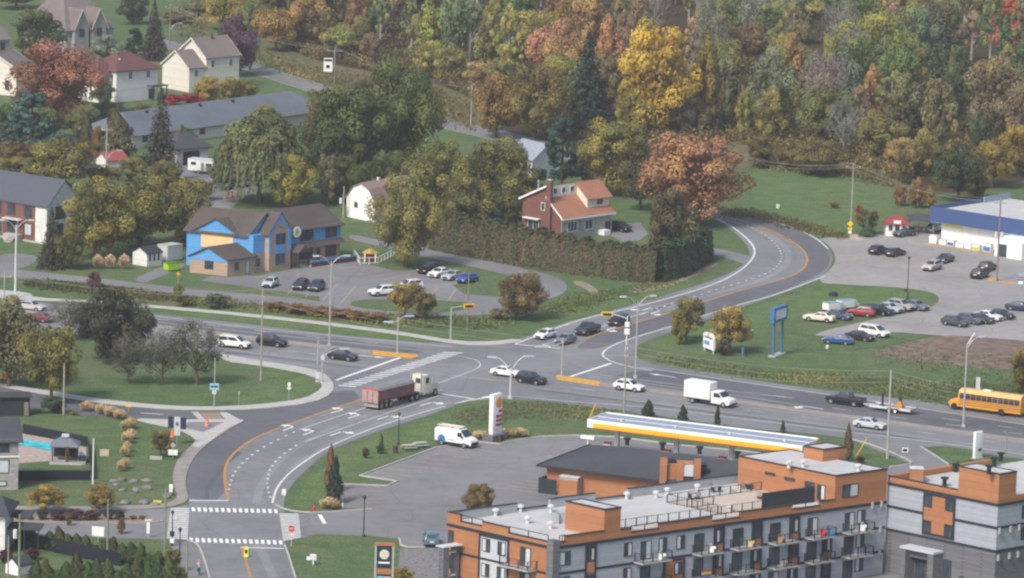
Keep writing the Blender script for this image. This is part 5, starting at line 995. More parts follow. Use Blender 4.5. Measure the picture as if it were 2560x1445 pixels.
b.box(-2.6, .9, .2, .7, 2.66, 2.72, BOXW); b.build('roof_ladder', r)
# school bus
r = vroot('school_bus', 'yellow-orange school bus entering from the right edge', 'bus', 2460, 1030, -60, -8, TR)
b = MB(); b.extr([(-6.2,.55),(-6.2,2.7),(3.6,2.7),(3.75,1.5),(3.85,.55)], -1.2, 1.2, BUSY); o = b.build('body', r); bev(o, .08)
b = MB(); b.extr([(3.8,.5),(3.8,1.5),(5.0,1.4),(5.2,1.1),(5.25,.5)], -1.0, 1.0, BUSY); o = b.build('hood', r); bev(o, .12)
prf = [(-1.2,2.68),(-1.1,2.95),(-.7,3.12),(0,3.18),(.7,3.12),(1.1,2.95),(1.2,2.68)]; b = MB(); b.extr(prf, -6.2, 3.55, BUSR, 'yz'); b.build('roof', r); b = MB(); b.box(-1, .2, -.35, .35, 3.15, 3.3, WHITE); b.build('roof_hatch', r)
for s in (-1, 1):
    b = MB()
    for k in range(11): b.box(-6.0+k*.86, -5.2+k*.86, s*1.207-.006, s*1.207+.006, 1.75, 2.6, CARGL)
    b.build('side_window', r); b = MB()
    for z_ in (.95, 1.25, 1.55): b.box(-6.15, 3.5, s*1.212-.012, s*1.212+.012, z_, z_+.07, BLACK)
    b.build('side_rail', r); b = MB(); b.box(5.1, 5.27, s*.75-.14, s*.75+.14, .8, 1.05, LAMPL); b.build('headlight', r)
    for a, r_ in ((-3.2, .52), (4.3, .5)): add_wheel(r, a, s*(1.22 if a < 0 else 1.05), r_, .3, BLACK)
b = MB(); b.tube((2.6, 1.21, 1.55), (2.6, 1.27, 1.55), .24, .24, REDP, 8); b.tube((2.6, -1.27, 1.55), (2.6, -1.21, 1.55), .24, .24, REDP, 8); b.build('stop_arm', r)
quad_glass(r, 'windshield', [(3.63,1.05,2.6),(3.63,-1.05,2.6),(3.78,-1.05,1.55),(3.78,1.05,1.55)][::-1]); b = MB(); b.box(5.2, 5.4, -1.1, 1.1, .4, .65, BLACK); b.build('bumper', r)
# tractor with red dump semitrailer, two separate things
r = vroot('dump_trailer', 'dusty red dump semitrailer under a ribbed grey tarp', 'trailer', 974, 1012, 60, -15, TR)
b = MB(); b.extr([(-1.25,1.35),(-1.05,1.1),(1.05,1.1),(1.25,1.35),(1.3,2.75),(-1.3,2.75)], -4.8, 4.4, DUMPR, 'yz'); b.build('tub', r)
b = MB(); b.box(-4.95, -4.81, -1.35, 1.35, 1.05, 2.85, plain('pinkish_dusty_steel', (.36, .25, .235), .8, .2, 0, .18))
for y in (-.45, .45): b.box(-5.0, -4.951, y-.05, y+.05, 1.1, 2.7, DUMPR)
b.build('tailgate', r)
b = MB(); b.box(-4.96, -4.8, -1.38, 1.38, 2.851, 3.0, REDP); 
for s in (-1, 1): b.box(-4.8, 4.4, s*1.33-.05, s*1.33+.05, 2.6, 2.8, DUMPR)
b.build('top_rail', r)
b = MB(); b.extr([(-1.3,2.78),(-1.1,3.08),(-.5,3.25),(.5,3.25),(1.1,3.08),(1.3,2.78)], -4.3, 4.3, TARP, 'yz')
for k in range(14): x0 = -4.2+k*.63; b.extr([(-1.31,2.82),(-1.1,3.11),(-.5,3.285),(.5,3.285),(1.1,3.11),(1.31,2.82)], x0, x0+.1, TARP, 'yz')
b.build('tarp', r)
b = MB(); b.box(-4.7, -4.5, -1.2, 1.2, .35, 1.04, DUST); b.box(-4.4, 3.8, -.5, .5, .85, 1.09, BLACK); b.box(-4.74, -4.701, -.6, .6, .8, 1.0, DUMPR); b.build('mud_flap', r)
for a in (-3.8, -2.6, -1.4):
    for s in (-1, 1): add_wheel(r, a, s*1.25, .5, .5, DUST)
r = vroot('truck_tractor', 'cream and white tractor unit pulling the red dump semitrailer', 'truck', 1046, 993, 60, -15, TR)
b = MB(); b.extr([(-.5,1.0),(-.5,3.35),(1.1,3.35),(1.75,2.2),(3.3,1.95),(3.5,1.5),(3.5,.7),(2.9,.6),(-.4,.7)], -1.1, 1.1, plain('cream_cab_paint', (.62, .59, .50), .4, .5)); o = b.build('cab', r); bev(o, .12)
quad_glass(r, 'windshield', [(1.15,-.95,3.2),(1.72,-1.0,2.28),(1.72,1.0,2.28),(1.15,.95,3.2)])
for s in (-1, 1):
    b = MB(); b.box(.15, 1.0, s*1.106-.006, s*1.106+.006, 2.1, 2.95, CARGL); b.build('side_window', r); b = MB(); b.tube((-.75, s*.9, .9), (-.75, s*.9, 4.0), .09, .09, METAL, 8); b.build('exhaust_stack', r); b = MB(); b.box(1.4, 1.6, s*1.4-.1, s*1.4+.1, 2.1, 2.8, METAL); b.build('mirror', r)
    b = MB(); b.box(3.4, 3.53, s*.8-.16, s*.8+.16, 1.0, 1.3, LAMPL); b.build('headlight', r); b = MB(); b.tube((-.3, s*.95, .75), (1.2, s*.95, .75), .32, .32, METAL, 12); b.build('fuel_tank', r)
    for a in (-3.4, -2.1, 2.6): add_wheel(r, a, s*1.22, .52, .5 if a < 0 else .3, DUST)
b = MB(); b.box(-4.2, -.52, -.5, .5, .7, .95, DARKM); b.box(-4.1, -1.5, -1.2, -.7, 1.08, 1.14, DARKM); b.box(-4.1, -1.5, .7, 1.2, 1.08, 1.14, DARKM); b.box(-.56, -.502, -.8, .2, 2.2, 2.9, CARGL); b.build('chassis', r)
# flatbed trailer and what rides on it
ft = vroot('flatbed_trailer', 'pale flatbed trailer with a raised tailgate ramp behind the black pickup', 'trailer', 2232, 1029, -60, -8, TR)
b = MB(); b.box(-3.2, 3.2, -1.1, 1.1, .58, .7, DUST); b.build('deck', ft)
b = MB(); b.box(-3.25, 3.25, -1.15, -1.1, .5, .85, LGREY); b.box(-3.25, 3.25, 1.1, 1.15, .5, .85, LGREY); b.tube((3.2, -1, .6), (4.7, 0, .55), .06, .06, LGREY); b.tube((3.2, 1, .6), (4.7, 0, .55), .06, .06, LGREY); b.build('side_rail', ft)
b = MB()
for k in range(6): b.tube((-3.2, -1+k*.4, .7), (-3.7, -1+k*.4, 2.1), .03, .03, METAL, 5)
for k in range(5): b.tube((-3.25-k*.11, -1, .8+k*.31), (-3.25-k*.11, 1, .8+k*.31), .03, .03, METAL, 5)
b.build('ramp', ft)
for a in (-.95, -.05):
    for s in (-1, 1): add_wheel(ft, a, s*1.38, .36, .24, WHITE)
b = MB(); b.box(-1.45, .45, -1.45, -1.16, .74, .8, METAL); b.box(-1.45, .45, 1.16, 1.45, .74, .8, METAL); b.build('fender', ft)
def on(root, name, label, cat, b):
    o = b.build(name); o.matrix_world = root.matrix_basis.copy(); return tag(o, label, cat)
bpy.context.view_layer.update()
b = MB(); b.box(-1.6, -.5, -.4, .4, .72, 1.15, plain('machine_orange', (.48, .24, .06), .5)); b.extr([(-1.5,1.15),(-1.35,1.7),(-.9,1.7),(-.7,1.15)], -.3, .3, MATS['machine_orange']); b.box(-1.3, -.95, -.2, .2, 1.71, 2.3, BLACK); b.tube((-.5, 0, .9), (.5, 0, 1.5), .08, .06, MATS['machine_orange']); on(ft, 'compact_machine', 'small orange machine strapped on the flatbed trailer deck', 'machine', b)
b = MB(); b.tube((1.6, .2, .7), (1.6, .2, 2.5), .2, .16, DARKM, 8); b.tube((1.6, .2, 2.4), (.5, .1, 2.2), .06, .06, DARKM); b.box(.3, .6, 0, .3, 1.9, 2.3, DARKM); b.box(1.3, 1.9, -.1, .5, .71, .9, DARKM); on(ft, 'mast_attachment', 'dark upright boom standing at the front of the flatbed trailer', 'machine', b)
# white camper
r = vroot('camper_trailer', 'white box camper trailer parked before the charcoal-roofed garage', 'trailer', 507, 433, 60, 6)
b = MB(); b.box(-2.7, 2.7, -1.1, 1.1, .5, 2.6, BOXW); o = b.build('body', r); bev(o, .1); b = MB(); b.box(-2.0, -.9, -1.13, -1.101, 1.6, 2.2, CARGL); b.box(1.2, 2.4, -1.13, -1.101, 1.5, 2.1, CARGL); b.build('side_window', r); b = MB(); b.box(.2, .8, -1.14, -1.102, .6, 2.2, WOODP); b.build('door', r); b = MB(); b.box(-2.7, 2.7, -1.15, 1.15, 2.601, 2.75, LGREY); b.build('roof', r)
for s in (-1, 1): add_wheel(r, -.3, s*1.12, .35)
# lime dumpster, work trucks behind the row
r = vroot('dumpster', 'lime green dumpster in front of the grey container', 'dumpster', 428, 676, 60, -6)
b = MB(); b.extr([(-1.0,.15),(-1.2,1.3),(1.2,1.3),(1.0,.15)], -.7, .7, LIME); b.build('bin', r); b = MB(); b.box(-1.22, 1.22, -.74, .74, 1.301, 1.38, plain('dark_lime', (.12, .20, .02), .6)); b.build('lid', r)
for k, (x, y) in enumerate(((2082, 779), (2116, 773))):
    r = vroot('flatbed_truck', ['white and teal truck bed showing behind the slate blue sedan', 'second white and teal truck bed behind the red crossover'][k], 'truck', x, y, 60, -6, SH)
    r.scale = (.72, .8, .85); b = MB(); b.box(-2.2, 1.2, -1.0, 1.0, .5, 1.75, BOXW); b.build('body', r); b = MB(); b.box(-2.1, 1.1, -.9, .9, 1.751, 1.9, plain('teal_tarp', (.16, .33, .36), .7)); b.build('tarp', r); b = MB(); b.extr([(1.25,.45),(1.25,1.8),(2.0,1.8),(2.5,1.2),(2.9,1.1),(2.95,.45)], -.95, .95, GREYP); b.build('cab', r)
    for a in (-1.3, 2.1):
        for s in (-1, 1): add_wheel(r, a, s*1.0, .38)
# ------------------------------------------------------------------ poles, lamps, signals, wires
def lamp_arm(b, z, ang, reach, rise, r=.06):
    """curved arm from pole top; returns head position"""
    u = Vector((cos(ang), sin(ang), 0)); pts = [Vector((0, 0, z-.9))+u*(reach*t)+Vector((0, 0, rise*(1-(1-t)**2))) for t in (0, .2, .4, .6, .8, 1)]
    b.path(pts, r, METAL, 6); return pts[-1], u
def lamp_head(root, p, u, m=LGREY, ln=.9, wd=.32):
    b = MB(); n = Vector((-u.y, u.x, 0)); q = [p-u*.1-n*wd/2, p+u*ln-n*wd*.3, p+u*ln+n*wd*.3, p-u*.1+n*wd/2]
    b.solid([tuple(x+Vector((0, 0, -.12))) for x in q]+[tuple(x+Vector((0, 0, .08))) for x in q], [(3,2,1,0),(4,5,6,7),(0,1,5,4),(1,2,6,5),(2,3,7,6),(3,0,4,7)], m); b.build('lamp_head', root)
def street_lamp(x, yb, yt, arms, label, grp='tall street lamps', m=METAL, r=.14, reach=2.0, rise=1.6, ln=.9):
    h = HZ(x, yb, yt); rt = thing('street_lamp', label, 'street lamp', P(x, yb), 0, grp)
    b = MB(); b.tube((0, 0, 0), (0, 0, h-.7*rise), r, r*.6, m, 8); b.box(-.25, .25, -.25, .25, 0, .35, CONC); b.build('pole', rt)
    for a in arms:
        b = MB(); p, u = lamp_arm(b, h-.75*rise+.2, radians(a), reach, rise); b.build('arm', rt); lamp_head(rt, p, u, ln=ln)
    return rt
street_lamp(38, 746, 545, (10, 190), 'white double-armed street lamp in front of the unfinished house', m=LGREY, r=.2)
street_lamp(823, 865, 634, (15, 195), 'grey double-armed street lamp before the day care lot')
street_lamp(1588, 945, 735, (20, 200), 'double-armed street lamp right of the orange signal mast')
street_lamp(2408, 1068, 838, (25,), 'tall single-armed street lamp in front of the school bus', r=.16)
street_lamp(267, 432, 372, (20,), 'street lamp arm on the pole before the red-roofed shed', r=.08)
street_lamp(424, 125, 55, (20,), 'slim street lamp behind the cream stepped house', r=.08)
def signal_head(root, p, u, horiz=True, n=3, backm=YEL):
    k = Vector((-u.y, u.x, 0)); ln = 1.5 if n == 3 else 2.1; b = MB()
    def bx(c, a, w_, h_, d0, d1, m):
        q = [c-a*w_+k*d0, c+a*w_+k*d0, c+a*w_+k*d1, c-a*w_+k*d1]; z0, z1 = -h_, h_
        b.solid([tuple(x+Vector((0, 0, z0))) for x in q]+[tuple(x+Vector((0, 0, z1))) for x in q], [(3,2,1,0),(4,5,6,7),(0,1,5,4),(1,2,6,5),(2,3,7,6),(3,0,4,7)], m)
    bx(p, u, ln/2+.1, .36, -.05, .05, backm); bx(p, u, ln/2-.08, .19, -.16, -.051, BLACK); bx(p, u, ln/2-.08, .19, .051, .16, BLACK); o = b.build('signal_head', root)
    b = MB()
    for s in (-1, 1): b.tube(p+u*(s*(ln/2-.25))-k*.161, p+u*(s*(ln/2-.25))-k*.2, .15, .15, REDL, 10)
    b.build('red_light', o)
def sboard(root, name, c, u, w_, h_, m, t=.04, frame=None):
    k = Vector((-u.y, u.x, 0)); b = MB(); q = [c-u*w_/2-k*t/2, c+u*w_/2-k*t/2, c+u*w_/2+k*t/2, c-u*w_/2+k*t/2]
    b.solid([tuple(x+Vector((0, 0, -h_/2))) for x in q]+[tuple(x+Vector((0, 0, h_/2))) for x in q], [(3,2,1,0),(4,5,6,7),(0,1,5,4),(1,2,6,5),(2,3,7,6),(3,0,4,7)], m); return b.build(name, root)
XU = Vector((1, 0, 0))
def traffic_pole(x, yb, yt, label, heads=(), armlen=0, lamps=(), m=METAL, plates=(), ext=0.):
    h = HZ(x, yb, yt); rt = thing('traffic_signal', label, 'traffic signal', P(x, yb), 0, 'poles of the signalled intersection')
    b = MB(); b.tube((0, 0, 0), (0, 0, h), .13, .10, m, 8); b.box(-.3, .3, -.3, .3, 0, .25, CONC); b.build('pole', rt)
    for a, rc, zf, rs in heads:
        u = Vector((cos(radians(a)), sin(radians(a)), 0)); b = MB(); pts = [Vector((0, 0, h*zf))+u*(rc*t)+Vector((0, 0, rs*sin(t*pi/2))) for t in (0, .25, .5, .75, 1)]; b.path(pts, .07, m); b.build('arm', rt); signal_head(rt, pts[-1]+u*.9, u)
    for a, rc, rs in lamps:
        b = MB(); u = Vector((cos(radians(a)), sin(radians(a)), 0)); pts = [Vector((0, 0, h-.6))+u*(rc*t)+Vector((0, 0, rs*(1-(1-t)**1.6))) for t in (0, .25, .5, .75, 1)]; b.path(pts, .055, m); b.build('arm', rt); lamp_head(rt, pts[-1], u, plain('lamp_housing', (.42,.50,.54), .5) if 'lamp_housing' not in MATS else MATS['lamp_housing'], 1.3, .5)
    for zf, w_, h_, mm in plates: sboard(rt, 'sign_plate', Vector((0, -.2, h*zf)), XU, w_, h_, mm)
    return rt
traffic_pole(1565, 891, 790, 'orange-headed signal mast standing on the north-east corner', heads=[(172, 2.2, .93, .55)], m=LGREY, plates=[(.80, .7, .75, WHITE), (.62, .8, .9, BOXW), (.2, .4, .5, WHITE)])
traffic_pole(1275, 997, 918, 'signal pole with two pale lamp arms at the south-east corner', lamps=[(165, 2.2, 1.9), (15, 2.0, 2.2)], m=LGREY)
traffic_pole(1404, 944, 846, 'slim pole on the yellow median nose with two blue-grey heads', lamps=[(150, 2.0, -.8), (200, 3.0, -.5)][0:2], m=METAL)
traffic_pole(993, 886, 792, 'median pole with two short curved arms before the crosswalk', lamps=[(180, .9, -.2), (20, 1.2, .7)], m=METAL)
traffic_pole(1126, 852, 768, 'grey pole on the north-west corner carrying the small orange signal', heads=[(15, 1.9, .98, .25)], m=METAL)
traffic_pole(793, 955, 842, 'left of two slender posts on the south-west corner', m=METAL, plates=[(.35, .3, .5, DUST), (.15, .5, .9, LGREY)])
traffic_pole(805, 957, 880, 'right of two slender posts on the south-west corner', m=METAL, lamps=[(10, 2.6, 1.1)], plates=[(.82, .5, .6, LGREY)])
POLES = {}
def utility_pole(key, x, yb, yt, label, arms=1, m=WOODP, r=.15, extra=(), aw=1.1, ang=None):
    h = HZ(x, yb, yt); rt = thing('utility_pole', label, 'utility pole', P(x, yb), 0, 'utility poles'); a = radians(ang if ang is not None else 0); u = Vector((cos(a), sin(a), 0))
    b = MB(); b.tube((0, 0, 0), (0, 0, h), r, r*.75, m, 8); b.build('pole', rt); ends = []
    if arms:
        b = MB(); c = Vector((0, 0, h-.5)); b.tube(c-u*aw, c+u*aw, .07, .07, m, 4); b.build('crossarm', rt)
        for t in (-1, 0, 1):
            q = c+u*aw*.92*t+Vector((0, 0, .6 if t == 0 else .1)); b = MB(); b.tube(q, q+Vector((0, 0, .22)), .06, .04, LGREY, 6); b.build('insulator', rt); ends.append(q+Vector((0, 0, .2)))
    else: ends = [Vector((0, 0, h-.1)), Vector((0, 0, h-.9)), Vector((0, 0, h-1.6))]
    for z_, s in extra:
        b = MB(); b.tube((s*.5, -.1, z_), (s*.5, -.1, z_+.95), .27, .27, LGREY, 10); b.lathe([(.27, 0), (.1, .12)], LGREY, (s*.5, -.1, z_+.951), 10); b.build('transformer', rt)
    POLES[key] = [P(x, yb)+e for e in ends]; return rt
utility_pole('a', 652, 952, 722, 'weathered wooden pole on the south-west lawn beside the boulevard', 0, m=DUST); utility_pole('b', 1560, 1032, 862, 'wooden pole rising behind the left end of the filling station canopy', 0, m=DUST); utility_pole('c', 2218, 1147, 925, 'pale wooden pole on the lawn right of the canopy', 0, m=plain('pale_pole', (.36,.35,.34), .9, .1, 0, .15), r=.17)
utility_pole('w', 10, 760, 684, 'short pole cut off at the left edge by the sidewalk', 1, m=METAL, r=.1)
utility_pole('d', 1168, 828, 683, 'bare brown pole standing between the day care loop and the sidewalk', 0, r=.12); utility_pole('e', 424, 128, 14, 'pole with a crossarm behind the cream stepped house', 1); utility_pole('f', 835, 208, 122, 'grey pole with a wide crossarm beside the real estate billboard', 1, aw=1.6, m=METAL, r=.12); utility_pole('g', 1177, 314, 216, 'grey pole at the field edge left of the orange trees', 1, aw=.9, m=METAL, r=.12)
utility_pole('h', 2126, 592, 412, 'tall pole on the lawn at the road bend with yellow signs below', 1, aw=1.3, m=DUST); utility_pole('i', 2492, 702, 500, 'wooden pole with two white transformers in front of the blue fascia', 1, extra=[(7.3, -1), (7.3, 1)], r=.16); utility_pole('j', 265, 434, 318, 'pole with a bent crossarm before the red-roofed shed', 1, aw=1.0, m=METAL); utility_pole('k', 858, 545, 465, 'pole with a pale transformer at the left end of the white barn', 0, extra=[(2.6, -1)], m=DUST)
utility_pole('l', 47, 1480, 1285, 'green-grey pole with a white transformer at the lower left', 0, extra=[(6.5, -1)], m=plain('green_pole', (.21,.24,.17), .9, .1, 0, .2)); GP = MATS['green_pole']
utility_pole('m', 268, 1402, 1248, 'green-grey pole rising from the lower left cedar hedge', 0, m=GP); utility_pole('n', 411, 1398, 1222, 'green-grey pole at the corner of the left side street', 0, m=GP, r=.13); utility_pole('o', 466, 1470, 1352, 'green-grey pole on the footpath at the bottom edge', 0, m=GP); utility_pole('p', 159, 1038, 908, 'wooden pole beside the black shed at the left', 0, m=plain('olive_pole', (.30,.28,.21), .9, .1, 0, .2), r=.16); utility_pole('q', 20, 1450, 1340, 'thin grey pole by the lower left white shed', 0, m=DUST, r=.1); utility_pole('r', 2443+72, 1135, 1075, 'short green pole behind the white totem at the right edge', 0, m=GP, r=.1); utility_pole('s', 232, 1210, 1096, 'white post with a bracket at the corner of the pool fence', 0, m=WHITE, r=.1)
utility_pole('u', 535, 1020, 895, 'slim pole carrying the blue and white sign on the curved lawn', 0, m=METAL, r=.09)
def wire(a, b_, sag, label, r=.022):
    b = MB(); n = 12; pts = [a+(b_-a)*(k/n)-Vector((0, 0, sag*4*(k/n)*(1-k/n))) for k in range(n+1)]; b.path(pts, r, DUST, 4)
    tag(b.build('utility_wire'), label, 'wire', 'overhead wires')
def span(p, q, sag, lab, n=3):
    for k in range(n): wire(POLES[p][k], POLES[q][k], sag+.2*k, 'overhead wire %s, %s' % (lab, ('highest strand', 'middle strand', 'lowest strand')[k]))
span('a', 'b', 1.2, 'from the south-west lawn pole to the canopy pole'); span('b', 'c', 1.0, 'from the canopy pole to the pale pole right of it'); span('w', 'a', 1.2, 'from the left edge pole to the south-west lawn pole', 2)
POLES['x'] = [P(2700, 1215)+Vector((0, 0, z_)) for z_ in (12.2, 11.4, 10.7)]; span('c', 'x', 1.0, 'from the pale pole out past the right edge')
span('e', 'f', 1.5, 'from behind the cream stepped house to the billboard pole'); span('f', 'g', 1.2, 'from the billboard pole to the field edge pole'); POLES['y'] = [P(1790, 545)+Vector((0, 0, z_)) for z_ in (12.5, 12.1, 11.8)]; span('h', 'y', 1.0, 'from the road bend pole toward the rust maple'); span('h', 'i', 1.3, 'from the road bend pole to the transformer pole'); span('l', 'm', .8, 'between the two green-grey poles at the lower left', 2)
# black lantern posts
def lantern(x, yb, yt, label, extra=None):
    h = HZ(x, yb, yt); rt = thing('lamp_post', label, 'lamp post', P(x, yb), 0, 'black lantern posts'); b = MB(); b.tube((0, 0, 0), (0, 0, h-.6), .09, .06, DARKM, 8); b.lathe([(.22, 0), (.2, .25), (.1, .4)], DARKM, (0, 0, 0)); b.build('post', rt); b = MB(); b.lathe([(.08, h-.6), (.24, h-.2), (.06, h)], DARKM, n=8); b.build('lantern', rt)
    if extra: extra(rt, h)
lantern(909, 1342, 1238, 'black lantern post on the grass edge of the apartment entry'); lantern(996, 1112, 1030, 'black lantern post on the curved lawn below the road arrows'); lantern(430, 1365, 1275, 'black lantern post with a dark plate on the left crosswalk', lambda r_, h: (sboard(r_, 'sign_plate', Vector((0, -.15, h*.35)), XU, .6, .6, DARKM), sboard(r_, 'paper_plate', Vector((0, -.15, .7)), XU, .5, .6, WHITE), sboard(r_, 'paddle', Vector((.3, -.1, h*.78)), XU, .5, .4, LGREY))); lantern(449, 1400, 1318, 'black lantern post leaning over the footpath hedge'); lantern(2222+46, 748, 640, 'slim grey mast at the tip of the shop lot grass', None)
# ------------------------------------------------------------------ signs
def text(root, name, s, c, u, size, m, off=.03):
    k = Vector((u.y, -u.x, 0)); cu = bpy.data.curves.new(name, 'FONT'); cu.body = s; cu.size = size; cu.align_x = 'CENTER'; cu.align_y = 'CENTER'; cu.extrude = .01; o = bpy.data.objects.new(name, cu); S.collection.objects.link(o)
    dg = bpy.context.evaluated_depsgraph_get(); me = bpy.data.meshes.new_from_object(o.evaluated_get(dg)); bpy.data.objects.remove(o); me.materials.clear(); me.materials.append(m)
    o = bpy.data.objects.new(name, me); S.collection.objects.link(o); o.parent = root; o.matrix_basis = Matrix(((u.x, 0, k.x, c.x+k.x*off), (u.y, 0, k.y, c.y+k.y*off), (0, 1, 0, c.z), (0, 0, 0, 1))); return o
# price pylon
a = head(1232, 1100, 30, -7); u = Vector((cos(a), sin(a), 0)); k = Vector((u.y, -u.x, 0)); rt = thing('price_sign', 'tall white filling station price sign with a yellow shell emblem', 'sign', P(1237, 1100)); hh = HZ(1237, 1097, 981)
def bxu(b, u0, u1, d0, d1, z0, z1, m):
    q = [u*u0+k*d0, u*u1+k*d0, u*u1+k*d1, u*u0+k*d1]; b.solid([tuple(x+Vector((0, 0, z0))) for x in q]+[tuple(x+Vector((0, 0, z1))) for x in q], [(3,2,1,0),(4,5,6,7),(0,1,5,4),(1,2,6,5),(2,3,7,6),(3,0,4,7)], m)
b = MB(); bxu(b, -1.05, 1.05, -.35, .35, .9, hh, CANW); o = b.build('cabinet', rt); bev(o, .06); b = MB(); bxu(b, -1.7, 1.7, -.9, .9, 0, .9, DBRICK); bxu(b, -.3, .5, .9, 1.2, 0, .8, MAROON); b.build('plinth', rt)
shell(None, tuple(u*.25+k*.35+Vector((0, 0, hh*.81))), .62, CANY, REDP, (u.x, u.y)).build('shell_emblem', rt)
b = MB(); bxu(b, .2, .95, .351, .39, hh*.60, hh*.655, REDP); b.build('red_label', rt)
for z_ in (.49, .40, .305): b = MB(); bxu(b, -.35, .95, .351, .39, hh*z_, hh*(z_+.06), plain('price_red', (.36,.07,.09), .4) if 'price_red' not in MATS else MATS['price_red']); o = b.build('price_panel', rt)
b = MB(); bxu(b, -.4, .1, .351, .37, hh*.22, hh*.235, SBLUE); b.build('small_print', rt)
# blue two-post sign
a = head(1940, 888, 35, -12); u = Vector((cos(a), sin(a), 0)); k = Vector((u.y, -u.x, 0)); rt = thing('roadside_sign', 'blue framed box sign on two tall blue posts', 'sign', P(1944, 888)); hh = HZ(1944, 888, 762); b = MB(); bxu(b, -2.5, 2.3, -.35, .35, hh-2.5, hh-.2, SBLUE); b.build('cabinet', rt); b = MB(); bxu(b, -1.9, 1.8, .351, .38, hh-2.05, hh-.65, WHITE); b.build('panel', rt)
for s in (-1.7, 1.4): b = MB(); bxu(b, s-.17, s+.17, -.15, .15, .2, hh-2.501, SBLUE); b.build('post', rt)
b = MB(); bxu(b, -2.2, 2.0, -.6, .6, 0, .19, CONC); b.build('base', rt)
# low white sign by the small orange tree
a = head(1760, 860, 40, 17); u = Vector((cos(a), sin(a), 0)); k = Vector((u.y, -u.x, 0)); rt = thing('roadside_sign', 'low white arched sign with a dark line and blue patch beside the orange tree', 'sign', P(1772, 880)); b = MB(); b.solid([tuple(u*x+k*d_+Vector((0, 0, z_))) for d_ in (-.15, .15) for x, z_ in ((-1.9,.5),(1.9,.5),(1.9,2.7),(.9,3.0),(-.9,3.0),(-1.9,2.7))], [(11,10,9,8,7,6)[::-1],(5,4,3,2,1,0)]+[(i,(i+1)%6,6+(i+1)%6,6+i)[::-1] for i in range(6)], WHITE); b.build('board', rt)
b = MB(); bxu(b, -1.5, 1.4, .151, .17, 2.15, 2.35, DARKM); b.build('dark_line', rt); b = MB(); bxu(b, -1.5, .4, .151, .17, 1.1, 1.7, plain('patch_blue', (.12,.30,.62), .5)); b.build('blue_patch', rt); b = MB(); bxu(b, -1.7, -1.5, -.1, .1, 0, .499, LGREY); bxu(b, 1.5, 1.7, -.1, .1, 0, .499, LGREY); b.build('post', rt)
# directory totem
rt = thing('directory_sign', 'dark directory totem with a round badge and tenant panels at the bottom edge', 'sign', P(958, 1500)); hh = HZ(958, 1500, 1357); u, k = XU, Vector((0, -1, 0))
b = MB(); bxu(b, -1.05, 1.05, -.2, .2, 0, hh-.3, TRIM); b.build('cabinet', rt); b = MB(); bxu(b, -1.15, -.9, -.25, .25, 0, hh-.3, METAL); bxu(b, .9, 1.15, -.25, .25, 0, hh-.3, METAL); b.build('post', rt); b = MB(); bxu(b, -1.2, 1.2, -.26, .26, hh-.299, hh, ORANGEV); b.build('cap', rt)
b = MB(); bxu(b, -.85, .85, .201, .23, hh-3.0, hh-.5, NAVY); b.build('navy_panel', rt); b = MB(); c = Vector((.0, -.231, hh-1.35)); b.tube(c, c-Vector((0, .03, 0)), .58, .58, plain('badge_green', (.45,.62,.42), .5), 20); b.tube(c-Vector((0, .031, 0)), c-Vector((0, .05, 0)), .36, .36, plain('badge_pink', (.72,.42,.42), .5), 14); b.build('round_badge', rt)
b = MB(); bxu(b, -.7, .65, .231, .25, hh-2.45, hh-2.25, WHITE); b.build('name_line', rt); b = MB(); bxu(b, -.85, .85, .201, .23, hh-3.75, hh-3.05, ORANGE); b.build('orange_panel', rt); b = MB(); bxu(b, -.8, .0, .201, .23, hh-4.3, hh-4.0, plain('logo_blue', (.2,.45,.62), .5)); bxu(b, .05, .8, .201, .225, hh-4.2, hh-4.05, LGREY); b.build('blue_logo', rt); b = MB(); bxu(b, -.85, .45, .201, .23, hh-5.0, hh-4.45, WHITE); b.build('white_panel', rt)
# white totem right
rt = thing('totem_sign', 'white slab totem sign with a small dark logo by the right driveway', 'sign', P(2443, 1146)); hh = HZ(2443, 1146, 1078); a = head(2443, 1146, 30, -5); u = Vector((cos(a), sin(a), 0)); k = Vector((u.y, -u.x, 0)); b = MB(); bxu(b, -.75, .75, -.22, .22, .1, hh, WHITE); o = b.build('cabinet', rt); bev(o, .05); b = MB(); bxu(b, -.1, .5, .221, .25, hh*.27, hh*.37, DARKM); b.build('logo', rt); b = MB(); bxu(b, -1.0, .9, -.4, .4, 0, .099, CONC); b.build('base', rt)
def sign(name, label, x, yb, zs, post=LGREY, cat='sign', an=None, group=None, ph=None, r=.035):
    """zs: list of (z centre, w, h, mat, shape, xoff)"""
    a = radians(an) if an is not None else 0.; u = Vector((cos(a), sin(a), 0)); rt = thing(name, label, cat, P(x, yb), 0, group); top = ph or max(z_+h/2 for z_, w_, h, *_ in zs); b = MB(); b.tube((0, 0, 0), (0, 0, top), r, r, post, 6); b.build('post', rt)
    for q in zs:
        z_, w_, h, m = q[:4]; sh = q[4] if len(q) > 4 else 'r'; xo = q[5] if len(q) > 5 else 0
        c = u*xo+Vector((u.y, -u.x, 0))*.06+Vector((0, 0, z_))
        if sh == 'r': sboard(rt, 'plate', c, u, w_, h, m)
        else:
            n = 8 if sh == 'o' else 4; f0 = pi/8 if sh == 'o' else 0; kk = Vector((u.y, -u.x, 0)); b = MB(); rr = w_/2; P0 = [c+u*rr*cos(f0+2*pi*i/n)+Vector((0, 0, rr*sin(f0+2*pi*i/n))) for i in range(n)]
            b.solid([tuple(p) for p in P0]+[tuple(p+kk*.03) for p in P0], [tuple(range(n, 2*n)), tuple(range(n-1, -1, -1))]+[(i, n+i, n+(i+1) % n, (i+1) % n)[::-1] for i in range(n)], m); o = b.build('plate', rt)
            if sh == 'o': text(rt, 'lettering', 'ARRÊT', c+kk*.03, u, .26, WHITE, .01)
    return rt
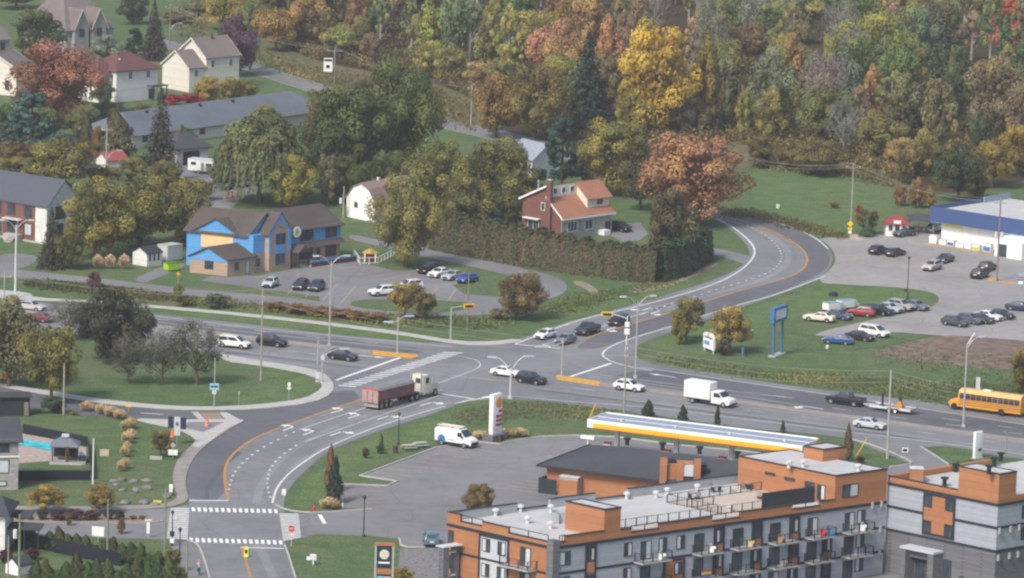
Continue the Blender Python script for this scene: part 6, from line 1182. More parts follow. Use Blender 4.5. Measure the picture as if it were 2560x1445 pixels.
sign('stop_sign', 'red stop sign at the near corner of the apartment entry', 728, 1365, [(2.2, .85, .85, REDP, 'o'), (1.45, .75, .3, plain('pale_pink', (.7,.5,.5), .5))])
sign('street_sign', 'blue and white map-like sign on the curved lawn', 535, 1014, [(2.75, 1.3, .95, plain('sign_pale_blue', (.25,.50,.64), .5)), (1.95, .5, .5, WHITE), (2.75, 1.0, .3, WHITE, 'r')], METAL)
sign('street_sign', 'small white diamond sign on the curved lawn tip', 722, 1003, [(2.5, .42, .45, WHITE), (1.95, .75, .75, LGREY, 'd')], METAL); sign('street_sign', 'thin reflector post between the two signs on the curved lawn', 597, 1015, [(1.9, .12, .5, LGREY)], METAL)
sign('real_estate_sign', 'white and red real estate billboard by the far road', 819, 210, [(4.2, 1.9, 3.0, BOXW), (5.2, 1.7, .5, plain('faded_red', (.5,.12,.12), .6)), (3.8, .8, .7, DARKM)], WOODP)
rt = sign('warning_sign', 'yellow warning signs stacked at the foot of the road bend pole', 2124, 596, [(2.65, 1.1, 1.1, YEL, 'd'), (1.75, .8, .4, YEL), (1.15, .6, .4, WHITE)], METAL)
b = MB(); b.box(-.5, .9, -.5, .3, 0, .7, plain('tan_block', (.42,.33,.27), .9)); b.box(.2, 1.7, -1.3, -.5, 0, .2, CONC); tag(b.build('concrete_block', at=P(2132, 596)), 'tan concrete block and slab at the foot of the yellow warning signs', 'block')
sign('lawn_sign', 'small white sign standing alone on the bend lawn', 1944, 522, [(.5, .6, .8, plain('pale_mint', (.55,.66,.60), .6))], LGREY)
sign('lawn_sign', 'red and white tilted board on the lawn beside the lower stop line', 783, 1412, [(.95, .85, .75, BOXW), (1.0, .8, .12, plain('faded_red2', (.6,.2,.22), .6)), (.65, .7, .2, plain('blue_strip', (.2,.35,.55), .6), 'r', .1)], BOXW, an=-20, r=.1); sign('street_sign', 'green post with a small white plate beside the tilted lawn board', 770, 1440, [(2.2, .45, .45, WHITE)], plain('sign_green_post', (.12,.2,.17), .7))
rt = sign('banner_sign', 'grey banner between two black panels by the traffic island', 442, 1112, [(2.6, .85, 2.6, GREYP), (3.1, .8, 1.6, NAVY, 'r', -.85), (3.0, .8, 1.6, NAVY, 'r', .85), (2.9, .4, .5, DARKM)], METAL, an=-4)
sign('street_sign', 'pair of white plates on a post below the grey banner', 432, 1148, [(.95, .6, .75, WHITE, 'r', -.33), (.95, .6, .75, WHITE, 'r', .33), (1.95, .8, .8, METAL, 'd')], METAL)
sign('lawn_sign', 'large white board on the verge beside the cedar hedge', 245, 1355, [(1.35, 1.55, 1.2, WHITE)], LGREY, an=-12); sign('flag_banner', 'narrow white banner on the near side of the left street', 370, 1345, [(1.3, .4, 1.4, WHITE), (2.3, .9, .25, LGREY)], LGREY)
sign('street_sign', 'two white plates facing the road beside the tan sidewalk', 427, 1240, [(1.3, .5, .55, WHITE), (.75, .4, .45, WHITE)], METAL); sign('street_sign', 'yellow chevron plate on the far kerb of the side street', 321, 1030, [(.9, .8, .3, YEL)], METAL)
b = MB(); b.box(-.6, .6, -.25, .25, 0, .22, plain('yellow_green', (.62,.62,.03), .5)); b.box(-.65, -.5, -.27, .27, 0, .26, BLACK); tag(b.build('speed_bump', at=P(392, 1256)), 'yellow slab lying on the lawn edge by the left street', 'marker')
sign('street_sign', 'red and white plate in the right driveway', 2262, 1135, [(.55, .85, .7, WHITE), (.55, .6, .4, plain('mark_red', (.6,.1,.12), .5), 'r')], LGREY)
sign('street_sign', 'white bike-like marker at the kerb of the south street bend', 709, 1262, [(1.7, .5, .8, BOXW)], METAL); sign('street_sign', 'yellow diamond sign on the verge by the day care driveway', 445, 716, [(2.1, .7, .7, plain('amber', (.62,.33,.03), .5), 'd')], METAL); sign('street_sign', 'yellow diamond sign behind the south-west lawn pole', 657, 770, [(1.8, .7, .7, MATS['amber'], 'd')], METAL)
sign('street_sign', 'white narrow sign standing behind the school bus roof', 2443, 1000, [(2.4, .6, 2.0, LGREY)], LGREY); sign('street_sign', 'small blue post marker right of the small orange tree', 1856, 893, [(1.0, .35, 1.0, SBLUE)], METAL); sign('street_sign', 'dark red plate low on the slim grey mast', 2264, 735, [(.6, .6, .5, MAROON)], METAL)
rt = sign('centre_marker', 'yellow flexible centre-line marker before the lower stop line', 615, 1394, [(.75, .5, 1.3, plain('hi_yellow', (.70,.75,.05), .5)), (.75, .3, .5, WHITE)], MATS['hi_yellow'], r=.05)
# hydrant, guy guard, barrels, cones
def lathe_thing(name, label, cat, x, y, prof, m, group=None, bands=()):
    rt = thing(name, label, cat, P(x, y), 0, group); b = MB(); b.lathe(prof, m); b.build('body', rt)
    for z0, z1, rr, mm in bands: b = MB(); b.lathe([(rr, z0), (rr, z1)], mm); b.build('band', rt)
    return rt
rt = lathe_thing('fire_hydrant', 'red fire hydrant at the tip of the grass by the south crosswalk', 'hydrant', 785, 1281, [(.17, 0), (.13, .1), (.13, .6), (.18, .62), (.16, .75), (.05, .88)], REDP); b = MB(); b.tube((-.24, 0, .5), (.24, 0, .5), .07, .07, REDP, 8); b.build('outlet', rt)
lathe_thing('traffic_drum', 'orange striped drum on the traffic island', 'drum', 517, 1069, [(.34, 0), (.34, .12), (.26, .13), (.2, 1.15), (.05, 1.2)], ORG, None, [(.35, .5, .245, plain('stripe_pale', (.75,.45,.40), .5)), (.75, .9, .222, MATS['stripe_pale'])]); lathe_thing('traffic_drum', 'orange drum on the driveway behind the day care', 'drum', 578, 492, [(.34, 0), (.34, .12), (.26, .13), (.2, 1.05), (.05, 1.1)], ORG, None, [(.5, .65, .235, WHITE)]); lathe_thing('traffic_drum', 'orange drum by the banner sign', 'drum', 431, 1092, [(.34, 0), (.26, .13), (.2, .9), (.05, 1.0)], ORG)
for k, (x, y) in enumerate(((2156, 852), (2163, 853))): lathe_thing('traffic_cone', 'orange cone in front of the black sedan on the grass, %s of two' % ('left' if k == 0 else 'right'), 'cone', x, y, [(.25, 0), (.25, .05), (.16, .06), (.03, .7)], ORG)
lathe_thing('lawn_bin', 'small pale bin on the grass below the blue sedan', 'bin', 2068, 872, [(.2, 0), (.24, .5), (.2, .55)], BOXW)
b = MB(); b.tube((0, 0, 0), (1.6, -.2, 3.1), .07, .07, YEL, 6); tag(b.build('guy_guard', at=P(2135, 1150)), 'yellow guy wire guard leaning beside the columnar shrub', 'guard'); b = MB(); b.tube((0, 0, 0), (.9, .2, 2.4), .07, .07, YEL, 6); tag(b.build('guy_guard', at=P(1472, 1050)), 'yellow guy wire guard left of the canopy', 'guard')
lathe_thing('culvert_mouth', 'dark culvert mouth in the grass below the road bend', 'culvert', 2083, 740, [(.75, 0), (.75, .5), (.4, .75)], DARKM)
# newspaper box stand at the right edge
b = MB(); b.box(-.5, .5, -.35, .35, 0, 1.0, SBLUE); b.box(-.45, .45, -.38, -.351, .15, .7, WHITE); b.box(-.5, .5, -.35, .35, 1.01, 1.9, plain('crate_teal', (.2,.38,.42), .6)); b.box(-.52, .52, -.37, .37, 1.2, 1.45, REDP); tag(b.build('drink_stand', at=P(2551, 712)), 'stacked blue, red and white drink crates near the right edge of the shop lot', 'stand')
b = MB(); b.box(-1.4, 4, -.2, .2, 0, .2, YCURB); tag(b.build('parking_curb', at=P(2520, 708)), 'yellow kerb island by the drink crates', 'kerb'); b = MB(); b.box(-.9, .9, -.5, .5, 0, .3, YCURB); tag(b.build('pole_base', at=P(2484, 700)), 'yellow concrete block at the base of the transformer pole', 'block')
# picnic tables, boulders, playhouse, patio pieces
for k, (x, y, an) in enumerate(((1022, 1125, .4), (1050, 1119, .5))):
    rt = thing('picnic_table', ['grey picnic table left of the pair beside the filling station lot', 'grey picnic table right of the pair beside the filling station lot'][k], 'picnic table', P(x, y), an, 'picnic tables on the lawn'); b = MB(); b.box(-.95, .95, -.4, .4, .7, .76, CONC); b.build('table_top', rt)
    for s in (-1, 1): b = MB(); b.box(-.95, .95, s*.75-.14, s*.75+.14, .42, .47, CONC); b.build('bench', rt); b = MB(); b.box(s*.7-.05, s*.7+.05, -.85, .85, .36, .41, WOODP); b.tube((s*.7, -.6, 0), (s*.7, -.2, .7), .05, .05, WOODP, 4); b.tube((s*.7, .6, 0), (s*.7, .2, .7), .05, .05, WOODP, 4); b.build('leg', rt)
lathe_thing('litter_bin', 'dark litter bin near the picnic tables', 'bin', 988, 1132, [(.3, 0), (.34, .9), (.2, 1.0)], MAROON)
for k, (x, y, s) in enumerate(((285,1203,.8),(305,1200,1.0),(335,1203,.9),(367,1202,1.0),(307,1226,.8),(342,1226,1.1),(368,1221,1.1),(313,1257,1.1),(360,1256,1.2),(388,1262,1.0),(425,1236,.8),(417,1242,1.0),(290,1212,.6),(330,1185+20,.6))):
    r2 = random.Random(k); bm = bmesh.new(); bmesh.ops.create_icosphere(bm, subdivisions=2, radius=.62*s)
    for v in bm.verts: v.co = Vector((v.co.x*1.25, v.co.y*.9, max(v.co.z*.62, -.12)))*(1+.22*(r2.random()-.5))
    me = bpy.data.meshes.new('boulder'); bm.to_mesh(me); bm.free(); me.materials.append(ROCK); o = bpy.data.objects.new('boulder', me); S.collection.objects.link(o); o.location = P(x, y, .1); o.rotation_euler = (0, 0, k)
    tag(o, 'grey boulder on the lawn below the grasses, %s' % ('left end of the upper row','second in the upper row','middle of the upper row','right end of the upper row','left end of the middle row','centre of the middle row','right end of the middle row','left of the sidewalk row','middle of the sidewalk row','beside the yellow slab','small one by the white plates','largest by the white plates','small flat one at the far left','small one between the rows')[k], 'boulder', 'boulders on the sloping lawn')
b = MB(); b.box(-.6, .6, -.2, .2, 0, .8, plain('sandstone', (.50,.42,.34), .9)); tag(b.build('stone_slab', at=P(261, 1139)), 'pale sandstone slab standing right of the white post by the pool fence', 'slab'); b = MB(); b.box(-.8, .8, -.25, .25, 0, .4, CONC); tag(b.build('stone_slab', at=P(390, 1148), ), 'grey concrete slab on the lawn under the small tree by the banner', 'slab')
rt = thing('playhouse', 'toy playhouse with a yellow hipped roof and white posts beside the day care', 'playhouse', P(925, 655)); b = MB()
for sx in (-.9, .9):
    for sy in (-.9, .9): b.box(sx-.08, sx+.08, sy-.08, sy+.08, 0, 1.6, WHITE)
b.build('post', rt); b = MB(); b.lathe([(1.5, 1.6), (.15, 2.3)], plain('toy_yellow', (.42,.27,.07), .6), n=4); b.build('roof', rt); b = MB(); b.box(-.8, .8, .7, .78, .3, 1.2, REDP); b.box(-.78, -.7, -.7, .69, .3, 1.0, REDP); b.build('panel', rt)
rt = thing('yard_fence', 'white rail fence around the day care playground', 'fence', P(900, 662)); o = P(900, 662)
for a_, c_ in zip([(884, 640), (900, 662), (945, 660), (985, 640)], [(900, 662), (945, 660), (985, 640)]):
    p_, q_ = P(*a_)-o, P(*c_)-o; b = MB()
    for z_ in (.25, 1.15): b.tube(p_+Vector((0, 0, z_)), q_+Vector((0, 0, z_)), .05, .05, WHITE, 5)
    b.build('rail', rt); n = max(2, int((q_-p_).length/1.6)); b = MB()
    for k in range(n+1): c = p_+(q_-p_)*k/n; b.tube(c, c+Vector((0, 0, 1.25)), .06, .06, WHITE, 5)
    b.build('post', rt)
b = MB(); b.tube((0, 0, 0), (0, 0, 2.6), .05, .05, MATS['toy_yellow'], 6); b.tube((2.2, 0, 0), (2.2, 0, 2.6), .05, .05, LIME, 6); b.tube((0, 0, 2.6), (2.2, 0, 2.6), .06, .06, plain('play_green', (.05,.35,.15), .5), 6); b.tube((.6, 0, 2.6), (.6, 0, .6), .02, .02, DARKM, 4); b.tube((1.1, 0, 2.6), (1.1, 0, .6), .02, .02, DARKM, 4); b.box(.55, 1.15, -.15, .15, .55, .6, REDP); tag(b.build('swing_frame', at=P(506, 590)), 'green swing frame behind the left end of the day care', 'swing')
# balcony things
def at1(i, j, z): return F1.A+F1.u*i+F1.v*j+Vector((0, 0, z))
rz1 = atan2(F1.u.y, F1.u.x)
def chair_on(x, fl, m, label, dj=-.8):
    b = MB(); b.box(-.3, .3, -.3, .3, .3, .42, m); b.box(-.3, .3, .22, .3, .43, .95, m); b.box(-.32, -.26, -.3, .3, .0, .65, m); b.box(.26, .32, -.3, .3, 0, .65, m); o = b.build('balcony_chair'); o.location = at1(ix(x, 6), dj, fl*3+.08); o.rotation_euler = (0, 0, rz1+.4); tag(o, label, 'chair')
RAT = plain('rattan', (.36,.22,.11), .8)
chair_on(1643, 2, BOXW, 'white chair on the top left balcony of the long front'); chair_on(1769, 2, BOXW, 'white chair on the second top balcony of the long front'); chair_on(1866, 2, plain('straw_seat', (.55,.42,.2), .7), 'cream and yellow chair on the third top balcony'); chair_on(1940, 2, RAT, 'brown wicker chair on the fourth top balcony'); chair_on(2046, 2, REDP, 'red chair on the fifth top balcony'); chair_on(2147, 2, BOXW, 'white chair on the top right balcony below the penthouse'); chair_on(1950, 1, DUST, 'grey chair on the fourth lower balcony'); chair_on(2050, 1, DARKM, 'dark chair on the fifth lower balcony')
b = MB(); b.box(-.4, .4, -.3, .3, 0, .55, plain('cooler_blue', (.04,.22,.55), .5)); o = b.build('cooler_box'); o.location = at1(ix(2062, 6), -.9, 6.1); tag(o, 'blue cooler box beside the red chair on the fifth top balcony', 'cooler')
b = MB(); 
for k, c in enumerate(((.55,.03,.03),(.65,.25,.02),(.65,.55,.03),(.04,.35,.08),(.03,.09,.42),(.18,.04,.30))): b.box(0, 1.45, -.02, .02, .78-.13*k-.13, .78-.13*k, plain('flag_stripe_%d' % k, c, .7))
o = b.build('rainbow_flag'); o.location = at1(ix(1729, 4), -1.56, 3.35); o.rotation_euler = (0, 0, rz1); tag(o, 'six-striped rainbow flag hung on a lower balcony railing', 'flag')
for k, (x, y) in enumerate(((1790, 1228), (1870, 1220), (1905, 1245), (1735, 1245))):
    b = MB(); b.box(-.7, .7, -.4, .4, .6, .68, DUST); b.box(-.6, -.5, -.3, .3, 0, .59, DARKM); b.box(.5, .6, -.3, .3, 0, .59, DARKM); b.box(-.3, .3, .6, 1.1, .35, .42, DUST); b.box(-.3, .3, 1.05, 1.1, .43, .9, DUST); b.box(-.3, .3, .62, .68, 0, .34, DARKM); o = b.build('terrace_table'); o.location = P(x, y, 9.53); o.rotation_euler = (0, 0, rz1+k); tag(o, 'weathered table on the roof terrace deck, %s' % ('left of the terrace', 'middle of the terrace near the penthouse', 'beside the privacy screen', 'on the walkway end')[k], 'table', 'tables on the roof terrace')
# ------------------------------------------------------------------ people
def skinned(name, joints, edges, mats, regions, root):
    me = bpy.data.meshes.new(name); me.from_pydata([j[0] for j in joints], edges, []); o = bpy.data.objects.new(name, me); S.collection.objects.link(o); o.modifiers.new('s', 'SKIN'); 
    for v, j in zip(me.skin_vertices[0].data, joints): v.radius = (j[1], j[1]*(j[2] if len(j) > 2 else 1))
    me.skin_vertices[0].data[0].use_root = True; o.modifiers.new('d', 'SUBSURF').levels = 1
    dg = bpy.context.evaluated_depsgraph_get(); m2 = bpy.data.meshes.new_from_object(o.evaluated_get(dg)); bpy.data.objects.remove(o)
    m2.materials.clear()
    for m in mats: m2.materials.append(m)
    for p in m2.polygons: p.material_index = regions(p.center); p.use_smooth = True
    o = bpy.data.objects.new(name, m2); S.collection.objects.link(o); o.parent = root; return o
def person(x, y, rz, top, bottom, label, hair=BLACK, vest=None, pose='stand', hat=None, dz=0.):
    rt = thing('person', label, 'person', P(x, y, dz), rz); J = []; E_ = []
    def add(p, r, par=None, k=1.): J.append((p, r, k)); (E_.append((par, len(J)-1)) if par is not None else None); return len(J)-1
    ride = pose == 'ride'
    hz = .98; pel = add((0, 0, hz), .15); lean = .28 if ride else 0.
    wa = add((lean*.35, 0, hz+.2), .14, pel); ch = add((lean*.8, 0, hz+.42), .165, wa); nk = add((lean, 0, hz+.56), .065, ch); hd = add((lean+.03, 0, hz+.66), .095, nk); ht = add((lean+.03, 0, hz+.77), .08, hd)
    for s in (-1, 1):
        if ride: hip = add((.05, s*.1, hz-.06), .1, pel); kn = add((.42, s*.12, hz-.28+.1*s), .07, hip); an = add((.22, s*.12, .32+.1*s), .045, kn); add((.36, s*.12, .26+.1*s), .04, an)
        else: hip = add((0, s*.11, hz-.1), .1, pel); kn = add((.02+.05*s, s*.12, .5), .07, hip); an = add((-.02+.08*s, s*.12, .09), .045, kn); add((.14+.08*s, s*.13, .04), .04, an)
        sh = add((lean*.8, s*.2, hz+.43), .07, ch); el = add((lean*.8+(.22 if ride else .02), s*.25, hz+.18), .05, sh); wr = add((lean+(.42 if ride else .12), s*.24, hz+(.06 if ride else -.03)), .032, el); pm = add((lean+(.48 if ride else .14), s*.235, hz+(.05 if ride else -.1)), .034, wr, .6)
        d_ = Vector((.08, 0, -.02)) if ride else Vector((.02, 0, -.085)); b0 = Vector(J[pm][0])
        for f in range(4):
            q = b0+Vector((0 if ride else -.03+.02*f, (-.03+.02*f) if ride else 0, 0))+d_*(.75+.1*(f in (1, 2))); add(tuple(q), .0085, pm)
        add(tuple(b0+Vector((.03, -s*.04, -.02))), .0095, pm)
    def reg(c):
        if c.z > hz+.52: return 0
        if abs(c.y) > .2 and c.z < hz+.02 and c.z > hz-.25: return 0
        return 1 if c.z > hz-.04 else (3 if c.z < .1 else 2)
    skinned('body', J, E_, [SKIN, top, bottom, BLACK], reg, rt)
    b = MB(); b.lathe([(.105, hz+.66), (.118, hz+.76), (.09, hz+.85), (.03, hz+.885)], hat or hair, (lean+.02, 0, 0), 10); b.build('helmet' if hat else 'hair', rt)
    b = MB(); b.box(lean+.115, lean+.15, -.014, .014, hz+.66, hz+.71, SKIN); b.build('nose', rt); b = MB()
    for s in (-1, 1): b.box(lean+.108, lean+.125, s*.04-.013, s*.04+.013, hz+.715, hz+.735, BLACK)
    b.build('eyes', rt)
    if vest: b = MB(); b.lathe([(.175, hz+.02), (.18, hz+.2), (.205, hz+.4), (.12, hz+.5)], vest, (lean*.55, 0, 0), 12); b.build('vest', rt)
    return rt
person(6, 962, 1.2, HIVIS, NAVY, 'person in an orange safety vest at the left edge of the sidewalk', vest=HIVIS, hat=WHITE); person(16, 964, 2.4, HIVIS, NAVY, 'second person in orange standing just right of the other on the sidewalk', vest=HIVIS, hat=ORG)
person(2296, 585, -1.8, plain('dark_red_cloth', (.22,.03,.04), .8), NAVY, 'person in a dark red top beside the dark suv at the kiosk')
person(2240, 586, -1.4, plain('teal_cloth', (.05,.14,.16), .8), plain('khaki', (.25,.19,.12), .9), 'person with a dark top in the doorway of the white kiosk')
rzb = head(497, 1440, -4, -30); person(497, 1438, rzb, plain('grey_shirt', (.30,.32,.35), .8), NAVY, 'person in an orange cap riding a bicycle on the footpath', hat=ORG, pose='ride', dz=.03)
rt = thing('bicycle', 'dark bicycle ridden along the footpath at the bottom edge', 'bicycle', P(497, 1438), rzb)
for xx in (-.5, .55):
    b = MB(); n = 20
    for k in range(n): a0, a1 = 2*pi*k/n, 2*pi*(k+1)/n; b.tube((xx+.33*cos(a0), 0, .34+.33*sin(a0)), (xx+.33*cos(a1), 0, .34+.33*sin(a1)), .02, .02, TYRE, 5)
    for k in range(8): a0 = pi*k/4; b.tube((xx, 0, .34), (xx+.32*cos(a0), 0, .34+.32*sin(a0)), .006, .006, METAL, 3)
    b.build('wheel', rt)
b = MB(); b.path([(-.5, 0, .34), (0, 0, .32), (.42, 0, .78), (-.1, 0, .82), (-.5, 0, .34)], .022, DARKM); b.path([(0, 0, .32), (-.1, 0, .86)], .022, DARKM); b.path([(.55, 0, .34), (.42, 0, .8), (.4, 0, .98)], .022, DARKM); b.build('frame', rt); b = MB(); b.box(-.24, .04, -.07, .07, .86, .91, BLACK); b.build('saddle', rt); b = MB(); b.tube((.42, -.27, 1.0), (.42, .27, 1.0), .018, .018, DARKM); b.build('handlebar', rt)
# ------------------------------------------------------------------ vegetation (unit meshes: width 1, height 1, scaled per tree)
class LF:
    def __init__(s): s.v = []; s.f = []; s.t = []
    def leaf(s, c, n, size, tint, hue, asp=1., up=None):
        n = n.normalized() if n.length > 1e-5 else Vector((0, 0, 1)); a = n.orthogonal().normalized() if up is None else up-n*up.dot(n)
        a = a.normalized() if a.length > 1e-4 else n.orthogonal().normalized()
        b = n.cross(a); 
        if up is None: th = s.r.uniform(0, 6.28); a, b = a*cos(th)+b*sin(th), b*cos(th)-a*sin(th)
        a = a*size*asp/2; b = b*size/2; k = len(s.v); j = .55+.45*s.r.random()
        s.v += [c-a*j-b*.2, c+b*j, c+a-b*.1, c-b]; s.f.append((k, k+3, k+2, k+1)); s.t.append((tint, hue, 0))
    def mesh(s, name, m):
        me = bpy.data.meshes.new(name); me.from_pydata([tuple(v) for v in s.v], [], s.f)
        at = me.attributes.new('tint', 'FLOAT_VECTOR', 'FACE'); flat = [x for t in s.t for x in t]; at.data.foreach_set('vector', flat); me.materials.append(m); me.update(); return me
def ball(r):
    while True:
        p = Vector((r.uniform(-1, 1), r.uniform(-1, 1), r.uniform(-1, 1)))
        if .05 < p.length < 1: return p
def clump(L, c, rad, n, size, tint, hue, flat=1., bias=.45):
    r = L.r
    for _ in range(n):
        d = ball(r); d = d.normalized()*(d.length**bias); p = c+Vector((d.x*rad, d.y*rad, d.z*rad*flat)); nn = d.normalized()*1.1+ball(r)*.6+Vector((0, 0, .35))
        L.leaf(p, nn, size*r.uniform(.7, 1.3), tint*r.uniform(.9, 1.1), min(1, max(0, hue+r.uniform(-.14, .14))))
def crown(seed, kind, n=4200, size=.042):
    L = LF(); L.r = r = random.Random(seed)
    if kind in ('round', 'broad', 'tall', 'loose', 'shrub', 'birch'):
        z0, z1 = {'round': (.07, 1), 'broad': (.07, 1), 'tall': (.04, 1), 'loose': (.16, 1), 'shrub': (.02, 1), 'birch': (.24, 1)}[kind]
        nb = {'round': 34, 'broad': 46, 'tall': 32, 'loose': 26, 'shrub': 22, 'birch': 30}[kind]; off = Vector((r.uniform(-.05, .05), r.uniform(-.05, .05), 0))
        for k in range(nb):
            d = ball(r); d = d.normalized()*(d.length**.55); t = (d.z+1)/2
            wid = {'round': .40, 'broad': .42, 'loose': .40, 'shrub': .40, 'tall': .36*(1.25-t*.85), 'birch': .38*(1.2-t*.85)}[kind]
            if kind == 'broad': wid *= 1.05-.35*abs(t-.45)
            c = Vector((d.x*wid, d.y*wid, z0+.06+(z1-z0-.12)*t))+off*t; rad = r.uniform(.085, .17)*(1.05 if kind not in ('tall', 'birch') else .8 if kind == 'tall' else .62)
            c += Vector((d.x, d.y, 0))*r.uniform(-.03, .06)
            clump(L, c, rad, n//nb, size, r.uniform(.62, 1.30), r.random()**1.6, r.uniform(.7, 1.0))
        for _ in range(n//8 if kind != 'birch' else 0):
            d = ball(r); t = (d.z+1)/2; L.leaf(Vector((d.x*.33, d.y*.33, z0+.1+(z1-z0-.2)*t)), ball(r), size*1.6, .7, .2)
    elif kind == 'spruce':
        tiers = 26
        for k in range(tiers):
            t = k/(tiers-1); z = .05+.93*t; R = .5*(1-t)**.85+.02; nbch = max(4, int(15*(1-t)+4))
            for j in range(nbch):
                a = 2*pi*(j+r.random()*.7)/nbch; ln = R*r.uniform(.72, 1.08); tint = r.uniform(.6, 1.25)
                for q in range(max(3, int(13*ln/.5))):
                    s_ = (q+.6)/max(3, int(13*ln/.5)); p = Vector((cos(a)*ln*s_, sin(a)*ln*s_, z-.06*ln/.5*s_+.02*s_*s_))
                    for w_ in range(2): L.leaf(p+ball(r)*.022, Vector((cos(a)*.4, sin(a)*.4, 1))+ball(r)*.7, size*1.15, tint*r.uniform(.8, 1.2), r.random()*.5, 1.5)
    elif kind == 'pine':
        for k in range(60):
            t = r.random()**.8; a = r.uniform(0, 6.28); R = .46*(1-t*.75); d = r.uniform(.3, 1)**.6*R; c = Vector((cos(a)*d, sin(a)*d, .12+.84*t)); clump(L, c, r.uniform(.07, .12), n//60, size, r.uniform(.6, 1.3), r.random()*.4, .5)
    elif kind == 'column':
        for k in range(n):
            t = r.random()**.9; a = r.uniform(0, 6.28); R = .5*min(1, (t+.04)*5)*(1-max(0, t-.25)/.76)**.62; lump = 1+.16*sin(a*3+t*17)+.1*sin(a*7-t*29); d = R*lump*r.uniform(.72, 1.0); p = Vector((cos(a)*d+.05*sin(t*9+seed), sin(a)*d, .01+.98*t))
            L.leaf(p, Vector((cos(a), sin(a), .45))+ball(r)*.7, size*r.uniform(.8, 1.3), (1+.28*sin(a*5+t*23))*r.uniform(.7, 1.25), r.random() if r.random() < .4 else 0, 1.6, Vector((0, 0, 1)))
    elif kind == 'willow':
        for k in range(30):
            a = r.uniform(0, 6.28); R = .36*r.random()**.5; clump(L, Vector((cos(a)*R, sin(a)*R, .60+.30*(1-(R/.4)**2))), r.uniform(.08, .13), 130, size*.9, r.uniform(.75, 1.25), r.random()**2, .8)
        for k in range(330):
            a = r.uniform(0, 6.28); R = .49*r.random()**.42; top = .50+.42*(1-(R/.5)**2)*r.uniform(.8, 1.02); ln = r.uniform(.22, .48); tint = r.uniform(.6, 1.25); hue = r.random()**2
            c = Vector((cos(a)*R, sin(a)*R, top))
            for q in range(n//230):
                t = q/(n//230); p = c+Vector((cos(a)*.04*t, sin(a)*.04*t, -ln*t))+ball(r)*.025; p.z = max(p.z, .03)
                L.leaf(p, Vector((cos(a), sin(a), .5))+ball(r)*.8, size*.62, tint*r.uniform(.85, 1.15), hue, 2.2, Vector((0, 0, 1)))
    elif kind == 'wispy':
        for k in range(46):
            d = ball(r); t = (d.z+1)/2; c = Vector((d.x*.42, d.y*.42, .16+.8*t)); clump(L, c, r.uniform(.06, .13), n//70, size*.8, r.uniform(.7, 1.25), r.random()**2, 1.1, .6)
    elif kind == 'hedge':   # 1 wide (x), .5 deep, 1 tall, ragged top
        for k in range(n):
            x = r.uniform(-.5, .5); f = r.random(); topz = .92+.05*sin(x*9.4+seed)+.025*sin(x*31)
            if f < .25: p = Vector((x, r.uniform(-.2, .2), topz-r.random()*.05)); nn = Vector((0, 0, 1))
            else:
                s_ = -1 if r.random() < .6 else 1; z_ = r.random()*topz; p = Vector((x, s_*(.26-.10*z_+.022*sin(x*19+z_*3+seed)), z_)); nn = Vector((0, s_, .4))
            rust = max(0, .35+.5*sin(x*6.3+p.z*4+seed*2)*sin(x*14+seed)-abs(p.z-.5)*.6)
            L.leaf(p+ball(r)*.03, nn+ball(r)*.8, size*r.uniform(.8, 1.3), (1+.14*sin(x*57+p.z*9)*sin(p.z*14+seed))*r.uniform(.62, 1.25), min(1, rust*r.uniform(.2, 1.3)*(1 if p.z < .82 else .3)), 1.5, Vector((0, 0, 1)))
    elif kind == 'tuft':
        for k in range(420):
            a = r.uniform(0, 6.28); d = r.random()**.6*.3; ht = r.uniform(.6, 1.0); p = Vector((cos(a)*d*1.5, sin(a)*d*1.5, ht*.5)); up = Vector((cos(a)*.28, sin(a)*.28, 1))
            pale = r.random(); L.leaf(p, Vector((cos(a+1.57), sin(a+1.57), .1)), .055, r.uniform(.75, 1.2), 0, ht/.055*.55, up)
        for k in range(300):
            a = r.uniform(0, 6.28); d = r.random()**.7*.42; L.leaf(Vector((cos(a)*d, sin(a)*d, r.uniform(.62, 1.0)-.5*d)), ball(r), .07, r.uniform(1.1, 1.5), 1, 2.2, Vector((cos(a)*.5, sin(a)*.5, 1)))
    return L
def limbs(seed, kind, m):
    r = random.Random(seed+99); b = MB(); top = {'spruce': .97, 'pine': .9, 'column': .8, 'tall': .9, 'birch': .95, 'wispy': .62}.get(kind, .7); w0 = .022 if kind not in ('wispy',) else .016
    b.tube((0, 0, 0), (0.01, 0, top*.5), w0*1.5, w0, m, 7); b.tube((0.01, 0, top*.5), (0, .01, top), w0, w0*.3, m, 6)
    if kind in ('round', 'broad', 'loose', 'tall', 'willow', 'wispy', 'birch'):
        nl = 9 if kind != 'wispy' else 26
        for k in range(nl):
            a = r.uniform(0, 6.28); z0 = r.uniform(.16, .5); ln = r.uniform(.2, .4); e = Vector((cos(a)*ln, sin(a)*ln, z0+r.uniform(.18, .42))); mid = Vector((cos(a)*ln*.45, sin(a)*ln*.45, z0+(e.z-z0)*.4)); b.tube((0, 0, z0), mid, w0*.6, w0*.45, m, 5, False); b.tube(mid, e, w0*.45, w0*.12, m, 4, False)
            for q in range(2 if kind != 'wispy' else 5): f = mid+(e-mid)*r.uniform(.2, .9); b.tube(f, f+Vector((r.uniform(-.14, .14), r.uniform(-.14, .14), r.uniform(.04, .2))), w0*.22, w0*.06, m, 3, False)
    return b
CR = {}; TK = {}
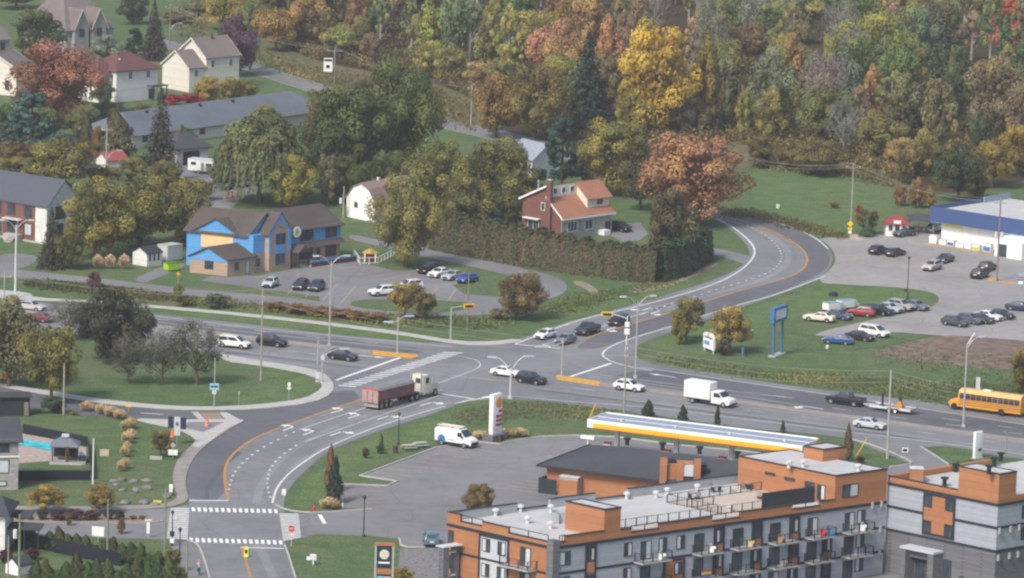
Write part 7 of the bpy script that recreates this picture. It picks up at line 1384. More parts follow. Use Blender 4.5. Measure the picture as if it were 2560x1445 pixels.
def getcrown(kind, v, n=None, size=None):
    key = (kind, v)
    if key not in CR:
        nm = NEEDLE if kind in ('spruce', 'pine', 'column', 'hedge') else (STRAW if kind == 'tuft' else LEAF)
        dn, ds = {'round': (7400, .036), 'broad': (12500, .027), 'tall': (5600, .040), 'loose': (5000, .038), 'birch': (3600, .04), 'shrub': (3000, .055), 'spruce': (0, .045), 'pine': (4800, .045), 'column': (2600, .055), 'willow': (7500, .04), 'wispy': (4800, .034), 'hedge': (5200, .05), 'tuft': (0, 0)}[kind]
        CR[key] = crown(hash_(kind)+v*17, kind, dn, ds).mesh(kind+'_crown', nm)
    return CR[key]
def hash_(s): return sum(ord(c)*(i+3) for i, c in enumerate(s))
def gettrunk(kind, v, m):
    key = (kind, v, m.name)
    if key not in TK: o = limbs(hash_(kind)+v*17, kind, m).build('trunk'); TK[key] = o.data; bpy.data.objects.remove(o)
    return TK[key]
NVAR = {'birch': 3, 'round': 3, 'broad': 2, 'tall': 4, 'loose': 2, 'spruce': 2, 'column': 2, 'shrub': 2, 'pine': 1, 'willow': 1, 'wispy': 2, 'hedge': 3, 'tuft': 2}
cnt = [0]; TB = 1.42
def tree(kind, x, yb, yt, wpx, col, label, gold=.0, group=None, name=None, bark=None, v=None, cat=None, h=None, wm=None, pos=None):
    cnt[0] += 1; v = (cnt[0] if v is None else v) % NVAR[kind]
    p = P(x, yb) if pos is None else pos; h = HZ(x, yb, yt) if h is None else h; w_ = wpx/ppm(x, yb) if wm is None else wm
    nm = name or {'spruce': 'spruce_tree', 'pine': 'pine_tree', 'column': 'cedar_tree', 'willow': 'willow_tree', 'shrub': 'shrub', 'hedge': 'hedge', 'tuft': 'ornamental_grass'}.get(kind, 'deciduous_tree')
    ct = cat or ('shrub' if kind == 'shrub' else 'hedge' if kind == 'hedge' else 'grass clump' if kind == 'tuft' else 'tree'); me = getcrown(kind, v)
    rz = (cnt[0]*2.4) % 6.28 if kind != 'hedge' else 0
    if kind in ('shrub', 'tuft', 'column'):
        o = bpy.data.objects.new(nm, me); S.collection.objects.link(o); o.location = p; o.scale = (w_, w_, h); o.rotation_euler = (0, 0, rz); o.color = (*(q_*TB for q_ in col), gold); return tag(o, label, ct, group)
    rt = thing(nm, label, ct, p, rz, group); rt.scale = (w_, w_, h)
    o = bpy.data.objects.new('crown', me); S.collection.objects.link(o); o.parent = rt; o.color = (*(q_*TB for q_ in col), gold)
    t = bpy.data.objects.new('trunk', gettrunk(kind, v, bark or TRUNK)); S.collection.objects.link(t); t.parent = rt; return rt
GR, OL, DG, YG, YE, OR, RU, BG, GG, BR, PU, SG = [tuple(v*1.25 for v in c_) for c_ in ((.062,.098,.034), (.105,.115,.042), (.034,.058,.030), (.130,.140,.042), (.255,.200,.045), (.270,.145,.052), (.225,.095,.065), (.044,.074,.060), (.095,.104,.074), (.120,.084,.052), (.088,.046,.062), (.135,.155,.115))]
# --- left foreground and boulevard side
tree('round', 22, 968, 735, 185, (.105,.112,.060), 'tall mixed olive and brown tree at the left edge beside the boulevard', .45); tree('round', 128, 1008, 790, 150, (.14,.148,.048), 'yellow-olive tree standing before the side street at the left', .55); tree('broad', 286, 905, 708, 205, (.040,.042,.028), 'dark green-brown round maple beside the boulevard', .05)
tree('wispy', 322, 960, 828, 140, (.095,.10,.075), 'left of three grey wispy willows on the curved lawn', .1); tree('wispy', 405, 962, 812, 130, (.09,.098,.072), 'middle of three grey wispy willows on the curved lawn', .1); tree('wispy', 492, 962, 798, 175, (.085,.095,.065), 'right and widest of three grey wispy willows on the curved lawn', .1); tree('wispy', 175, 850, 735, 135, (.12,.118,.10), 'pale half-bare tree behind the yellow-olive tree', .1); tree('loose', 62, 935, 820, 90, (.09,.075,.05), 'brownish small tree between the two left foreground trees', .4); tree('shrub', 135, 1032, 990, 70, DG, 'dark shrub at the foot of the wooden pole by the black shed')
tree('shrub', 236, 728, 672, 40, (.13,.055,.055), 'reddish bush on the verge in front of the white shed', 0); tree('loose', 446, 755, 705, 34, OL, 'scrawny sapling on the ditch bank left of the day care lot', .3); tree('shrub', 545, 770, 730, 70, (.07,.078,.05), 'grey-green bush in the ditch below the lime dumpster', .1); tree('shrub', 460, 765, 735, 50, (.085,.085,.04), 'olive bush in the ditch left of the grey-green one', .2)
for k, (x, y, wd) in enumerate(((690,778,60),(745,785,70),(800,790,75),(850,796,70),(900,800,75),(945,806,60))): tree('shrub', x, y, y-26, wd, (.155,.085,.035), 'rust-orange bush in the row along the day care ditch, %s' % ('leftmost', 'second from the left', 'third from the left', 'third from the right', 'second from the right', 'rightmost')[k], .4, 'rust-orange bushes along the ditch')
tree('loose', 1012, 797, 705, 98, (.19,.145,.04), 'small orange-yellow tree in front of the white suvs', .6); tree('loose', 1062, 800, 722, 62, (.085,.085,.032), 'small olive tree touching the orange-yellow one', .3); tree('broad', 1292, 800, 672, 135, (.115,.082,.042), 'brown-olive round bush tree at the loop road', .35); tree('shrub', 1245, 802, 770, 50, (.15,.12,.075), 'dry tan bush left of the brown round tree')
tree('spruce', 128, 672, 520, 78, (.045,.042,.028), 'dark brown-green spruce in front of the unfinished house'); tree('broad', 238, 650, 435, 200, (.080,.100,.036), 'big olive tree with yellow patches right of the unfinished house', .85, v=0); tree('broad', 350, 622, 425, 215, (.090,.110,.038), 'big yellow-crowned tree above the white shed', .9, v=1); tree('round', 460, 605, 440, 160, (.095,.098,.040), 'olive-brown tree between the yellow-crowned one and the day care', .4); tree('round', 178, 672, 560, 95, (.080,.090,.036), 'low olive tree behind the dark spruce by the unfinished house', .4)
for k, x in enumerate((245, 275, 310)): tree('tuft', x, 672, 634, 30, (.36,.25,.18), 'pale pinkish reed clump before the white shed, %s' % ('left', 'middle', 'right')[k], .2, 'reed clumps by the service road')
# --- upper left
tree('round', 150, 478, 328, 165, (.13,.125,.042), 'olive-yellow tree above the slate roof of the unfinished house', .55); tree('round', 45, 460, 392, 140, (.12,.115,.045), 'low olive tree at the left edge above the slate roof', .5); tree('pine', 78, 412, 225, 190, (.042,.078,.062), 'broad blue-green pine at the left edge'); tree('broad', 142, 312, 88, 245, (.235,.105,.072), 'large red-orange maple beside the white maroon-roofed house', .25); tree('round', 92, 150, 18, 150, (.045,.075,.035), 'green tree in front of the large stone house', .2); tree('round', 262, 165, 85, 95, SG, 'silvery grey-green tree below the stone house gables', .1)
tree('pine', 335, 140, 70, 75, (.02,.04,.024), 'dark evergreen right of the stone house'); tree('spruce', 385, 150, 0, 75, (.055,.045,.035), 'thin dark spruce behind the cream stepped house'); tree('round', 585, 190, 32, 115, PU, 'purple-leaved tree right of the cream stepped house', 0); tree('tall', 625, 175, 60, 50, DG, 'dark green tree against the purple one', .2)
for k, x in enumerate((432, 470, 498)): tree('shrub', x, 262, 232, 46, (.25,.022,.03), 'crimson bush under the cream stepped house, %s' % ('left', 'middle', 'right')[k], 0, 'crimson bushes')
tree('round', 520, 262, 188, 80, (.22,.15,.03), 'golden small tree before the cream stepped house', .8); tree('round', 578, 265, 192, 85, (.15,.13,.035), 'yellow-green small tree beside the golden one', .7); tree('loose', 622, 255, 195, 55, OL, 'olive sapling at the right of the golden tree', .5); tree('round', 258, 262, 200, 70, DG, 'dark shrubby tree at the left corner of the white maroon-roofed house', .1)
tree('spruce', 400, 455, 222, 112, (.04,.042,.026), 'tall dark spruce in front of the long bungalow'); tree('column', 215, 392, 285, 45, (.05,.055,.025), 'narrow cedar left of the round brown one by the bungalow', .4); tree('column', 290, 402, 278, 100, (.06,.058,.025), 'fat brown-green cedar beside the tall dark spruce', .5); tree('tall', 242, 402, 305, 42, (.20,.11,.035), 'orange slim tree between the two cedars', .6); tree('round', 300, 335, 255, 70, DG, 'dark green tree at the foot of the white maroon-roofed house', .1)
tree('willow', 650, 508, 270, 235, (.090,.108,.050), 'large weeping willow behind the blue day care', .25); tree('round', 727, 522, 383, 118, (.17,.165,.036), 'yellow-green tree just above the day care roof', .8); tree('tall', 820, 512, 372, 88, (.10,.105,.062), 'pale grey-green tree left of the white barn', .3); tree('shrub', 812, 388, 335, 70, (.19,.045,.035), 'red bush beneath the big green poplar', 0); tree('tall', 785, 395, 240, 75, (.15,.08,.04), 'rust tree at the left side of the big green poplar', .4); tree('round', 770, 470, 370, 80, (.06,.07,.03), 'green tree behind the yellow-green one', .4)
tree('broad', 880, 480, 195, 235, (.050,.080,.028), 'big deep green poplar in the middle of the upper left half', .18, v=0); tree('broad', 1000, 462, 125, 215, (.070,.098,.032), 'taller green-yellow poplar right of the deep green one', .38, v=1); tree('round', 820, 330, 205, 110, (.088,.106,.034), 'green crown leaning left of the big poplar', .4)
tree('broad', 1105, 545, 335, 190, (.092,.108,.036), 'wide olive-yellow tree above the left end of the hedge', .5); tree('broad', 1228, 552, 330, 210, (.085,.100,.036), 'wide olive tree with yellow patches behind the hedge', .5); tree('round', 1300, 545, 420, 110, (.09,.082,.035), 'olive tree hiding the farmhouse', .5); tree('broad', 1015, 668, 425, 172, (.135,.135,.046), 'rounded yellow-olive tree beside the day care playground', .6, v=1); tree('loose', 975, 545, 440, 60, (.24,.115,.03), 'orange-topped sapling over the barn roof', .4)
tree('pine', 1402, 480, 285, 140, (.030,.055,.040), 'dark blue-green tree behind the brick house'); tree('spruce', 1466, 330, 85, 150, (.026,.040,.026), 'tall dark spruce at the forest edge above the brick house'); tree('broad', 1545, 490, 285, 200, (.118,.122,.042), 'olive tree right behind the brick house', .6); tree('round', 1600, 525, 380, 120, (.05,.055,.026), 'dark green tree between the brick house and the rust maple', .3); tree('round', 1440, 330, 240, 70, (.10,.08,.035), 'small olive-brown tree by the foot of the forest spruce', .5)
tree('round', 1240, 345, 175, 130, (.17,.105,.04), 'tan-orange tree at the field edge', .5); tree('broad', 1335, 350, 140, 175, (.115,.095,.035), 'tan and olive round tree left of the forest spruce', .5); tree('broad', 1640, 345, 34, 215, (.46,.31,.05), 'brilliant golden yellow tree rising out of the forest edge', .7, v=0); tree('tall', 1575, 340, 150, 95, (.23,.12,.03), 'orange tree against the left of the golden yellow one', .5); tree('tall', 1760, 340, 75, 105, (.13,.11,.035), 'olive-gold tree right of the golden yellow one', .6)
tree('broad', 1745, 566, 318, 285, (.275,.140,.080), 'huge rust-orange maple at the road bend', .3, v=0); tree('round', 1668, 655, 468, 150, (.066,.062,.036), 'fat brown-green cedar cluster in front of the rust maple', .25, name='cedar_tree')
tree('loose', 1715, 855, 742, 92, (.105,.10,.036), 'small olive tree between the two road arms', .6); tree('shrub', 1700, 862, 790, 50, (.13,.12,.04), 'yellowish undergrowth at the foot of the small olive tree', .6); tree('loose', 1822, 884, 762, 118, (.25,.185,.055), 'small orange-yellow tree beside the low white sign', .6); tree('shrub', 1808, 890, 850, 40, (.06,.05,.04), 'dark bush beside the low white sign', .1)
tree('column', 1620, 1045, 1000, 34, (.028,.042,.028), 'first small cedar from the left behind the canopy', 0, 'small cedars along the boulevard'); tree('column', 1707, 1058, 1012, 27, (.026,.04,.028), 'second small cedar from the left behind the canopy', 0, 'small cedars along the boulevard'); tree('column', 1793, 1068, 1012, 16, (.026,.04,.028), 'slimmest dark cedar behind the canopy', 0, 'small cedars along the boulevard'); tree('column', 1957, 1082, 1050, 13, (.05,.05,.03), 'tiny cedar at the right half of the canopy', 0, 'small cedars along the boulevard'); tree('column', 2119, 1152, 1058, 27, (.105,.088,.045), 'brownish columnar shrub at the right end of the canopy', .4)
tree('column', 836, 1258, 1142, 42, (.024,.036,.026), 'dark columnar conifer on the bright verge of the south street'); tree('column', 826, 1230, 1112, 33, (.16,.085,.04), 'rust columnar tree behind the dark columnar conifer', .4); tree('shrub', 914, 1147, 1118, 20, (.09,.05,.03), 'small brown round shrub on the curved lawn'); tree('shrub', 950, 1134, 1108, 24, DG, 'dark low shrub under the black lantern on the curved lawn'); tree('column', 953, 1128, 1082, 12, DG, 'thin dark conifer above the low shrub on the curved lawn')
tree('broad', 1203, 1300, 1200, 88, (.135,.098,.048), 'tan-olive tree behind the left parapet of the apartment block', .3); tree('shrub', 2150, 1158, 1140, 26, (.09,.04,.035), 'dark red bush beside the brownish columnar shrub'); tree('round', 2556, 985, 868, 78, (.10,.09,.03), 'olive-yellow tree cut off by the right edge above the bus', .6); tree('shrub', 1005, 1470, 1415, 60, (.20,.15,.035), 'yellow bush at the foot of the directory totem', .6)
# --- lower left garden
tree('loose', 113, 1282, 1212, 105, (.19,.135,.04), 'left of two yellow spreading trees before the left street', .7); tree('loose', 248, 1285, 1206, 92, (.18,.125,.045), 'right of two yellow spreading trees before the left street', .6); tree('loose', 402, 1142, 1075, 66, (.10,.085,.04), 'small olive-brown tree beside the grey banner', .5); tree('tall', 172, 1315, 1282, 24, (.12,.09,.04), 'spindly sapling in front of the dark red bushes', .4); tree('tall', 303, 1335, 1292, 28, (.15,.08,.045), 'spindly reddish sapling on the left street verge', .4); tree('shrub', 185, 1038, 1028, 22, (.17,.15,.03), 'yellow-green bush beside the wooden pole by the black shed', .6); tree('tall', 168, 1160, 1110, 16, (.15,.09,.04), 'tiny orange conifer in front of the gazebo', .4)
for k, (x, wd, c) in enumerate(((105,32,(.05,.055,.03)),(150,50,(.06,.028,.028)),(190,54,(.062,.026,.028)),(228,44,(.055,.03,.028)),(272,30,(.05,.038,.03)),(298,28,(.048,.035,.03)))): tree('shrub', x, 1301, 1272, wd, c, 'low bush in the planter strip of the left street, %s' % ('greenish at the left end','dark red second from the left','dark red in the middle','dark red third from the right','brownish second from the right','brownish at the right end')[k], 0, 'low bushes in the planter strip')
for k, x in enumerate((50, 75, 332, 357)): tree('shrub', x, 1300, 1287, 22, (.15,.085,.05), 'small tan tuft in the planter strip, %s' % ('far left', 'second from the left', 'second from the right', 'far right')[k], .2, 'tan tufts in the planter strip')
for k, (x, yb, wd, h_) in enumerate(((217,1028,30,26),(255,1036,30,28),(278,1042,32,28),(300,1048,28,26),(314,1078,22,30),(327,1072,24,30),(318,1108,26,32),(328,1098,22,28),(312,1142,22,30),(318,1130,20,28),(302,1178,18,28),(312,1172,20,30),(824,1272,44,30),(1200,1098,36,22),(1270,1092,40,22),(1300,1092,40,24))): tree('tuft', x, yb, yb-h_, wd*1.25, (.34,.26,.145), 'straw ornamental grass clump, %s' % ('alone by the side street','left end of the hedge-like row by the side street','second of the row by the side street','right end of the row by the side street','top left of the column on the slope','top right of the column on the slope','second pair left on the slope','second pair right on the slope','third pair left on the slope','third pair right on the slope','bottom left of the column on the slope','bottom right of the column on the slope','below the dark columnar conifer','left of the price sign','right of the price sign','far right of the price sign')[k], .2, 'straw ornamental grasses')
ORD = ('at the left end','second','third','fourth','fifth','sixth','seventh','eighth','ninth','tenth','eleventh','twelfth','thirteenth','fourteenth','fifteenth','at the right end')
HC = (.034,.055,.024)
k = 0
for x0, y0, x1, y1, n, hpx, lab in ((56,1362,395,1420,16,50,'upper row by the black mesh fence'), (90,1470,420,1470,14,72,'lower row along the bottom edge')):
    for q in range(n):
        t = q/(n-1); x = x0+(x1-x0)*t; y = y0+(y1-y0)*t; tree('column', x, y, y-hpx*(.95+.2*sin(q*2.1)+.16*sin(q*5.3)), 44 if hpx < 60 else 50, (HC[0]*(1+.4*(q % 3 == 1)), HC[1]*(1+.25*(q % 2)), HC[2]), '%s cedar %s in the %s' % (('greener', 'browner', 'darker')[q % 3], ORD[q], lab), .25, lab)
tree('shrub', 430, 1430, 1370, 46, (.085,.08,.035), 'tangled olive hedge bush beside the lower left footpath', .4); tree('shrub', 446, 1470, 1410, 44, (.075,.075,.035), 'second tangled hedge bush nearer the bottom edge', .4); tree('shrub', 82, 1400, 1368, 38, (.075,.025,.028), 'dark red bush in the lower left garden'); tree('shrub', 15, 1408, 1368, 40, (.07,.025,.03), 'dark maroon bush at the lower left edge')
# --- the long cedar hedge, in clipped sections
hs = [(1095,622,1180,640),(1180,640,1275,656),(1275,656,1370,672),(1370,672,1465,686),(1465,686,1555,697),(1555,697,1640,704),(1640,702,1700,686),(1700,684,1758,646)]
for k, (x0, y0, x1, y1) in enumerate(hs):
    a_, c_ = P(x0, y0), P(x1, y1); rt = tree('hedge', (x0+x1)/2, (y0+y1)/2, 0, 10, (.062,.064,.034) if k < 6 else (.050,.074,.036), 'clipped tall cedar hedge section before the brick house, %s' % ('leftmost','second from the left','third from the left','fourth from the left','fifth from the left','last along the loop road','at the corner by the road','last, turning up the north road')[k], (.7,.55,.8,.6,.75,.5,0,0)[k] if k < 6 else .3, 'sections of the tall cedar hedge', h=[7.2,7.0,6.8,6.5,6.2,6.3,6.2,6.0][k], wm=(c_-a_).length*1.06, pos=(a_+c_)/2)
    rt.rotation_euler = (0, 0, atan2(c_.y-a_.y, c_.x-a_.x)); rt.scale = (rt.scale[0], 7.0, rt.scale[2])
    for ch in list(rt.children):
        if ch.name.startswith('trunk'): bpy.data.objects.remove(ch)
for kind, x, yb, yt, wd, c, lab, gd in (('round',40,22,-60,130,(.05,.075,.04),'dark green tree behind the cut-off stone house',.2),('round',330,60,-20,90,(.045,.07,.04),'dark tree right of the large stone house roof',.2),('shrub',440,60,25,80,(.14,.12,.07),'tan shrubs behind the slim street lamp',.4),('shrub',500,40,5,90,(.13,.125,.07),'olive-tan shrubs at the top edge left of the purple tree',.4),('round',150,70,-40,80,(.07,.06,.035),'brown tree behind the large stone house',.3),('round',235,215,150,70,(.05,.08,.04),'small dark green tree left of the white house roof',.2),('round',460,395,310,70,(.06,.085,.04),'dark green tree between the spruce and the garage',.2),('shrub',600,300,275,60,(.12,.11,.05),'yellowish garden shrubs beyond the bungalow roof',.5),('round',95,470,385,120,(.10,.11,.045),'olive-green tree filling the gap above the slate roof',.4),('round',255,470,405,100,(.09,.10,.042),'green-olive tree in front of the red-roofed shed corner',.4),('round',120,345,270,120,(.07,.095,.045),'green tree beneath the red-orange maple',.2),('pine',20,400,300,120,(.035,.062,.045),'dark evergreen at the left edge beside the blue-green pine',.1),('round',270,310,250,80,(.075,.10,.042),'green garden tree before the white house front',.2),('round',360,300,258,70,(.09,.10,.045),'olive garden tree before the white house porch',.3),('round',430,320,280,70,(.075,.09,.04),'green garden tree behind the long bungalow roof',.2),('round',20,335,250,110,GR,'green tree left of the blue-green pine',.2),('round',205,345,262,95,(.085,.10,.042),'olive-green tree between the red-orange maple and the white house',.3),('round',150,420,330,110,BG,'dark blue-green tree before the blue-green pine',.1),('round',40,420,345,110,(.13,.09,.05),'brownish tree below the blue-green pine',.3),('round',345,345,285,80,DG,'dark green bush tree between the brown cedar and the spruce',.1),('tall',455,400,310,50,(.08,.09,.04),'slim olive tree beside the charcoal-roofed garage',.3),('broad',560,470,372,90,(.085,.10,.045),'green tree overlapping the left edge of the willow',.3),('round',330,452,392,95,(.11,.115,.042),'olive tree behind the yellow-crowned one',.5),('round',410,470,398,95,(.105,.10,.042),'brown-olive tree at the foot of the spruce',.4),('round',505,500,445,60,(.10,.10,.042),'low olive tree beside the day care driveway',.4),('round',665,330,262,80,(.10,.11,.045),'olive tree at the right end of the long bungalow',.4),('broad',860,505,380,130,(.058,.082,.030),'dark green lower crown beneath the big poplar',.2),('broad',960,510,370,150,(.060,.086,.032),'dark green undergrowth tree between the poplar and the barn',.25),('round',1065,505,410,120,(.085,.10,.036),'green tree left of the wide olive-yellow one',.4),('round',1160,575,440,150,(.085,.090,.034),'dark olive tree just over the left hedge',.4),('round',1290,570,450,110,(.070,.080,.032),'dark green tree beside the brick gable',.3),('round',1480,470,360,90,(.12,.115,.045),'small olive-gold tree right of the blue-green one',.5),('round',1650,470,370,110,(.095,.105,.045),'olive tree left of the rust maple crown',.4),('round',60,215,130,110,GR,'green tree between the left stone house and the cream gable',.2),('round',190,205,120,90,(.075,.10,.045),'green tree under the stone house front',.2),('round',905,255,190,60,(.09,.10,.04),'small green tree by the far road fork',.4)):
    tree(kind, x, yb, yt, wd, c, lab, gd)
# --- right side saplings and bushes
for kind, x, yb, yt, wd, c, lab, gd in (('round',2395,505,350,140,(.042,.065,.03),'dark green tree behind the left end of the blue shop',.25),('tall',2290,520,440,60,(.20,.115,.045),'orange sapling left of the dark green tree by the shop',.5),('tall',2325,520,465,42,(.23,.155,.03),'golden sapling beside the blue fascia',.7),('tall',2250,515,455,50,(.17,.10,.05),'rusty sapling above the kiosk',.5),('shrub',2170,588,520,50,(.075,.082,.04),'green bush beside the yellow warning signs',.3),('shrub',2148,560,505,26,(.19,.085,.04),'orange bush on the lawn by the road bend pole',.3),('shrub',2085,520,503,30,(.18,.10,.05),'small orange tuft on the bend lawn',.3),('column',2168,592,548,36,DG,'dark conifer left of the kiosk',.1),('broad',2045,440,345,140,(.10,.082,.04),'wide olive and orange bush tree at the lawn edge',.5),('round',2480,470,330,110,(.15,.115,.035),'yellow tree right of the dark green tree by the shop',.7),('round',2545,440,310,110,(.19,.13,.035),'gold tree at the right edge above the shop roof',.7),('round',2440,495,420,70,(.12,.075,.04),'brown tree rising behind the shop roof',.4),('round',2320,440,340,80,(.08,.078,.03),'olive tree left of the hidden white camper',.4),('tall',2260,460,370,60,(.10,.085,.035),'olive tree above the orange sapling',.5),('round',1900,420,340,90,(.095,.075,.04),'brown-olive bush tree at the top of the bend lawn',.3),('round',1975,425,350,80,(.11,.08,.04),'brownish bush tree left of the wide olive and orange one',.4)):
    tree(kind, x, yb, yt, wd, c, lab, gd)
# --- forest: individual trees, then undergrowth as stuff
r = random.Random(41); placed = []; FT = []
edge = [(560,70),(660,88),(780,138),(900,160),(1080,196),(1190,236),(1260,290),(1400,330),(1500,345),(1700,352),(1850,345),(1950,390),(2120,400),(2240,440),(2330,430),(2460,420),(2640,420)]
def edgey(x):
    for (x0, y0), (x1, y1) in zip(edge, edge[1:]):
        if x0 <= x <= x1: return y0+(y1-y0)*(x-x0)/(x1-x0)
    return 100
ZN = ((560,'above the purple tree'),(760,'above the estate billboard'),(960,'above the big poplars'),(1190,'above the tan-orange tree'),(1420,'above the dark spruce'),(1620,'behind the golden tree'),(1840,'above the bend lawn'),(2060,'above the road bend pole'),(2280,'above the kiosk'),(2480,'above the blue shop'))
def zone(x): return [n for a_, n in ZN if x >= a_-1][-1] if x >= 559 else ZN[0][1]
PAL = {'green': ((.076,.112,.036), .3), 'olive': ((.120,.130,.046), .45), 'grey-green': ((.105,.130,.072), .25), 'dark green': ((.048,.074,.036), .15), 'yellow-olive': ((.185,.180,.048), .7), 'golden': ((.30,.215,.055), .6), 'orange': ((.245,.150,.068), .4), 'red-orange': ((.30,.125,.072), .15), 'brown': ((.140,.105,.062), .3), 'grey': ((.135,.130,.105), .2)}
def pick(x, y):
    t = r.random()
    if x < 1000: seq = (('orange',.09),('brown',.18),('yellow-olive',.36),('olive',.56),('green',.8),('grey-green',.92),('golden',1))
    elif x < 1280: seq = (('yellow-olive',.3),('green',.52),('olive',.8),('grey-green',.92),('orange',1))
    elif x < 1560: seq = (('golden',.14),('yellow-olive',.34),('olive',.6),('green',.74),('orange',.86),('brown',1))
    elif x < 2000: seq = (('grey',.26),('olive',.48),('grey-green',.62),('brown',.76),('yellow-olive',.86),('orange',.93),('green',1))
    elif x < 2320: seq = (('brown',.16),('orange',.30),('olive',.52),('grey',.66),('green',.78),('yellow-olive',.9),('grey-green',1))
    else: seq = (('dark green',.26),('green',.5),('orange',.6),('olive',.82),('brown',1))
    if y < 30 and x > 2120 and t < .45: return 'red-orange' if t < .3 else 'orange'
    for n_, q in seq:
        if t <= q: return n_
for tries in range(9000):
    if len(placed) >= 285: break
    x = r.uniform(560, 2640); ey = edgey(x); y = r.uniform(-75, ey); p = P(x, y)
    md = 6.6 if y > ey-55 else 8.6
    if any((p.x-q.x)**2+(p.y-q.y)**2 < md*md for q in placed): continue
    placed.append(p); nm = pick(x, y); c, gd = PAL[nm]; j = lambda a: max(.01, a*r.uniform(.82, 1.2)); c = (j(c[0]), j(c[1]), j(c[2])); lm = (c[0]+c[1]+c[2])/3; c = tuple((q*.92+lm*.08)*1.12 for q in c)
    sm = y > ey-25; h = r.uniform(7, 12) if sm else r.uniform(12, 19); wm = r.uniform(7, 10.5) if sm else r.uniform(8.5, 13)
    kd = r.choice(('tall', 'tall', 'tall', 'round', 'loose')) if nm != 'dark green' else r.choice(('tall', 'spruce', 'round'))
    if kd == 'tall' and r.random() < .45: kd = 'birch'
    if nm == 'grey': kd = 'wispy'; h *= 1.05
    if kd in ('tall', 'birch'): wm *= .82
    shape = {'tall': 'pointed', 'birch': 'pale-stemmed', 'round': 'round', 'loose': 'open', 'wispy': 'twiggy', 'spruce': 'conical'}[kd]; dep = 'at the forest front' if y > ey-60 else ('deep in the forest' if y > 60 else 'at the top edge')
    o = tree(kd, x, y, 0, 0, c, '%s%s %s tree %s %s' % ('tall ' if h > 16.5 else ('low ' if h < 9 else ''), nm, shape, dep, zone(x)), gd, 'trees of the autumn forest', 'forest_tree', BIRCH if kd in ('birch', 'wispy') or r.random() < .3 else TRUNK, h=h, wm=wm, pos=p); o['x'] = x; FT.append(o)
by = {}
for o in FT: by.setdefault(o['label'], []).append(o)
for l, q in by.items():
    q.sort(key=lambda o: o['x'])
    if len(q) > 1:
        for k, o in enumerate(q): o['label'] = l+', '+({2: ('left one', 'right one'), 3: ('left one', 'middle one', 'right one')}.get(len(q)) or ORD)[k]
for o in FT: del o['x']
for kind, x, yb, yt, wd, c, lab, gd in (('tall',2275,185,15,110,(.34,.125,.06),'bright orange-red tree at the top edge above the shop kiosk',.1),('round',2530,140,-25,150,(.36,.11,.055),'vivid orange-red tree in the upper right corner',.1),('round',690,128,5,125,(.27,.165,.06),'orange tree at the forest front left of the billboard',.3),('round',770,120,-20,110,(.22,.14,.06),'tan-orange tree above the billboard',.3),('round',560,75,-30,110,(.24,.20,.05),'yellow tree at the top edge above the purple tree',.6),('tall',1420,120,-15,110,(.27,.19,.05),'golden-orange tree at the top edge left of the forest spruce',.5),('round',1960,250,115,120,(.20,.18,.055),'yellow-olive rounded tree in the forest above the bend lawn',.7),('birch',2120,215,60,95,(.10,.14,.075),'grey-green aspen standing out above the road bend pole',.2),('round',2060,365,190,150,(.115,.14,.055),'big soft green tree at the forest front above the bend lawn',.4)):
    tree(kind, x, yb, yt, wd, c, lab, gd)
L = LF(); L.r = r
for k in range(2300):
    x = r.uniform(570, 2640); ey = edgey(x)+10; y = ey-abs(r.gauss(0, 45)) if k % 3 else r.uniform(-60, ey); p = P(x, y); rad = r.uniform(.8, 2.2); hue = r.random()**2
    clump(L, p+Vector((0, 0, rad*.75)), rad, 40, .5, r.uniform(.6, 1.3), hue, .8)
me = L.mesh('undergrowth', LEAF); o = bpy.data.objects.new('forest_undergrowth', me); S.collection.objects.link(o); o.color = (.115,.098,.048,.6); tag(o, 'low brushy undergrowth filling the floor of the autumn forest', 'undergrowth', None, 'stuff')
# --- tall weeds and rough grass along ditches and verges
def inside(p, poly):
    c = False; n = len(poly); j = n-1
    for i in range(n):
        a_, b_ = poly[i], poly[j]
        if (a_[1] > p[1]) != (b_[1] > p[1]) and p[0] < (b_[0]-a_[0])*(p[1]-a_[1])/(b_[1]-a_[1])+a_[0]: c = not c
        j = i
    return c
def weeds(poly, n, hmin, hmax, col, gold, label, name='tall_weeds', sz=.34):
    L = LF(); L.r = r; xs = [q[0] for q in poly]; ys = [q[1] for q in poly]; k = 0; hub = []
    while k < n:
        x, y = r.uniform(min(xs), max(xs)), r.uniform(min(ys), max(ys))
        if not inside((x+r.gauss(0, 14), y+r.gauss(0, 3.5)), poly): continue
        p = P(x, y); k += 1; big = .5+.5*sin(p.x*.31+sin(p.y*.12)*2)*sin(p.y*.17+1.3); h = r.uniform(hmin, hmax)*(.45+.8*max(0, big)); tint = (.72+.5*big)*r.uniform(.8, 1.2); hue = max(0, min(1, .5+.5*sin(p.x*.13+2)*cos(p.y*.09)))*r.random()
        for q in range(2): L.leaf(p+Vector((r.uniform(-.3, .3), r.uniform(-.3, .3), h*.42)), Vector((r.uniform(-1, 1), r.uniform(-1, 1), .35)), sz, tint, hue, h*1.0/sz, Vector((r.uniform(-.35, .35), r.uniform(-.35, .35), 1)))
    o = bpy.data.objects.new(name, L.mesh(name, LEAF)); S.collection.objects.link(o); o.color = (*(q_*1.25 for q_ in col), gold); tag(o, label, 'weeds', None, 'stuff')
weeds([(440,738),(700,764),(960,790),(1240,793),(1290,800),(1240,826),(1000,818),(760,790),(440,758)], 2600, .25, .6, (.10,.125,.052), .55, 'rough weeds in the ditch between the day care and the sidewalk')
weeds([(1640,890),(1750,905),(1900,930),(2150,940),(2300,955),(2560,965),(2560,1038),(2400,1012),(2182,982),(1900,946),(1700,918)], 4200, .22, .55, (.108,.135,.060), .5, 'rough olive weeds in the ditch along the right boulevard')
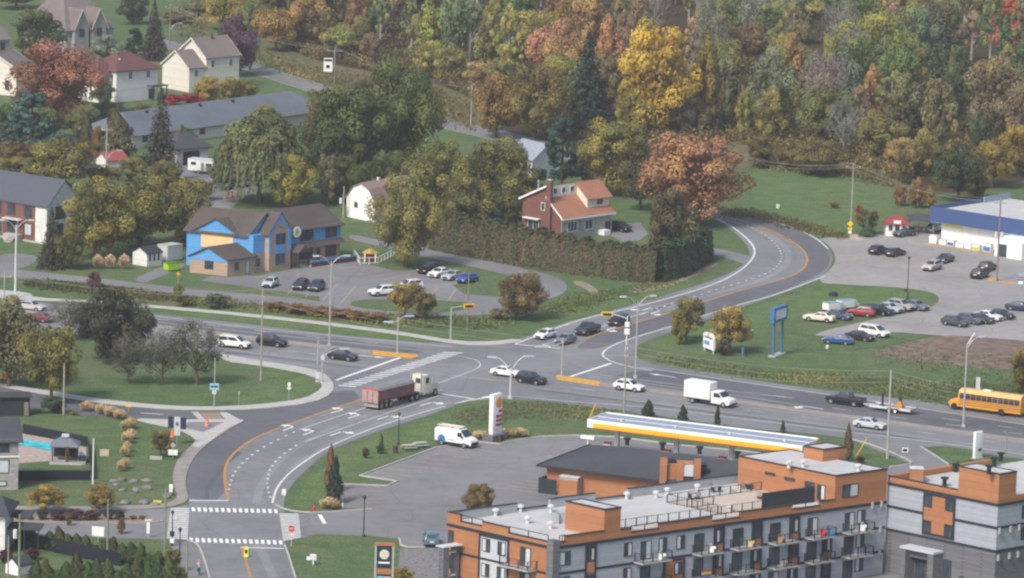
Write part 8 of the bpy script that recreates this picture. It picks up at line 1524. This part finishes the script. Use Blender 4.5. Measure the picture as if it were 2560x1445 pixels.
weeds([(640,128),(780,172),(900,192),(1080,228),(1190,265),(1185,330),(1080,282),(930,246),(800,205),(650,158)], 4200, .5, 1.1, (.135,.125,.065), .6, 'dry tan weeds in the field between the far road and forest')
weeds([(1130,1040),(1250,1006),(1400,1012),(1560,1030),(1480,1046),(1300,1048),(1150,1066)], 1300, .15, .38, (.125,.125,.066), .5, 'brownish rough grass on the bank behind the price sign')
weeds([(1330,778),(1410,785),(1560,742),(1700,706),(1690,700),(1560,722),(1440,742)], 1500, .2, .45, (.09,.12,.045), .5, 'rough grass on the bank along the north road')
weeds([(60,700),(440,742),(440,756),(60,716)], 1800, .4, .9, (.08,.09,.036), .4, 'rough grass on the left ditch bank')
weeds([(560,-20),(650,0),(560,40),(470,110),(440,90),(440,20)], 1500, .5, 1.2, (.125,.115,.055), .5, 'dry grass behind the cream stepped house')
weeds([(1870,395),(2000,400),(2150,415),(2250,455),(2240,470),(2100,440),(1900,420)], 1800, .5, 1.2, (.095,.085,.045), .5, 'scrubby grass at the upper edge of the bend lawn')
weeds([(1800,540),(1900,545),(2000,575),(2120,600),(2100,590),(2000,560),(1880,528),(1800,524)], 1400, .4, .9, (.085,.088,.04), .4, 'rough grass along the outside of the road bend')
weeds([(2160,880),(2300,862),(2600,905),(2600,960),(2300,935)], 500, .2, .4, (.09,.105,.05), .5, 'sparse weeds around the bare dirt')
# ------------------------------------------------------------------ haze
b = MB(); b.box(-420, 420, -40, 1700, -1.0, 140, None); b.mats = []
m = bpy.data.materials.new('haze_air'); m.use_nodes = True; n = m.node_tree; n.nodes.remove(n.nodes['Principled BSDF']); v_ = n.nodes.new('ShaderNodeVolumePrincipled'); v_.inputs['Color'].default_value = (.92,.91,.93,1); v_.inputs['Density'].default_value = HAZE_D if 'HAZE_D' in globals() else .00012; v_.inputs['Anisotropy'].default_value = .2
n.links.new(v_.outputs[0], n.nodes['Material Output'].inputs['Volume']); b.m = [0]*len(b.f); b.mats = [m]; o = b.build('haze'); o['kind'] = 'stuff'
